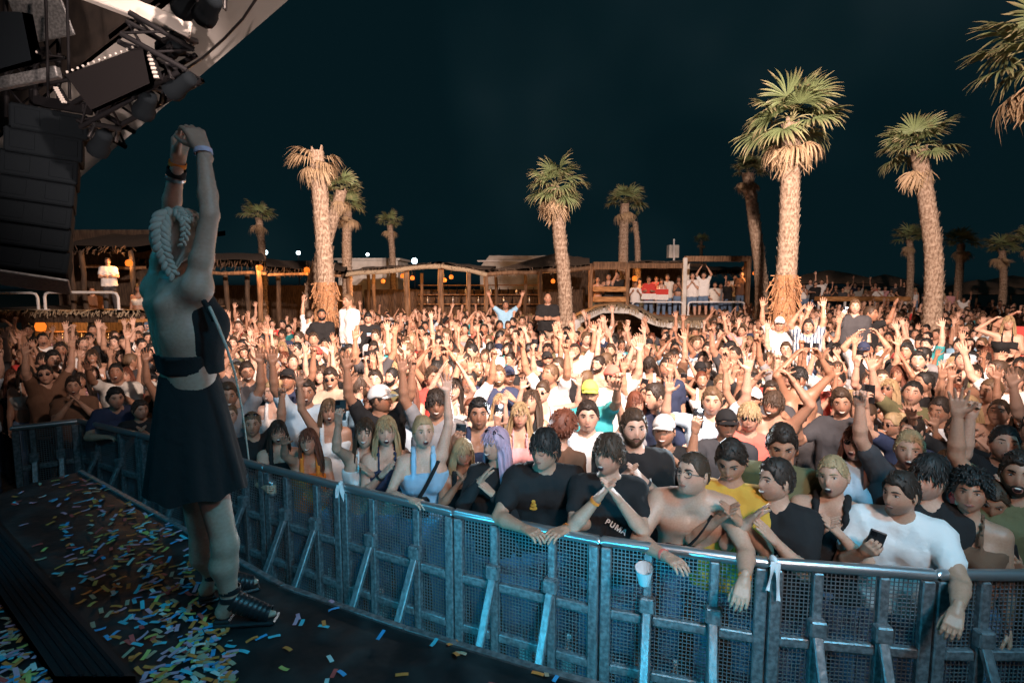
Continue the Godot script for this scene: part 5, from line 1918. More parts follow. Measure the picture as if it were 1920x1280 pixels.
	for px in [1536, 1585, 1640, 1698]:
		var a := at(px, 565, 27)
		wpart("leg", box_soup(Transform3D(Basis.from_scale(Vector3(0.09, a.y - ty, 0.09)), Vector3(a.x, (a.y + ty) * 0.5, a.z)), Color.WHITE, 0.01), M.white_paint, rt)
	thatch(rt, at(1540, 604, 26.7), at(1700, 606, 26.7), at(1700, 600, 27.2), at(1540, 599, 27.2), 0.10, 0.16, 43, M.rope)
	tube_rail(1690, 1722, 577, 602, 26.8, "short white railing at the right end of the terrace")
	for q in [[1555, 506, 40, 3.3, "wide dark straw parasol behind the tallest palm"], [1835, 524, 38, 2.6, "dim straw parasol behind the right far palms"], [1900, 516, 44, 2.8, "dim straw parasol at the right edge"], [1660, 514, 46, 2.4, "faint straw parasol far behind the terrace"]]:
		var c := at(q[0], q[1], q[2])
		var ps := thing("straw_parasol", q[4], "parasol", Vector3(c.x, 0, c.z), "straw parasols on the beach")
		var rad: float = q[3]
		part("straw_cover", soup_mesh(lathe_soup([Vector2(0.02, c.y), Vector2(rad * 0.4, c.y - 0.25), Vector2(rad * 0.75, c.y - 0.55), Vector2(rad, c.y - 0.9), Vector2(rad * 0.97, c.y - 0.98), Vector2(0.05, c.y - 0.3)], 22, Color.WHITE)), M.thatch, ps)
		part("pole", soup_mesh(tube_soup([Vector3.ZERO, Vector3(0, c.y - 0.3, 0)], [0.07, 0.06], 8, Color.WHITE)), M.wood, ps)
	# ---- far lamps
	lamp_post(497, 473, 38, "cool white lamp right of the slim far palm", 0.16)
	lamp_post(559, 474, 42, "white lamp left of the dead-crowned palm", 0.15)
	lamp_post(689, 477, 44, "small white lamp above the small white building", 0.13)
	lamp_post(777, 489, 36, "cool white lamp above the middle of the long bar", 0.19)

# ---------------------------------------------------------------- the woman on the stage, seen from behind
func braid(path: Array, r0: float, r1: float, n: int) -> Array:
	var c := Curve3D.new()
	for p in path:
		c.add_point(p)
	for k in range(1, path.size() - 1):
		var d: Vector3 = (path[k + 1] - path[k - 1]) * 0.2
		c.set_point_in(k, -d)
		c.set_point_out(k, d)
	var s := soup()
	var total := c.get_baked_length()
	for k in n:
		var f := (k + 0.5) / n
		var p := c.sample_baked(f * total)
		var q := c.sample_baked(minf(f * total + 0.02, total))
		var o := c.sample_baked(maxf(f * total - 0.02, 0.0))
		var d := (q - o).normalized()
		var toward := (EYE - p).normalized()
		var side := d.cross(toward).normalized()
		var r := lerpf(r0, r1, f)
		for sg in [-1.0, 1.0]:
			# each lobe slants across the plait
			var ax: Vector3 = (d + side * sg * 0.75).normalized()
			var b := basis_from(ax, toward)
			soup_join(s, ball_soup(Transform3D(Basis(b.x * r * 0.62, b.y * r * 1.15, b.z * r * 0.75), p + side * sg * r * 0.48 + d * sg * total / n * 0.25), 7, 10, Color.WHITE * RNG.randf_range(0.9, 1.0)))
	return s

func woman() -> void:
	var fw := Vector3(0.72, 0, -0.69)
	var rt := Vector3(0.69, 0, 0.72)
	var base := at(432, 1192, 2.22)
	base.y = STAGE_Y
	var t := thing("person", "woman with braids in a black top and skirt, standing on the stage with arms raised", "person", base)
	var P := func(px: float, py: float, d: float) -> Vector3: return at(px, py, d)
	var pelvis: Vector3 = P.call(353, 752, 2.22)
	var waist: Vector3 = P.call(352, 692, 2.21)
	var rib: Vector3 = P.call(340, 628, 2.20)
	var chest: Vector3 = P.call(333, 572, 2.20)
	var neck: Vector3 = P.call(331, 528, 2.20)
	var skull: Vector3 = P.call(336, 452, 2.21) + fw * 0.015
	var RS: Vector3 = P.call(368, 540, 2.11)
	var LS: Vector3 = P.call(293, 543, 2.31)
	var RE: Vector3 = P.call(393, 402, 2.10)
	var RW: Vector3 = P.call(380, 282, 2.15)
	var LE: Vector3 = P.call(318, 404, 2.36)
	var LW: Vector3 = P.call(333, 303, 2.28)
	var B := []
	var ribs := []
	for sg in [-1.0, 1.0]:
		B.append([pelvis + rt * sg * 0.055, waist + rt * sg * 0.048, 0.088, 0.076, SKIN, 0.04])
		ribs.append([waist + rt * sg * 0.048, rib + rt * sg * 0.062 + fw * 0.005, 0.076, 0.082, SKIN, 0.05])
		ribs.append([rib + rt * sg * 0.062 + fw * 0.005, chest + rt * sg * 0.075, 0.082, 0.074, SKIN, 0.05])
		ribs.append([rib + rt * sg * 0.055 + fw * 0.045 + Vector3(0, 0.045, 0), rib + rt * sg * 0.060 + fw * 0.060 + Vector3(0, 0.05, 0), 0.060, 0.056, SKIN, 0.03])
		# shoulder blades and the long back muscles
		B.append([chest + rt * sg * 0.075 - fw * 0.060, rib + rt * sg * 0.060 - fw * 0.052 + Vector3(0, 0.03, 0), 0.040, 0.026, SKIN, 0.015])
		B.append([chest + rt * sg * 0.026 - fw * 0.062, waist + rt * sg * 0.030 - fw * 0.060, 0.022, 0.026, SKIN, 0.008])
	B.append_array(ribs)
	B.append([chest, neck, 0.075, 0.055, SKIN, 0.04])
	B.append([neck, skull + Vector3(0, -0.03, 0), 0.047, 0.045, SKIN, 0.02])
	for q in [[RS, RE, RW], [LS, LE, LW]]:
		var s: Vector3 = q[0]
		var e: Vector3 = q[1]
		var w: Vector3 = q[2]
		B.append([neck - Vector3(0, 0.02, 0), s, 0.044, 0.047, SKIN, 0.05])
		B.append([chest, s, 0.070, 0.046, SKIN, 0.05])
		B.append([s, s.lerp(e, 0.4), 0.043, 0.039, SKIN, 0.03])
		B.append([s.lerp(e, 0.4), e, 0.039, 0.032, SKIN, 0.02])
		B.append([e, e.lerp(w, 0.3), 0.032, 0.035, SKIN, 0.012])
		B.append([e.lerp(w, 0.3), w, 0.035, 0.0225, SKIN, 0.01])
	var legs := [[P.call(352, 800, 2.26), P.call(380, 1018, 2.32), P.call(404, 1158, 2.36)], [P.call(370, 800, 2.20), P.call(422, 1022, 2.16), P.call(434, 1172, 2.18)]]
	var feet := []
	for q in legs:
		var h: Vector3 = q[0]
		var k: Vector3 = q[1]
		var a: Vector3 = q[2]
		a.y = STAGE_Y + 0.105
		B.append([pelvis + rt * 0.02, h, 0.075, 0.078, SKIN, 0.04])
		B.append([h, k, 0.074, 0.048, SKIN, 0.04])
		B.append([k, k.lerp(a, 0.35) - fw * 0.012, 0.046, 0.049, SKIN, 0.03])
		B.append([k.lerp(a, 0.35) - fw * 0.012, a, 0.049, 0.030, SKIN, 0.03])
		var toe_dir := Vector3(0.93, 0, -0.10) if q == legs[1] else Vector3(0.80, 0, -0.5)
		var heel := Vector3(a.x, STAGE_Y + 0.055, a.z) - toe_dir * 0.03
		var ball := Vector3(a.x, STAGE_Y + 0.032, a.z) + toe_dir * 0.125
		B.append([a, heel, 0.035, 0.034, SKIN, 0.02])
		B.append([a.lerp(heel, 0.4) + toe_dir * 0.02, ball, 0.034, 0.024, SKIN, 0.02])
		B.append([ball, ball + toe_dir * 0.055, 0.024, 0.014, SKIN, 0.01])
		feet.append([a, heel, ball, toe_dir])
	var out := nets(B, 0.011)
	var skin: Array = out[SKIN]
	var hb := Basis(rt * -1.0, Vector3.UP, fw)
	hb = Basis(Vector3(hb.x), hb.y, hb.z) * Basis.from_euler(Vector3(-0.12, 0, 0))
	var head := make_head(22, 32, 1, Color(0.1, 0.07, 0.05), Color(0.3, 0.1, 0.09))
	var ht := Transform3D(hb.scaled(Vector3.ONE * 0.98), skull)
	soup_join(skin, head[0], ht)
	# hands meet above the head
	var rh := basis_from(Vector3(-0.42, 0.90, -0.10), Vector3(-0.75, -0.25, -0.6))
	soup_join(skin, hand("grip", true), Transform3D(rh.scaled(Vector3.ONE * 0.93), RW))
	var lh := basis_from(Vector3(0.12, 0.98, -0.1), Vector3(0.9, -0.1, 0.3))
	lh.x = -lh.x
	soup_join(skin, hand("grip", true), Transform3D(lh.scaled(Vector3.ONE * 0.93), LW))
	var mesh := soup_mesh(skin)
	var fs := soup()
	soup_join(fs, head[1], ht)
	soup_mesh(fs, M.features, mesh)
	var body := part("body", mesh, null, t, Transform3D(Basis(), -base))
	body.set_surface_override_material(0, tone(4))
	# crop top: open at the back
	var top_b := []
	for q in ribs:
		top_b.append([q[0] + fw * 0.036, q[1] + fw * 0.036, q[2] + 0.006, q[3] + 0.006, SHIRT, 0.05])
	var top := nets(top_b, 0.012, 0.0, (P.call(350, 699, 2.2) as Vector3).y, 100.0)
	var crop: Array = top[SHIRT]
	var band := []
	for q in ribs:
		band.append([q[0] - fw * 0.008, q[1] - fw * 0.008, q[2] + 0.012, q[3] + 0.012, SHIRT, 0.05])
	var lowb := nets(band, 0.012, (P.call(350, 720, 2.2) as Vector3).y, (P.call(350, 699, 2.2) as Vector3).y, (P.call(350, 662, 2.2) as Vector3).y)
	soup_join(crop, lowb[SHIRT])
	wpart("crop_top", crop, cloth("black"), t)
	wpart("neck_strap", tube_soup([P.call(402, 600, 2.08), P.call(372, 548, 2.1), P.call(345, 520, 2.17), P.call(322, 522, 2.19)], [0.012, 0.009, 0.008, 0.006], 6, Color.WHITE), cloth("black"), t)
	# skirt
	var rows := 18
	var cols := 72
	var pts := PackedVector3Array()
	for i in rows:
		var f := float(i) / (rows - 1)
		var c: Vector3 = (P.call(354, 704, 2.21) as Vector3).lerp(P.call(369, 912, 2.22), f)
		var rx := lerpf(0.118, 0.210, pow(f, 0.9))
		for j in cols:
			var a := TAU * j / cols
			var fold := 1.0 + pow(f, 1.3) * (0.05 * sin(a * 7.0 + 1.0 + 0.6 * f) + 0.035 * sin(a * 13.0 + 2.0) + 0.02 * sin(a * 4.0 - 1.0)) + 0.012 * sin(a * 3.0) * f
			pts.append(c + rt * sin(a) * rx * fold + fw * cos(a) * rx * 0.88 * fold + Vector3(0, f * 0.012 * sin(a * 7.0 + 1.0), 0))
	var sk := grid_soup(pts, rows, cols, true, Color.WHITE)
	var inner := PackedVector3Array()
	for i in rows:
		var c: Vector3 = (P.call(354, 704, 2.21) as Vector3).lerp(P.call(369, 912, 2.22), float(i) / (rows - 1))
		for j in cols:
			var p := pts[i * cols + j]
			inner.append(p.lerp(Vector3(c.x, p.y, c.z), 0.02))
	soup_join(sk, grid_soup(inner, rows, cols, true, Color.WHITE, true))
	wpart("skirt", sk, cloth("black"), t)
	wpart("waistband", lathe_soup([Vector2(0.126, -0.035), Vector2(0.122, 0.0), Vector2(0.116, 0.012)], 40, Color.WHITE, Transform3D(Basis(rt, Vector3.UP, fw * 0.88), P.call(354, 706, 2.21))), cloth("black"), t)
	# hair: a smooth pale cap and tight plaits
	var hair := part("hair", make_hair("sleek", 4), M.pale_hair, t, Transform3D(ht.basis, ht.origin - base))
	for b in [[[P.call(312, 398, 2.14), P.call(300, 425, 2.11), P.call(302, 460, 2.10), P.call(312, 492, 2.11), P.call(327, 520, 2.11)], 0.030, 0.016, 11], [[P.call(330, 392, 2.13), P.call(346, 412, 2.10), P.call(347, 440, 2.10), P.call(340, 462, 2.11)], 0.018, 0.010, 8], [[P.call(345, 397, 2.14), P.call(362, 408, 2.12), P.call(374, 428, 2.13)], 0.016, 0.010, 6]]:
		wpart("braid", braid(b[0], b[1], b[2], b[3]), M.pale_hair, t)
	wpart("long_braid", tube_soup([P.call(392, 575, 2.06), P.call(408, 610, 2.04), P.call(424, 650, 2.04), P.call(440, 700, 2.05), P.call(452, 760, 2.06), P.call(460, 815, 2.07), P.call(466, 862, 2.08)], [0.006, 0.006, 0.005, 0.004, 0.0035, 0.003, 0.003], 7, Color.WHITE), M.pale_hair, t)
	# wristbands
	var ring := func(c: Vector3, axis: Vector3, r: float, h: float) -> Array:
		var b := basis_from(axis, Vector3(0.3, 0.1, 1))
		return lathe_soup([Vector2(r * 0.97, -h), Vector2(r * 1.04, -h), Vector2(r * 1.04, h), Vector2(r * 0.97, h)], 20, Color.WHITE, Transform3D(b, c))
	var ra := (RW - RE).normalized()
	var la := (LW - LE).normalized()
	wpart("wristband", ring.call(RW - ra * 0.005, ra, 0.031, 0.009), mat(Color(0.62, 0.55, 0.72), 0.6), t)
	wpart("wristband", ring.call(LW - la * 0.01, la, 0.031, 0.009), cloth("orange"), t)
	wpart("wristband", ring.call(LW - la * 0.045, la, 0.034, 0.014), cloth("black"), t)
	wpart("bracelet", ring.call(LW - la * 0.07, la, 0.035, 0.006), M.rail_steel, t)
	# sandals: sole, heel and straps
	for q in feet:
		var d: Vector3 = q[3]
		var sd := d.cross(Vector3.UP).normalized()
		var hl: Vector3 = q[1]
		var bl: Vector3 = q[2]
		var sole := bar_soup(Vector3(hl.x, STAGE_Y + 0.010, hl.z) - d * 0.035, Vector3(bl.x, STAGE_Y + 0.010, bl.z) + d * 0.07, 0.085, 0.018, Color.WHITE, Vector3.UP, 0.006)
		soup_join(sole, box_soup(Transform3D(Basis(sd * 0.07, Vector3.UP * 0.03, d * 0.07), Vector3(hl.x, STAGE_Y + 0.018, hl.z)), Color.WHITE, 0.005))
		wpart("sandal_sole", sole, M.black_plastic, t)
		for k in 8:
			var c := (bl + d * 0.03).lerp(q[0], k / 8.0) 
			var r := lerpf(0.033, 0.042, k / 8.0)
			var b := basis_from((d + Vector3(0, -0.25 - 0.08 * k, 0)).normalized(), sd)
			wpart("sandal_strap", lathe_soup([Vector2(r, -0.010), Vector2(r * 1.08, -0.008), Vector2(r * 1.08, 0.008), Vector2(r, 0.010)], 16, Color.WHITE, Transform3D(b, c)), M.black_plastic, t)
		var up_a: Vector3 = q[0]
		for k in 2:
			wpart("sandal_strap", lathe_soup([Vector2(0.036, -0.012), Vector2(0.042, -0.01), Vector2(0.043, 0.01), Vector2(0.037, 0.012)], 16, Color.WHITE, Transform3D(Basis(), up_a + Vector3(0, 0.01 + 0.034 * k, 0))), M.black_plastic, t)

# ---------------------------------------------------------------- the crowd
var HAIRS := {}
func hair_mesh(kind: String, sd: int) -> ArrayMesh:
	var key := kind + str(sd % 3)
	if not HAIRS.has(key):
		HAIRS[key] = make_hair(kind, sd % 3)
	return HAIRS[key]

var LEGS := {}
var EXTRA := {}
var LABELS := {}
var SPOTS := []
var N_PEOPLE := 0

func extra_mesh(kind: String) -> ArrayMesh:
	if not EXTRA.has(kind):
		match kind:
			"beard":
				EXTRA[kind] = make_beard()
			"sunglasses", "sunglasses_up":
				EXTRA[kind] = make_sunglasses()
			"spectacles":
				EXTRA[kind] = make_spectacles()
	return EXTRA[kind]

func striped(dark: Color) -> StandardMaterial3D:
	var im := Image.create(32, 4, false, Image.FORMAT_RGB8)
	for x in 32:
		for y in 4:
			im.set_pixel(x, y, Color(0.85, 0.85, 0.84) if (x / 4) % 2 == 0 else dark)
	var m := mat(Color(0.9, 0.9, 0.9), 0.9)
	m.albedo_texture = ImageTexture.create_from_image(im)
	return tri(m, Vector3(5, 5, 5))

# r: a body of make_body(); look: skin, shirt, hair kind and colour, pants, extras
func put_person(r: Dictionary, where: Vector3, yaw: float, s: float, look: Dictionary, label: String, group: String) -> Node3D:
	var t := thing("person", label, "person", where, group)
	t.basis = Basis(Vector3.UP, yaw).scaled(Vector3.ONE * s)
	var body := part("body", r.body, null, t)
	body.set_surface_override_material(0, tone(look.tone))
	if r.has("shirt"):
		var called := "shirt"
		if r.sp.get("outfit", "tee") in ["strap", "tank"]:
			called = "top"
		part(called, r.shirt, M.striped if look.shirt == "striped" else M.striped_blue if look.shirt == "blue striped" else cloth(look.shirt), t)
	var pants: String = look.get("pants", "denim")
	var legs: Dictionary = LEGS["shorts" if look.get("shorts", false) else "trousers"]
	part("trousers" if not look.get("shorts", false) else "shorts", legs.pants, cloth(pants), t)
	if look.get("shorts", false):
		part("lower_legs", legs.skin, tone(look.tone), t)
	if look.hair != "bald":
		part("cap" if look.hair == "cap" else "hair", hair_mesh(look.hair, int(look.get("sd", 0))), cloth(look.hair_color) if look.hair == "cap" else hair_mat(look.hair_color), t, r.head)
		if look.hair == "cap":
			part("hair", hair_mesh("crop", 1), hair_mat("dark brown"), t, Transform3D(r.head.basis * 0.985, r.head.origin))
	for x in look.get("extras", []):
		var ht: Transform3D = r.head
		match x:
			"beard":
				part("beard", extra_mesh(x), hair_mat(look.hair_color if look.hair != "cap" else "dark brown"), t, ht)
			"sunglasses":
				part("sunglasses", extra_mesh(x), M.glass_dark, t, ht)
			"spectacles":
				part("spectacles", extra_mesh(x), M.black_plastic, t, ht)
			"sunglasses_up":
				part("sunglasses", extra_mesh(x), M.glass_dark, t, ht * Transform3D(Basis.from_euler(Vector3(-0.75, 0, 0)), Vector3(0, 0.035, -0.005)))
	N_PEOPLE += 1
	return t

# a phone in the hand of that side
func give_phone(t: Node3D, r: Dictionary, side: float, label: String, lit := false) -> void:
	for h in r.hands:
		if h[4] == side:
			var tr: Transform3D = t.global_transform * (h[0] as Transform3D)
			var hand_b := tr.basis.orthonormalized()
			var c := tr * Vector3(0.012, 0.105, 0.036)
			# the screen looks back at its owner
			var y := tr.basis.y.normalized().lerp(Vector3.UP, 0.6).normalized()
			var face: Vector3 = -t.global_basis.z.normalized() + Vector3(0, 0.15, 0)
			var z: Vector3 = (face - y * face.dot(y)).normalized()
			var b := Basis(y.cross(z), y, z)
			var p := thing("phone", label, "phone", c, "phones held in the crowd")
			p.basis = b
			part("case", soup_mesh(box_soup(Transform3D(Basis.from_scale(Vector3(0.075, 0.155, 0.010)), Vector3.ZERO), Color.WHITE, 0.004)), M.black_plastic, p)
			part("screen", soup_mesh(box_soup(Transform3D(Basis.from_scale(Vector3(0.068, 0.146, 0.002)), Vector3(0, 0, 0.0058)), Color.WHITE)), lamp_mat(Color(0.7, 0.8, 0.9), 0.8) if lit else M.screen_black, p)
			part("camera_bump", soup_mesh(box_soup(Transform3D(Basis.from_scale(Vector3(0.028, 0.030, 0.003)), Vector3(0.018, 0.055, -0.006)), Color.WHITE, 0.001)), M.glass_dark, p)
			if lit:
				var lb := part("flash_lamp", soup_mesh(ball_soup(Transform3D(Basis.from_scale(Vector3.ONE * 0.013), Vector3(-0.012, 0.066, -0.010)), 6, 8, Color.WHITE)), lamp_mat(Color(0.8, 0.92, 1.0), 260.0), p)
				var l := SpotLight3D.new()
				l.name = "phone_light"
				add_child(l, true)
				var from := p.global_transform * Vector3(-0.012, 0.066, -0.03)
				l.look_at_from_position(from, from - b.z + Vector3(0.001, 0, 0), Vector3.UP)
				l.light_color = Color(0.8, 0.92, 1.0).linear_to_srgb()
				l.light_energy = 1.2
				l.spot_angle = 60
				l.spot_range = 20.0
				l.spot_attenuation = 2.0
				l.light_size = 0.01
				l.shadow_enabled = true

func give_can(t: Node3D, r: Dictionary, side: float, label: String) -> void:
	for h in r.hands:
		if h[4] == side:
			var tr: Transform3D = t.global_transform * (h[0] as Transform3D)
			var c := tr * Vector3(0.0, 0.075, 0.045)
			var p := thing("drink_can", label, "can", c)
			part("can_body", soup_mesh(lathe_soup([Vector2(0.002, -0.06), Vector2(0.026, -0.06), Vector2(0.033, -0.052), Vector2(0.033, 0.048), Vector2(0.027, 0.06), Vector2(0.025, 0.057), Vector2(0.002, 0.057)], 16, Color.WHITE)), M.rail_steel, p)
			part("printed_band", soup_mesh(lathe_soup([Vector2(0.0336, -0.035), Vector2(0.0336, 0.035)], 16, Color.WHITE)), cloth("beige"), p)

func chest_text(t: Node3D, r: Dictionary, text: String, size: float, off: Vector3, col: Material, turn := 0.0) -> void:
	var tm := TextMesh.new()
	var f := SystemFont.new()
	f.font_names = PackedStringArray(["Droid Sans"])
	f.font_weight = 700
	tm.font = f
	tm.text = text
	tm.font_size = 32
	tm.pixel_size = size / 32.0
	tm.depth = 0.004
	var c: Transform3D = r.chest
	part("printed_text", tm, col, t, c * Transform3D(Basis.from_euler(Vector3(-0.08, 0, turn)), off))

func people() -> void:
	M.striped = striped(Color(0.05, 0.05, 0.06))
	M.striped_blue = striped(Color(0.20, 0.30, 0.42))
	for k in ["trousers", "shorts"]:
		var q := make_legs(k)
		var pants: Array = q[PANTS]
		var skin: Array = q.get(SKIN, soup())
		soup_join(pants if k == "trousers" else skin, q[SHOES])
		LEGS[k] = {"pants": soup_mesh(pants), "skin": soup_mesh(skin)}
	for h in heroes():
		hero(h)
	crowd()

# one person at a place of the photograph: x, y is the middle of the head
func hero(h: Dictionary) -> void:
	var sp := {"f": h.get("f", false), "outfit": h.get("o", "tee"), "L": h.get("L", "down"), "R": h.get("R", "down"), "lean": h.get("lean", 0.0), "twist": h.get("tw", 0.0), "side": h.get("side", 0.0), "head": h.get("head", Vector3.ZERO), "mouth": h.get("mo", 0), "cell": h.get("cell", 0.019), "bulk": h.get("bulk", 1.0), "stubble": h.get("stubble", fmod(absf(h.x) * 0.37, 0.9)), "brow": (HAIR.get(h.get("hc", "brown"), Color(0.05, 0.03, 0.02)) as Color) * 0.8}
	var r := make_body(sp)
	var hc: Vector3 = r.head.origin
	var g: float = h.get("g", 0.0)
	var s: float = h.get("s", 0.94 if sp.f else 1.0)
	var target: Vector3
	if h.has("d"):
		target = at(h.x, h.y, h.d)
		s = clampf((target.y - g) / hc.y, 0.80, 1.16)
		g = target.y - s * hc.y if h.has("g") else g
	elif h.has("fd"):
		target = at(h.x, h.y, fence_depth(h.x) + float(h.fd))
		s = (target.y - g) / hc.y
		if s > 1.12 or s < 0.84:
			print("hero size ", s, " at ", h.x, ",", h.y)
		s = clampf(s, 0.84, 1.12)
	else:
		target = on_level(h.x, h.y, g + s * hc.y)
	var yaw: float = atan2(-target.x, -target.z) + float(h.get("yaw", 0.0))
	var off := Basis(Vector3.UP, yaw) * (hc * s)
	var where := Vector3(target.x - off.x, g, target.z - off.z)
	SPOTS.append(Vector3(where.x, h.get("room", 0.36), where.z))
	var look := {"tone": h.get("tn", int(absf(h.x)) % 5), "shirt": h.get("sh", "black"), "hair": h.get("hk", "short"), "hair_color": h.get("hc", "dark brown"), "pants": h.get("pt", "denim"), "shorts": h.get("shorts", false), "extras": h.get("ex", []), "sd": int(h.x)}
	var t := put_person(r, where, yaw, s, look, h.lb, h.get("gr", "people in the front rows"))
	for q in h.get("give", []):
		match q[0]:
			"phone":
				give_phone(t, r, q[1], q[2])
			"lit_phone":
				give_phone(t, r, q[1], q[2], true)
			"can":
				give_can(t, r, q[1], q[2])
			"text":
				chest_text(t, r, q[1], q[2], q[3], cloth("white"), q[4] if q.size() > 4 else 0.0)
			"strap":
				var c: Transform3D = r.chest
				var pth := []
				var rad := []
				for k in 9:
					var f := k / 8.0
					pth.append(c * Vector3(lerpf(0.11, -0.10, f), lerpf(0.17, -0.20, f), 0.075 + 0.088 * sin(PI * (0.12 + 0.78 * f))))
					rad.append(0.020)
				part("bag_strap", soup_mesh(tube_soup(pth, rad, 6, Color.WHITE, 0.3)), cloth("black"), t)
				part("bag", soup_mesh(box_soup(Transform3D(Basis.from_scale(Vector3(0.20, 0.15, 0.07)), c * Vector3(-0.06, -0.16, 0.155)), Color.WHITE, 0.02)), cloth(q[1]), t)
			"band":
				for hd in r.hands:
					if hd[4] == q[1]:
						var b := basis_from(hd[3], Vector3(0.2, 0.3, 1))
						part("wristband", soup_mesh(lathe_soup([Vector2(0.030, -0.010), Vector2(0.0335, -0.010), Vector2(0.0335, 0.010), Vector2(0.030, 0.010)], 16, Color.WHITE, Transform3D(b, hd[2] - hd[3] * 0.02))), cloth(q[2]), t)
			"emblem":
				var c: Transform3D = r.chest
				var e := soup()
				for k in 3:
					soup_join(e, ball_soup(Transform3D(Basis.from_scale(Vector3([0.014, 0.020, 0.026][k], 0.015, 0.004)), c * Vector3(-0.07, 0.075 - 0.026 * k, 0.148)), 5, 10, Color.WHITE))
				part("chest_emblem", soup_mesh(e), cloth("mustard"), t)
			"patch":
				var c: Transform3D = r.chest
				for k in 2:
					part("print_patch", soup_mesh(box_soup(c * Transform3D(Basis.from_scale(Vector3(0.11, 0.032, 0.004)), Vector3(0.02, 0.05 - 0.034 * k, 0.150)), Color.WHITE)), cloth(["light blue", "pink"][k]), t)
			"flag":
				var c: Transform3D = r.chest
				for k in 2:
					var pts := PackedVector3Array()
					for i in 6:
						for j in 9:
							pts.append(c * Vector3(-0.28 + j * 0.07, 0.05 - (i + k * 5) * 0.045, 0.20 + 0.03 * sin(j * 1.3 + i * 0.4)))
					part("flag_cloth", soup_mesh(grid_soup(pts, 6, 9, false, Color.WHITE)), cloth(["red", "white"][k]), t)

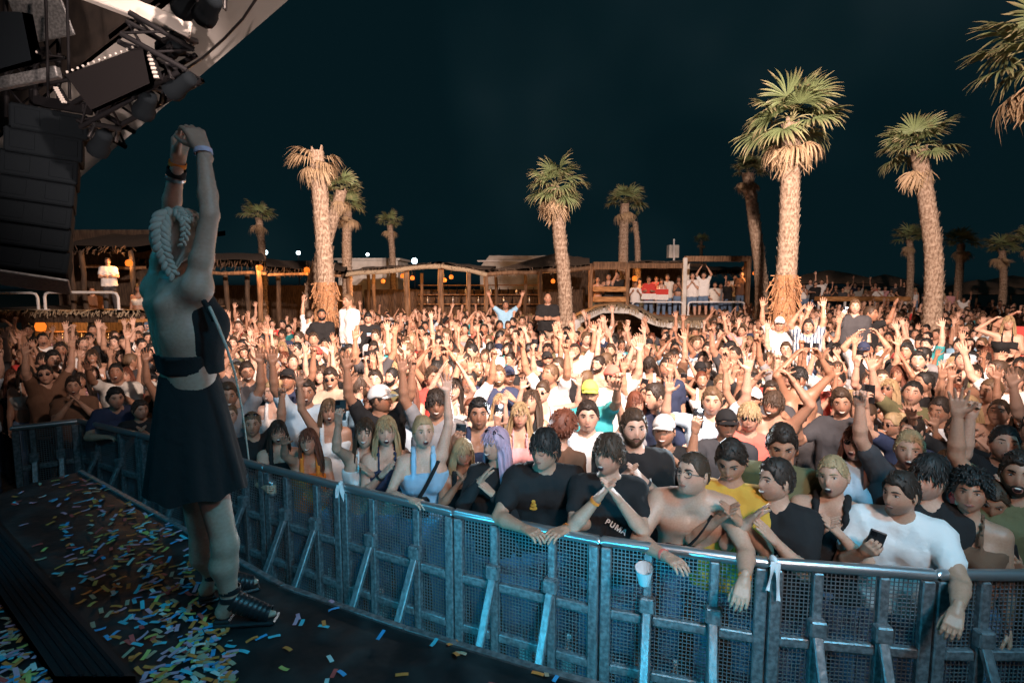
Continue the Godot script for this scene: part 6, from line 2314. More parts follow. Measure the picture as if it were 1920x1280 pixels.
func heroes() -> Array:
	var H := []
	# --- along the barricade, from left to right
	H.append({"x": 216, "y": 746, "fd": 0.30, "lean": 0.5, "L": "rail", "R": "rail", "head": Vector3(0.1, 0.2, 0), "sh": "navy", "hk": "short", "hc": "black", "lb": "boy in a navy tee leaning on the barricade left of the black skirt", "give": [["text", "M", 0.11, Vector3(0, -0.02, 0.152)]]})
	H.append({"x": 136, "y": 724, "fd": 0.55, "L": "claphi", "R": "claphi", "sh": "brown", "hk": "short", "hc": "dark brown", "mo": 2, "lb": "man in a brown shirt clapping by the dim corner of the barricade"})
	H.append({"x": 172, "y": 668, "f": true, "o": "strap", "L": "clap", "R": "clap", "sh": "white", "hk": "long", "hc": "brown", "mo": 1, "lb": "woman in a white strappy top with long hair, behind the man in brown"})
	H.append({"x": 80, "y": 674, "f": true, "o": "tank", "L": "claphi", "R": "down", "sh": "mustard", "hk": "long", "hc": "dark brown", "lb": "woman in a mustard top standing in the dim left corner", "give": []})
	H.append({"x": 258, "y": 632, "L": "down", "R": "hold", "sh": "white", "hk": "crop", "hc": "brown", "ex": ["beard"], "lb": "man in a white tee with a dark crossbody bag near the left bar", "give": [["strap", "charcoal"]]})
	H.append({"x": 113, "y": 656, "L": "claphi", "R": "claphi", "sh": "white", "hk": "short", "hc": "dark brown", "lb": "man in a white tee clapping left of the woman in the white strappy top"})
	H.append({"x": 47, "y": 700, "f": true, "o": "strap", "L": "head", "R": "down", "sh": "off white", "hk": "long", "hc": "dark brown", "lb": "woman in a pale top at the far left, one arm bent to her head"})
	H.append({"x": 60, "y": 645, "f": true, "o": "tank", "sh": "black", "hk": "long", "hc": "black", "L": "down", "R": "down", "lb": "woman in a black top in the dark left corner, behind the mustard top"})
	H.append({"x": 262, "y": 768, "fd": 0.4, "lean": 0.25, "L": "clap", "R": "clap", "sh": "black", "hk": "short", "hc": "dark brown", "head": Vector3(0, 0.4, 0), "lb": "man in black clapping at the barricade, half hidden by the black skirt"})
	H.append({"x": 430, "y": 778, "fd": 0.45, "f": true, "o": "strap", "sh": "beige", "hk": "bun", "hc": "light brown", "mo": 1, "lb": "smiling woman in a beige top right beside the black skirt"})
	H.append({"x": 428, "y": 742, "sh": "grey", "hk": "short", "hc": "brown", "L": "up", "R": "down", "mo": 1, "lb": "man in grey behind the smiling woman beside the black skirt"})
	H.append({"x": 472, "y": 795, "fd": 0.42, "L": "fist", "R": "rail", "sh": "black", "hk": "crop", "hc": "light brown", "ex": ["sunglasses_up"], "mo": 0, "bulk": 1.06, "lb": "man in a black tee with sunglasses pushed up, left of the woman with spectacles"})
	H.append({"x": 521, "y": 810, "fd": 0.36, "f": true, "o": "tank", "L": "mouth", "R": "hold", "sh": "black", "hk": "long", "hc": "dark brown", "ex": ["spectacles"], "mo": 2, "tn": 0, "lb": "woman in black with round spectacles, shouting beside her hand", "give": [["can", -1.0, "silver drink can held by the woman with spectacles"]]})
	H.append({"x": 579, "y": 828, "fd": 0.32, "f": true, "o": "tank", "L": "hold", "R": "reach", "sh": "orange", "hk": "long", "hc": "auburn", "mo": 1, "tn": 0, "head": Vector3(-0.1, -0.3, 0.1), "lb": "laughing woman in a bright orange tank top holding a can", "give": [["can", 1.0, "silver drink can held by the woman in orange"]]})
	H.append({"x": 617, "y": 770, "f": true, "o": "tank", "L": "down", "R": "up", "sh": "white", "hk": "long", "hc": "light brown", "mo": 2, "lb": "woman in white with long hair behind the laughing woman in orange"})
	H.append({"x": 573, "y": 735, "o": "tee", "L": "upbend", "R": "up", "sh": "pale denim", "hk": "short", "hc": "dark brown", "mo": 2, "lb": "shouting man in pale blue with raised hands, two rows behind the orange top"})
	H.append({"x": 685, "y": 812, "fd": 0.34, "f": true, "o": "strap", "L": "clap", "R": "phoneup", "sh": "white", "hk": "long", "hc": "brown", "mo": 1, "tn": 0, "head": Vector3(-0.1, -0.2, 0), "lb": "woman in a short white top filming with a raised phone", "give": [["phone", -1.0, "pale phone raised by the woman in the short white top"]]})
	H.append({"x": 724, "y": 808, "fd": 0.36, "f": true, "o": "strap", "L": "down", "R": "clap", "sh": "navy", "hk": "long", "hc": "blond", "mo": 2, "tn": 4, "lb": "blond woman in a dark blue strappy top with an open smile", "give": [["band", -1.0, "black"]]})
	H.append({"x": 793, "y": 810, "fd": 0.36, "f": true, "o": "tank", "L": "high", "R": "rail", "sh": "light blue", "hk": "bun", "hc": "blond", "mo": 2, "tn": 4, "head": Vector3(-0.1, 0.2, 0), "lb": "woman in a light blue tank top with one arm stretched up", "give": [["strap", "black"]]})
	H.append({"x": 713, "y": 748, "L": "fist", "R": "up", "sh": "black", "hk": "cap", "hc": "white", "head": Vector3(0, 1.2, 0), "lb": "man in black wearing a white cap, seen from the side"})
	H.append({"x": 818, "y": 757, "L": "down", "R": "up", "sh": "grey", "hk": "fringe", "hc": "dark brown", "mo": 1, "lb": "tall man in grey with a wavy fringe behind the light blue top"})
	H.append({"x": 898, "y": 775, "o": "tank", "L": "down", "R": "phone", "sh": "navy", "hk": "short", "hc": "black", "ex": ["sunglasses_up"], "lb": "man in a navy basketball vest filming, sunglasses on his hair", "give": [["phone", -1.0, "dark phone held by the man in the navy vest"], ["text", "NO", 0.075, Vector3(0, -0.02, 0.150)]]})
	H.append({"x": 930, "y": 832, "fd": 0.34, "f": true, "o": "long", "L": "clap", "R": "claphi", "sh": "black", "hk": "long", "hc": "lilac", "ex": ["sunglasses_up"], "mo": 1, "tn": 0, "head": Vector3(0, -0.5, 0), "yaw": -0.3, "lb": "woman in long black sleeves with lilac hair, clapping", "give": []})
	H.append({"x": 868, "y": 848, "fd": 0.55, "f": true, "o": "tank", "L": "claphi", "R": "claphi", "sh": "black", "hk": "long", "hc": "blond", "head": Vector3(0.2, 0.3, 0), "lb": "blond person in black clapping high, left of the lilac hair"})
	H.append({"x": 975, "y": 778, "f": true, "o": "strap", "L": "down", "R": [Vector3(0.25, -0.05, 0.85), Vector3(-0.1, 0.98, 0.2), "grip", Vector3(-0.5, 0, -0.9)], "sh": "pink", "hk": "long", "hc": "blond", "tn": 0, "lb": "woman in a pink top behind the lilac hair, shining a phone", "give": [["lit_phone", -1.0, "phone with its lamp on above the lilac-haired woman"]]})
	H.append({"x": 1022, "y": 842, "fd": 0.22, "lean": 0.38, "L": "rail", "R": "rail", "sh": "black", "hk": "fringe", "hc": "black", "ex": ["spectacles"], "tn": 1, "head": Vector3(0, -0.55, 0.05), "bulk": 1.06, "lb": "man in a black tee with a gold chest emblem, hands clasped over the barricade", "give": [["emblem"], ["band", 1.0, "orange"]]})
	H.append({"x": 1056, "y": 800, "s": 0.98, "f": true, "L": "down", "R": "down", "sh": "brown", "hk": "curly", "hc": "auburn", "yaw": 2.6, "lb": "person with a mass of curly auburn hair, seen from behind"})
	H.append({"x": 1142, "y": 852, "fd": 0.28, "L": "claphi", "R": "claphi", "sh": "black", "hk": "fringe", "hc": "brown", "tn": 0, "mo": 2, "head": Vector3(-0.05, -0.5, 0), "lb": "man in a black tee clapping with an orange wristband, mouth open", "give": [["text", "PUMA", 0.05, Vector3(0.05, -0.04, 0.150), -0.5], ["band", -1.0, "orange"]]})
	H.append({"x": 1102, "y": 780, "s": 1.0, "L": "down", "R": "down", "sh": "white", "hk": "short", "hc": "dark brown", "tn": 4, "lb": "man in a plain white tee standing between the curly hair and the bearded man"})
	H.append({"x": 1188, "y": 802, "s": 1.03, "L": "clap", "R": "clap", "sh": "black", "hk": "short", "hc": "brown", "ex": ["beard"], "tn": 4, "bulk": 1.1, "head": Vector3(0, 0.25, 0), "lb": "bearded man in a black printed tee, clapping", "give": [["text", "ITY DENIM", 0.05, Vector3(0, 0.04, 0.165), 0.15], ["text", "ESTABLISHED", 0.022, Vector3(0, 0.0, 0.165), 0.05], ["band", 1.0, "charcoal"]]})
	H.append({"x": 1106, "y": 738, "L": "reach", "R": "down", "sh": "teal", "hk": "cap", "hc": "lime", "lb": "man in a lime yellow cap behind the plain white tee"})
	H.append({"x": 1150, "y": 706, "L": "up", "R": "down", "sh": "off white", "hk": "cap", "hc": "coral", "head": Vector3(0, 0.9, 0), "lb": "person in a coral cap turned sideways"})
	H.append({"x": 1300, "y": 888, "fd": 0.18, "lean": 0.42, "o": "bare", "L": "over", "R": "rail", "hk": "crop", "hc": "brown", "ex": ["spectacles"], "tn": 0, "bulk": 1.12, "head": Vector3(-0.15, -0.65, 0.05), "lb": "shirtless man with spectacles and a black strap leaning over the barricade", "give": [["strap", "black"], ["band", 1.0, "orange"], ["band", -1.0, "coral"]]})
	H.append({"x": 1372, "y": 862, "s": 1.0, "L": "clap", "R": "clap", "sh": "mustard", "hk": "short", "hc": "dark brown", "head": Vector3(0.45, -0.2, 0), "lb": "man in a mustard patterned shirt looking down, right of the shirtless man"})
	H.append({"x": 1362, "y": 796, "s": 0.96, "L": "down", "R": [Vector3(0.25, -0.05, 0.85), Vector3(-0.1, 0.98, 0.2), "grip", Vector3(-0.5, 0, -0.9)], "sh": "charcoal", "hk": "cap", "hc": "black", "head": Vector3(0, 0.3, 0), "lb": "person in a black cap beside the shining phone", "give": [["lit_phone", -1.0, "phone with a dazzling lamp held up beside the black cap"], ["text", "L", 0.03, Vector3(0, 0.30, 0.1)]]})
	H.append({"x": 1335, "y": 752, "L": "up", "R": "upbend", "sh": "pale denim", "hk": "short", "hc": "light brown", "lb": "man in pale blue with raised arms behind the shining phone"})
	H.append({"x": 1405, "y": 782, "s": 0.97, "L": "down", "R": "down", "sh": "coral", "hk": "fringe", "hc": "blond", "ex": ["sunglasses"], "lb": "person in a bright coral shirt with sunglasses and blond fringe"})
	H.append({"x": 1466, "y": 832, "s": 1.02, "L": "down", "R": "down", "sh": "olive", "hk": "short", "hc": "dark brown", "head": Vector3(0.4, 0.1, 0), "lb": "man in an olive shirt with thick dark hair, looking down"})
	H.append({"x": 1456, "y": 900, "fd": 0.28, "L": "clap", "R": "claphi", "sh": "black", "hk": "short", "hc": "dark brown", "mo": 1, "tn": 0, "head": Vector3(0, -0.7, 0), "yaw": -0.25, "bulk": 1.05, "lb": "laughing man in a black tee with white print, clapping before his face", "give": [["text", "UHHA", 0.055, Vector3(0.0, -0.06, 0.155), 0.05]]})
	H.append({"x": 1563, "y": 892, "fd": 0.40, "o": "tank", "L": "clap", "R": "clap", "sh": "black", "hk": "crop", "hc": "blond", "mo": 2, "tn": 0, "head": Vector3(0, -0.3, 0.12), "lb": "man in a black vest with cropped blond hair, clapping"})
	H.append({"x": 1607, "y": 830, "s": 0.98, "f": true, "L": "down", "R": "down", "sh": "pale denim", "hk": "long", "hc": "auburn", "ex": ["sunglasses"], "mo": 2, "tn": 4, "head": Vector3(-0.1, -0.3, 0), "lb": "woman in dark sunglasses with long auburn hair and a pale denim shirt"})
	H.append({"x": 1690, "y": 925, "fd": 0.20, "lean": 0.25, "L": "over", "R": "text", "sh": "white", "hk": "short", "hc": "dark brown", "stubble": 1.0, "tn": 1, "bulk": 1.1, "head": Vector3(0.05, -0.6, 0), "lb": "stubbled man in a pale tee holding a phone, one arm over the barricade", "give": [["phone", -1.0, "black phone held by the man in the pale tee"]]})
	H.append({"x": 1706, "y": 842, "s": 0.99, "L": "fist", "R": "fist", "sh": "charcoal", "hk": "crop", "hc": "blond", "mo": 2, "tn": 0, "lb": "blond man shouting with fists in the air behind the pale tee"})
	H.append({"x": 1744, "y": 895, "s": 0.98, "L": "down", "R": "down", "sh": "black", "hk": "fringe", "hc": "black", "head": Vector3(0, -0.5, 0), "lb": "young man in black with a long black fringe, right of the pale tee"})
	H.append({"x": 1820, "y": 920, "s": 0.96, "f": true, "o": "strap", "L": "down", "R": "down", "sh": "brown", "hk": "curly", "hc": "black", "tn": 2, "lb": "woman with a cloud of black curls and a brown strappy top"})
	H.append({"x": 1863, "y": 938, "fd": 0.34, "L": "text", "R": "text", "sh": "charcoal", "hk": "short", "hc": "brown", "head": Vector3(0.4, 0, 0), "bulk": 1.08, "lb": "man in a dark shirt bent over his phone at the right end", "give": [["phone", 1.0, "phone in both hands of the man in the dark shirt"]]})
	H.append({"x": 1912, "y": 888, "s": 1.0, "L": "down", "R": "up", "sh": "olive", "hk": "short", "hc": "dark brown", "ex": ["beard"], "mo": 2, "lb": "bearded man in olive at the right edge with an open mouth"})
	# --- further in
	H.append({"x": 1218, "y": 684, "g": 0.72, "d": 6.3, "f": true, "o": "tank", "L": "down", "R": "text", "sh": "white", "hk": "long", "hc": "dark brown", "head": Vector3(0.6, -0.2, 0), "lb": "woman in white on someone's shoulders, looking down at her phone", "give": [["phone", -1.0, "phone in the hand of the woman on shoulders"]], "room": 0.1})
	H.append({"x": 1212, "y": 738, "d": 6.15, "L": "up", "R": "up", "sh": "grey", "hk": "crop", "hc": "black", "lb": "man with cropped black hair carrying the woman on his shoulders"})
	H.append({"x": 1474, "y": 655, "L": "phone", "R": "up", "sh": "striped", "hk": "short", "hc": "brown", "lb": "man in a black and white striped shirt before the tallest palm"})
	H.append({"x": 1516, "y": 612, "g": 0.35, "d": 9.3, "L": "high", "R": "clapup", "sh": "blue striped", "hk": "short", "hc": "dark brown", "mo": 2, "lb": "shouting man in a blue and white striped shirt, arms above his head"})
	H.append({"x": 1462, "y": 608, "g": 0.35, "d": 9.6, "L": "upwide", "R": "up", "sh": "white", "hk": "cap", "hc": "white", "lb": "man in white with a white cap and spread arms under the tallest palm"})
	H.append({"x": 1604, "y": 575, "g": 0.55, "d": 10.0, "L": "down", "R": "phone", "sh": "charcoal", "hk": "short", "hc": "light brown", "lb": "man in a dark polo high above the crowd with a shining phone", "give": [["lit_phone", -1.0, "phone with its lamp on held by the man in the dark polo"]], "room": 0.1})
	H.append({"x": 1633, "y": 588, "g": 0.30, "d": 10.3, "L": "upbend", "R": "down", "sh": "black", "hk": "crop", "hc": "brown", "yaw": 1.2, "lb": "man in black turned away beside the dark polo", "room": 0.2})
	H.append({"x": 1892, "y": 606, "g": 0.42, "d": 9.0, "f": true, "o": "strap", "L": "hold", "R": "head", "sh": "black", "hk": "long", "hc": "blond", "tn": 0, "pt": "black", "lb": "blond woman in a black bandeau standing above the crowd at the right", "room": 0.2})
	H.append({"x": 1932, "y": 598, "g": 0.42, "d": 9.4, "L": "head", "R": "head", "sh": "red", "hk": "short", "hc": "brown", "lb": "person in red cut off by the right edge", "room": 0.2})
	H.append({"x": 581, "y": 592, "g": 0.40, "d": 12.0, "L": "up", "R": "down", "sh": "white", "hk": "crop", "hc": "brown", "yaw": 2.4, "lb": "man in white turned away before the dead-crowned palm", "room": 0.55})
	H.append({"x": 603, "y": 590, "g": 0.40, "d": 11.6, "L": "down", "R": "hip", "sh": "black", "hk": "crop", "hc": "black", "ex": ["beard"], "lb": "bearded man in black standing before the dead-crowned palm", "room": 0.55})
	H.append({"x": 652, "y": 564, "g": 0.55, "d": 11.3, "L": "down", "R": "down", "sh": "white", "hk": "short", "hc": "light brown", "yaw": -0.9, "lb": "tall man in a white tee right of the dead-crowned palm, in profile", "room": 0.55})
	H.append({"x": 690, "y": 596, "g": 0.38, "d": 11.4, "L": "down", "R": "down", "sh": "black", "hk": "crop", "hc": "black", "head": Vector3(0.4, 0, 0), "lb": "man in a black printed tee looking down, right of the tall white tee", "give": [["patch"]], "room": 0.55})
	H.append({"x": 1027, "y": 560, "g": 0.60, "d": 14.2, "L": "cross", "R": "cross", "sh": "black", "hk": "bald", "pt": "beige", "bulk": 1.12, "lb": "bald man in a black polo with crossed arms beside the skirted palm", "room": 0.55})
	H.append({"x": 948, "y": 572, "g": 0.35, "d": 15.5, "L": "upwide", "R": "upwide", "sh": "light blue", "hk": "short", "hc": "dark brown", "lb": "man in light blue with both arms spread high before the long bar"})
	# --- on the decks behind (small)
	var deck := "people on the decks"
	H.append({"x": 201, "y": 490, "d": 14.8, "g": 1.9, "L": "cross", "R": "cross", "sh": "white", "hk": "short", "hc": "brown", "pt": "charcoal", "cell": 0.026, "gr": deck, "lb": "man in a white tee with crossed arms on the left deck"})
	var rows := [
		[1121, 524, 22.6, true, "strap", "black", "bun", "dark brown", "text", "text", "woman in a dark top leaning on the lookout rail, leftmost of three"],
		[1141, 519, 22.7, false, "tank", "charcoal", "short", "black", "up", "rail", "man in a dark vest waving from the lookout, middle of three"],
		[1158, 517, 22.7, false, "tee", "black", "short", "black", "head", "rail", "man in black with a hand at his head, rightmost on the lookout"],
		[1192, 533, 24.6, false, "tee", "white", "crop", "brown", "text", "text", "man in white at the left end of the deck railing"],
		[1217, 524, 24.7, false, "tee", "red", "short", "dark brown", "hold", "hold", "man in red holding a flag on the deck"],
		[1241, 527, 25.0, true, "tank", "white", "long", "brown", "down", "down", "woman in white right of the man with the flag"],
		[1252, 520, 25.2, false, "tee", "off white", "short", "brown", "down", "hip", "man in off white turned to his neighbour on the deck"],
		[1273, 523, 24.8, true, "strap", "charcoal", "long", "dark brown", "clap", "clap", "woman in a dark strappy top and shorts left of the pale post"],
		[1299, 517, 24.8, false, "tee", "white", "short", "black", "clap", "clap", "man in white clapping just right of the pale post"],
		[1320, 516, 24.9, false, "tee", "white", "short", "black", "clapup", "clapup", "man in white with hands at his face under the tall frame"],
		[1341, 534, 24.8, false, "tee", "off white", "crop", "brown", "clap", "hip", "shorter man in off white under the tall frame"],
		[1352, 536, 25.2, false, "tee", "grey", "crop", "brown", "high", "down", "man in grey stretching an arm up under the tall frame"],
		[1366, 530, 25.0, true, "tee", "black", "short", "black", "phone", "down", "person in black filming at the right of the deck"],
		[1391, 514, 24.9, false, "tee", "brown", "short", "black", "claphi", "hold", "man in a patterned brown shirt beside the right frame post"],
		[1530, 532, 28.0, false, "tee", "black", "short", "black", "down", "rail", "man in black at the left end of the orange counter"],
		[1552, 541, 28.2, true, "tank", "charcoal", "long", "brown", "up", "down", "woman in dark grey raising a phone hand at the counter"],
		[1568, 538, 28.5, false, "tee", "black", "short", "black", "clap", "clap", "second man in black clapping behind the counter"],
		[1581, 543, 28.0, false, "tee", "charcoal", "crop", "black", "down", "down", "man in charcoal with folded hands behind the counter"],
		[1597, 545, 28.1, true, "tank", "black", "long", "brown", "clap", "clap", "woman in black clapping at the middle of the counter"],
		[1611, 541, 28.6, false, "tee", "off white", "short", "dark brown", "high", "down", "man in off white with an arm up behind the counter"],
		[1624, 546, 28.2, true, "strap", "white", "long", "blond", "clap", "clap", "blond woman in white at the counter"],
		[1636, 540, 28.6, false, "tee", "brown", "short", "black", "down", "down", "man in brown with dark glasses behind the counter"],
		[1649, 541, 28.1, false, "tee", "white", "short", "black", "clap", "hip", "man in white clapping near the counter's right end"],
		[1661, 540, 28.6, false, "tee", "pink", "short", "brown", "down", "clap", "man in pink behind the counter's right end"],
		[1672, 545, 28.2, true, "tank", "off white", "long", "dark brown", "clap", "down", "woman in off white at the counter's right end"],
		[1697, 532, 27.6, false, "tee", "black", "short", "black", "high", "hip", "tall man in black waving beside the counter's right end"],
		[1717, 543, 27.8, true, "tank", "white", "long", "blond", "down", "down", "blond woman in white beside the bending palm"],
		[1738, 545, 28.4, false, "tee", "charcoal", "short", "black", "down", "clap", "man in charcoal just left of the bending palm"],
		[1783, 550, 26.5, false, "tee", "pink", "short", "brown", "down", "down", "man in pink right of the bending palm"],
		[1836, 572, 23.0, true, "strap", "black", "long", "dark brown", "down", "hold", "woman in black in the dim gap right of the bending palm"],
		[1856, 570, 23.5, false, "tee", "charcoal", "short", "black", "down", "down", "man in charcoal in the dim gap below the far palms"],
		[1876, 568, 22.0, false, "tank", "white", "short", "black", "down", "hold", "man in a white vest in the dim gap below the far palms"],
		[1200, 527, 26.5, true, "tank", "black", "long", "black", "down", "down", "woman in black behind the man in white at the railing's left end"],
		[1231, 522, 27.0, false, "tee", "coral", "short", "black", "down", "clap", "man in coral behind the flag on the deck"],
		[1309, 522, 27.0, true, "tank", "white", "long", "dark brown", "clap", "clap", "woman in white behind the two men in white on the deck"],
		[1379, 520, 27.0, false, "tee", "white", "crop", "black", "up", "down", "man in white raising an arm behind the brown shirt"],
		[1508, 536, 27.6, true, "tank", "white", "long", "brown", "clap", "clap", "woman in white clapping right of the tallest palm's trunk"],
		[1520, 528, 28.6, false, "tee", "grey", "short", "black", "high", "down", "man in grey waving right of the tallest palm's trunk"],
		[1541, 528, 29.6, false, "tee", "white", "crop", "brown", "phoneup", "down", "man in white behind the counter's left end, phone hand up"],
		[1590, 532, 29.6, true, "tank", "beige", "bun", "blond", "up", "down", "woman in beige with tied hair behind the counter, arm up"],
		[1604, 534, 30.0, false, "tee", "navy", "short", "black", "down", "down", "man in navy in the second row behind the counter"],
		[1642, 533, 30.0, true, "strap", "coral", "long", "black", "down", "up", "woman in coral in the second row behind the counter"],
		[1680, 534, 29.8, false, "tee", "charcoal", "short", "brown", "phoneup", "down", "man in charcoal raising a phone by the counter's right end"],
		[1770, 553, 24.5, true, "strap", "white", "long", "blond", "clap", "clap", "blond woman in white right of the bending palm's foot"],
		[1808, 562, 23.5, false, "tee", "white", "short", "brown", "up", "up", "man in white with both arms up right of the bending palm"],
		[172, 545, 15.5, false, "tee", "brown", "crop", "brown", "down", "down", "man with cropped hair seated low on the left deck"],
		[258, 540, 15.0, true, "strap", "off white", "long", "dark brown", "down", "down", "woman in a pale top beside the left deck post"],
	]
	for q in rows:
		var h := {"x": q[0], "y": q[1], "d": q[2], "g": 1.0, "f": q[3], "o": q[4], "sh": q[5], "hk": q[6], "hc": q[7], "L": q[8], "R": q[9], "lb": q[10], "cell": 0.03, "gr": deck, "room": 0.1, "shorts": int(q[0]) % 3 == 0}
		if q[10].contains("flag"):
			h.give = [["flag"]]
		H.append(h)
	return H

# ---------------------------------------------------------------- everyone else
const POSE_WORDS := {"up": "both arms raised", "one": "one arm raised", "clap": "clapping", "high": "clapping overhead", "phone": "raising a phone", "down": "arms lowered", "fist": "a fist raised", "heart": "hands joined overhead", "bend": "hands beside head"}

func protos() -> Array:
	var out := []
	var arms := [["up", "up", "up"], ["up", "upwide", "upwide"], ["up", "high", "upwide"], ["one", "high", "down"], ["one", "down", "up"], ["one", "reach", "clap"], ["clap", "clap", "clap"], ["clap", "claphi", "claphi"], ["high", "clapup", "clapup"], ["phone", "phoneup", "down"], ["phone", "down", "phone"], ["down", "down", "down"], ["down", "hip", "down"], ["fist", "fist", "down"], ["fist", "fist", "fist"], ["heart", "heart", "heart"], ["bend", "upbend", "upbend"], ["bend", "upbend", "mouth"], ["up", "high", "high"], ["one", "upwide", "rail"]]
	var r := RandomNumberGenerator.new()
	r.seed = 77
	for i in 40:
		var a: Array = arms[i % arms.size()]
		var f := i % 5 in [1, 3]
		var outfit := ["tee", "tank", "tee", "strap", "tee"][i % 5] as String
		if i % 11 == 4:
			outfit = "bare"
			f = false
		var sp := {"f": f, "outfit": outfit, "L": a[1], "R": a[2], "lean": r.randf_range(-0.05, 0.14), "twist": r.randf_range(-0.35, 0.35), "side": r.randf_range(-0.08, 0.08), "head": Vector3(r.randf_range(-0.25, 0.15), r.randf_range(-0.6, 0.45), r.randf_range(-0.12, 0.12)), "mouth": [2, 1, 0, 0, 2, 1][r.randi_range(0, 5)], "cell": 0.0235, "bulk": r.randf_range(0.96, 1.06), "brow": Color(0.04, 0.025, 0.015)}
		if i % 2 == 1:
			var sw = sp.L
			sp.L = sp.R
			sp.R = sw
		var b := make_body(sp)
		b.pose = a[0]
		b.fem = f
		b.outfit = outfit
		b.kind = ["long", "bun", "long", "long"][r.randi_range(0, 3)] if f else ["short", "crop", "short", "fringe", "crop", "short", "crop"][r.randi_range(0, 6)]
		out.append(b)
	return out

func place_words(px: float) -> String:
	var marks := [[120, "by the left bar"], [250, "left of the black skirt"], [520, "right of the black skirt"], [610, "below the dead-crowned palm"], [760, "below the bar's left half"], [900, "below the bar's thick post"], [1055, "below the skirted palm"], [1160, "below the straw awning"], [1330, "below the deck frames"], [1475, "below the tallest palm"], [1620, "below the orange counter"], [1750, "below the bending palm"], [1880, "near the right edge"]]
	var best := ""
	var bd := 1e9
	for m in marks:
		if absf(m[0] - px) < bd:
			bd = absf(m[0] - px)
			best = m[1]
	return best

func back_limit(px: float) -> float:
	if px < 260:
		return 12.6
	if px < 640:
		return 16.5
	if px < 1080:
		return 19.8
	if px < 1340:
		return 13.2
	if px < 1540:
		return 22.5
	return 25.5

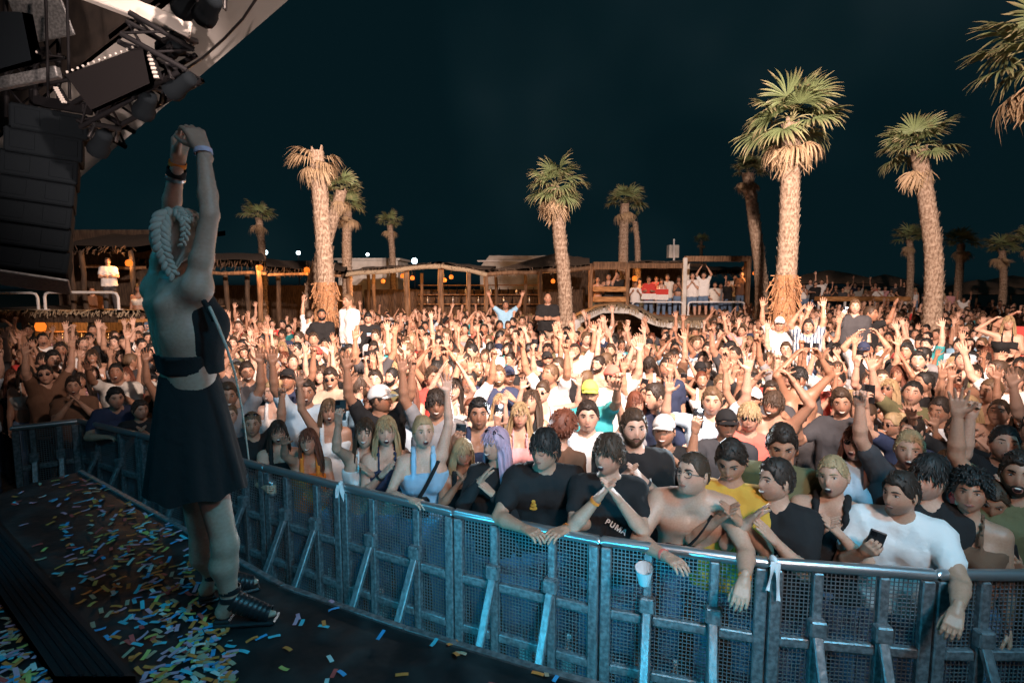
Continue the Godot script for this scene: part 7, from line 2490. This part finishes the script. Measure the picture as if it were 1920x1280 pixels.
func crowd() -> void:
	var P := protos()
	var r := RandomNumberGenerator.new()
	r.seed = 5150
	var shirts := ["white", "white", "white", "off white", "black", "black", "black", "black", "charcoal", "charcoal", "grey", "navy", "light blue", "beige", "white", "olive", "red", "pink", "white", "black", "black", "coral", "pale denim", "white", "brown", "navy", "teal"]
	var cand := []
	# rows that follow the barricade, then straight rows
	var z := 2.9
	var row := 0
	while z < 26.0:
		var step := 0.445 + 0.006 * z
		var x := -z * 1.25 - 1.5 + (step * 0.5 if row % 2 else 0.0)
		while x < z * 1.35 + 2.5:
			var p := Vector3(x + r.randf_range(-0.13, 0.13), 0, -z + r.randf_range(-0.13, 0.13))
			x += step
			var px := pixel(p + Vector3(0, 1.6, 0))
			if px.x < -260 or px.x > 2300 or (px.y > 1090 and px.x < 1950):
				continue
			if -p.z > back_limit(px.x):
				continue
			# behind the barricade
			var ok := true
			var side := 1e9
			for i in FENCE.size() - 1:
				var a: Vector3 = FENCE[i]
				var b: Vector3 = FENCE[i + 1]
				var c := Geometry3D.get_closest_point_to_segment(p, a, b)
				var d := p.distance_to(c)
				if d < side:
					side = d
					var nn := (b - a).cross(Vector3.UP).normalized()
					ok = (p - c).dot(nn) < 0.0
			if not ok or side < 0.62:
				continue
			for s in SPOTS:
				if Vector2(s.x - p.x, s.z - p.z).length() < s.y + 0.06:
					ok = false
					break
			# keep the palm trunks free
			for q in [[612, 13.5], [1062, 15.0], [1472, 12.5], [1756, 13.5], [560, 16.0], [1432, 17.0]]:
				var g := at(q[0], 530, q[1])
				if Vector2(g.x - p.x, g.z - p.z).length() < 0.45:
					ok = false
			for q in [[585, 13.0], [640, 13.0], [690, 13.0], [1027, 15.5]]:
				if absf(px.x - q[0]) < 26.0 and -p.z > q[1] - 3.4 and -p.z < q[1]:
					ok = ok and r.randf() < 0.35
			if not ok or r.randf() < 0.05:
				continue
			cand.append(p)
		z += 0.45 + 0.012 * z
		row += 1
	# the people in view first, the nearest of them first
	var key := func(a: Vector3) -> float:
		var q := pixel(a + Vector3(0, 1.6, 0))
		return a.z - (100.0 if q.x < -20 or q.x > 1940 else 0.0)
	cand.sort_custom(func(a, b): return key.call(a) > key.call(b))
	var single := mini(cand.size(), 298 - N_PEOPLE)
	print("crowd ", cand.size(), " single ", single, " heroes ", N_PEOPLE)
	var far := {}
	for i in cand.size():
		var p: Vector3 = cand[i]
		var k := r.randi_range(0, P.size() - 1)
		# far back fewer hands are up
		while P[k].pose in ["up", "one", "high", "fist", "heart"] and r.randf() < (0.90 if -p.z > 12.5 else 0.75 if -p.z > 9.5 else 0.40):
			k = r.randi_range(0, P.size() - 1)
		var b: Dictionary = P[k]
		# a calmer first row behind the people at the barricade: raised arms would hide too much
		var s := r.randf_range(0.86, 0.95) if b.fem else r.randf_range(0.92, 1.02)
		var yaw := atan2(-p.x - 0.8, -p.z) + r.randf_range(-0.35, 0.35)
		if r.randf() < 0.05:
			yaw += r.randf_range(1.6, 4.0)
		var sh: String = shirts[r.randi_range(0, shirts.size() - 1)]
		var hc: String = (["dark brown", "brown", "light brown", "blond", "dark brown", "black", "auburn"] if b.fem else ["black", "dark brown", "dark brown", "brown", "brown", "light brown", "black"])[r.randi_range(0, 6)]
		var tn := r.randi_range(0, 4)
		var hk: String = b.kind
		if not b.fem and r.randf() < 0.07:
			hk = "cap"
		var ex := []
		if not b.fem and r.randf() < 0.22:
			ex.append("beard")
		if r.randf() < 0.09:
			ex.append("sunglasses")
		if i < single:
			var px := pixel(p + Vector3(0, 1.6, 0))
			var capc: String = ""
			var label := ""
			for attempt in 40:
				capc = ["white", "black", "grey", "navy", "red"][r.randi_range(0, 4)]
				var wear: String = {"tee": "tee", "tank": "vest", "strap": "strappy top", "bare": ""}[b.outfit]
				var what: String = ("person in %s %s" % [sh, wear]) if b.outfit != "bare" else "bare-chested person"
				var hw: String = ("%s cap" % capc) if hk == "cap" else ("%s %s hair" % [{"long": "long", "bun": "tied", "short": "short", "crop": "cropped", "fringe": "fringed", "curly": "curly"}[hk], hc])
				label = "%s, %s, %s, %s" % [what, hw, POSE_WORDS[b.pose], place_words(px.x)]
				if not LABELS.has(label) and label.split(" ").size() <= 16:
					break
				sh = shirts[r.randi_range(0, shirts.size() - 1)]
				hc = (["dark brown", "brown", "light brown", "blond", "auburn", "black", "auburn"] if b.fem else ["black", "dark brown", "blond", "brown", "auburn", "light brown", "blond"])[r.randi_range(0, 6)]
			LABELS[label] = true
			var t := put_person(b, p, yaw, s, {"tone": tn, "shirt": sh, "hair": hk, "hair_color": capc if hk == "cap" else hc, "pants": ["denim", "black", "charcoal", "beige"][r.randi_range(0, 3)], "extras": ex, "sd": i}, label, "people of the crowd")
			if b.pose == "phone":
				give_phone(t, b, 1.0 if b.sp.L in ["phone", "phoneup"] else -1.0, "phone raised %s by person in %s with %s hair" % [place_words(px.x), sh if b.outfit != "bare" else "no shirt", hc])
		else:
			if not far.has(k):
				far[k] = []
			far[k].append([Transform3D(Basis(Vector3.UP, yaw).scaled(Vector3.ONE * s), p), TONES[tn], CLOTH[sh], HAIR[hc]])
	var mass := thing("crowd", "dense far crowd with raised hands filling the ground up to the bars", "crowd")
	mass.set_meta("kind", "stuff")
	var all_legs := []
	for k in far:
		var b: Dictionary = P[k]
		var list: Array = far[k]
		var sets := [["bodies", b.body, 1, Transform3D(), null], ["hair", hair_mesh(b.kind, k), 3, b.head, M.any_hair]]
		if b.has("shirt"):
			sets.append(["shirts", b.shirt, 2, Transform3D(), null])
		for q in sets:
			var mm := MultiMesh.new()
			mm.transform_format = MultiMesh.TRANSFORM_3D
			mm.use_colors = true
			mm.mesh = q[1]
			mm.instance_count = list.size()
			for i in list.size():
				mm.set_instance_transform(i, (list[i][0] as Transform3D) * (q[3] as Transform3D))
				mm.set_instance_color(i, list[i][q[2]])
			var mi := MultiMeshInstance3D.new()
			mi.name = q[0]
			mi.multimesh = mm
			if q[4]:
				mi.material_override = q[4]
			mass.add_child(mi, true)
		for i in list.size():
			all_legs.append(list[i][0])
	var lm := MultiMesh.new()
	lm.transform_format = MultiMesh.TRANSFORM_3D
	lm.mesh = LEGS.trousers.pants
	lm.instance_count = all_legs.size()
	for i in all_legs.size():
		lm.set_instance_transform(i, all_legs[i])
	var li := MultiMeshInstance3D.new()
	li.name = "trousers"
	li.multimesh = lm
	li.material_override = cloth("denim")
	mass.add_child(li, true)

# ---------------------------------------------------------------- confetti and small things
func confetti() -> void:
	var r := RandomNumberGenerator.new()
	r.seed = 99
	var cols := {"orange": Color(0.75, 0.22, 0.05), "red": Color(0.62, 0.08, 0.07), "blue": Color(0.06, 0.33, 0.62), "cyan": Color(0.08, 0.45, 0.55), "pink": Color(0.62, 0.32, 0.42), "yellow": Color(0.55, 0.45, 0.12), "white": Color(0.62, 0.62, 0.60), "tan": Color(0.45, 0.33, 0.22)}
	var names := cols.keys()
	var meshes := []
	for k in 4:
		var pts := PackedVector3Array()
		var curl: float = [0.0, 0.001, 0.003, 0.0][k]
		for side in 1:
			for i in 2:
				for j in 5:
					var x := (j / 4.0 - 0.5) * 0.046
					pts.append(Vector3(x, 0.002 + curl * (1.0 - pow(absf(x) / 0.023, 2.0)) if k < 3 else 0.002 + 0.003 * pow(x / 0.023, 2.0), (i - 0.5) * 0.0155))
		var s := grid_soup(pts, 2, 5, false, Color.WHITE, true)
		var low := PackedVector3Array()
		for p in pts:
			low.append(p - Vector3(0, 0.0006, 0))
		soup_join(s, grid_soup(low, 2, 5, false, Color.WHITE))
		meshes.append(soup_mesh(s))
	var poly := PackedVector2Array()
	for p in EDGE:
		poly.append(Vector2(p.x, p.z))
	poly.append_array(PackedVector2Array([Vector2(-3.5, -3.6), Vector2(-5, -2.6), Vector2(-5, 0), Vector2(2, 0)]))
	var list := []
	var tries := 0
	while list.size() < 700 and tries < 40000:
		tries += 1
		var px := r.randf_range(-20, 1050)
		var py := r.randf_range(885, 1290)
		var w := 0.0
		# thick drift between the ramp and the woman's feet, thin elsewhere
		var ramp_x := (py - 990.0) / 290.0 * 245.0
		var drift := 90.0 + (py - 880.0) * 0.62
		w = exp(-pow((px - drift - 110.0) / 150.0, 2.0)) * 0.9
		if px > 440:
			w = 0.030
		if px < ramp_x - 130.0:
			w = 0.75
		elif px < ramp_x + 14.0:
			w = 0.0
		# equal numbers per square metre would crowd the distance: follow the floor
		w *= pow((py - 700.0) / 580.0, 0.4)
		if r.randf() > w:
			continue
		var p := on_level(px, py, STAGE_Y)
		if not Geometry2D.is_point_in_polygon(Vector2(p.x, p.z), poly):
			continue
		list.append(p)
	list.sort_custom(func(a, b): return a.z > b.z)
	var rest := soup()
	var mats := {}
	for c in names:
		mats[c] = mat(cols[c], 0.55)
	for i in list.size():
		var p: Vector3 = list[i]
		var c: String = names[[0, 0, 1, 2, 2, 3, 4, 4, 5, 6, 7, 7, 0, 3][r.randi_range(0, 13)]]
		var tilt := r.randf_range(-0.10, 0.10) if r.randf() < 0.75 else r.randf_range(-0.5, 0.5)
		var t := Transform3D(Basis(Vector3.UP, r.randf() * TAU) * Basis(Vector3.FORWARD, tilt), p + Vector3(0, 0.003 + absf(tilt) * 0.020 + r.randf() * 0.004, 0))
		var k := r.randi_range(0, 3)
		if i < 290:
			var o := part(numbered("confetti_strip"), meshes[k], mats[c], self, t)
			var sp := pixel(p)
			var zone := "in the stage corner beyond the cable ramp"
			if sp.x > 640.0:
				zone = "on the bare stage floor towards the barricade"
			elif sp.x > 445.0:
				zone = "on the bare floor right of the sandals"
			elif sp.y > 1180.0 and sp.x > 240.0:
				zone = "on the floor at the sandals"
			elif sp.x > (sp.y - 990.0) / 290.0 * 245.0:
				zone = "in the drift left of the sandals"
			tag(o, "%s paper confetti strip %s" % [c, zone], "confetti", "%s confetti %s" % [c, zone])
		else:
			var am: ArrayMesh = meshes[k]
			var a := am.surface_get_arrays(0)
			soup_add(rest, a[Mesh.ARRAY_VERTEX], a[Mesh.ARRAY_NORMAL], a[Mesh.ARRAY_INDEX], cols[c], t)
	var o := part("confetti", soup_mesh(rest), mat(Color.WHITE, 0.55, true), self)
	tag(o, "drift of many coloured paper confetti strips along the stage edge", "confetti", "", "stuff")

func small_things() -> void:
	# plastic cup hung on a strut of the barricade
	var c := at(1208, 1078, 2.72)
	var cup := thing("plastic_cup", "white plastic cup stuck on a barricade strut below the shirtless man", "cup", c)
	part("cup_wall", soup_mesh(lathe_soup([Vector2(0.002, -0.055), Vector2(0.028, -0.055), Vector2(0.045, 0.052), Vector2(0.048, 0.055), Vector2(0.044, 0.050), Vector2(0.027, -0.050), Vector2(0.002, -0.050)], 20, Color.WHITE)), M.white_paint, cup, Transform3D(Basis.from_euler(Vector3(0.35, 0, 0.1)), Vector3.ZERO))
	# tissues tied to the rail
	for q in [[1452, 1062, 0.19, "white cloth strip tied to the rail left of the pale tee"], [638, 916, 0.10, "short white strip tied to the rail below the orange top"]]:
		var p := at(q[0], q[1], fence_depth(q[0]) - 0.045)
		var t := thing("cloth_strip", q[3], "cloth", p, "white strips tied to the barricade")
		var n := 0
		for sg in [-1.0, 1.0]:
			var pts := PackedVector3Array()
			for i in 7:
				var f := i / 6.0
				for j in 3:
					pts.append(Vector3(sg * (0.008 + 0.022 * f) + (j - 1) * 0.016 * (1.0 - 0.4 * f), 0.035 - (float(q[2]) * (1.0 if sg > 0 else 0.7) + 0.035) * f, 0.012 * sin(f * 4.0 + j) + 0.01))
			part("strip_end", soup_mesh(grid_soup(pts, 7, 3, false, Color.WHITE)), M.white_paint, t)
		part("knot", soup_mesh(ball_soup(Transform3D(Basis.from_scale(Vector3(0.018, 0.02, 0.035)), Vector3(0, 0.035, -0.01)), 6, 8, Color.WHITE)), M.white_paint, t)
	# bottles standing on the ground behind the mesh
	var k := 0
	for q in [[600, 0.55], [700, 0.5], [770, 0.62], [985, 0.5], [1075, 0.6], [1235, 0.5], [1290, 0.55], [1600, 0.55]]:
		var d: float = fence_depth(q[0]) + float(q[1]) - 0.3
		var p := at(q[0], 530, d)
		var b := thing("plastic_bottle", "", "bottle", Vector3(p.x, 0, p.z), "plastic bottles behind the barricade mesh")
		b.set_meta("label", "plastic bottle on the ground behind the mesh below the " + ["orange top", "short white top", "light blue top", "lilac hair", "man with the gold emblem", "plastic cup", "shirtless man", "sunglasses woman"][k])
		k += 1
		part("bottle_body", soup_mesh(lathe_soup([Vector2(0.002, 0), Vector2(0.045, 0), Vector2(0.048, 0.22), Vector2(0.040, 0.27), Vector2(0.016, 0.33), Vector2(0.016, 0.36)], 14, Color.WHITE)), M.cloudy, b)
		part("bottle_cap", soup_mesh(lathe_soup([Vector2(0.018, 0.36), Vector2(0.018, 0.385), Vector2(0.001, 0.385)], 12, Color.WHITE)), M.white_paint, b)
	# the planter that the men by the palm stand on, and benches below others who stand above the crowd
	var pl := thing("stone_planter", "low round planter below the dead-crowned palm", "planter", Vector3(at(625, 530, 12.2).x, 0, -12.2))
	part("planter_wall", soup_mesh(lathe_soup([Vector2(1.35, 0.0), Vector2(1.35, 0.38), Vector2(1.30, 0.40), Vector2(0.01, 0.40)], 28, Color.WHITE)), M.plaster, pl)
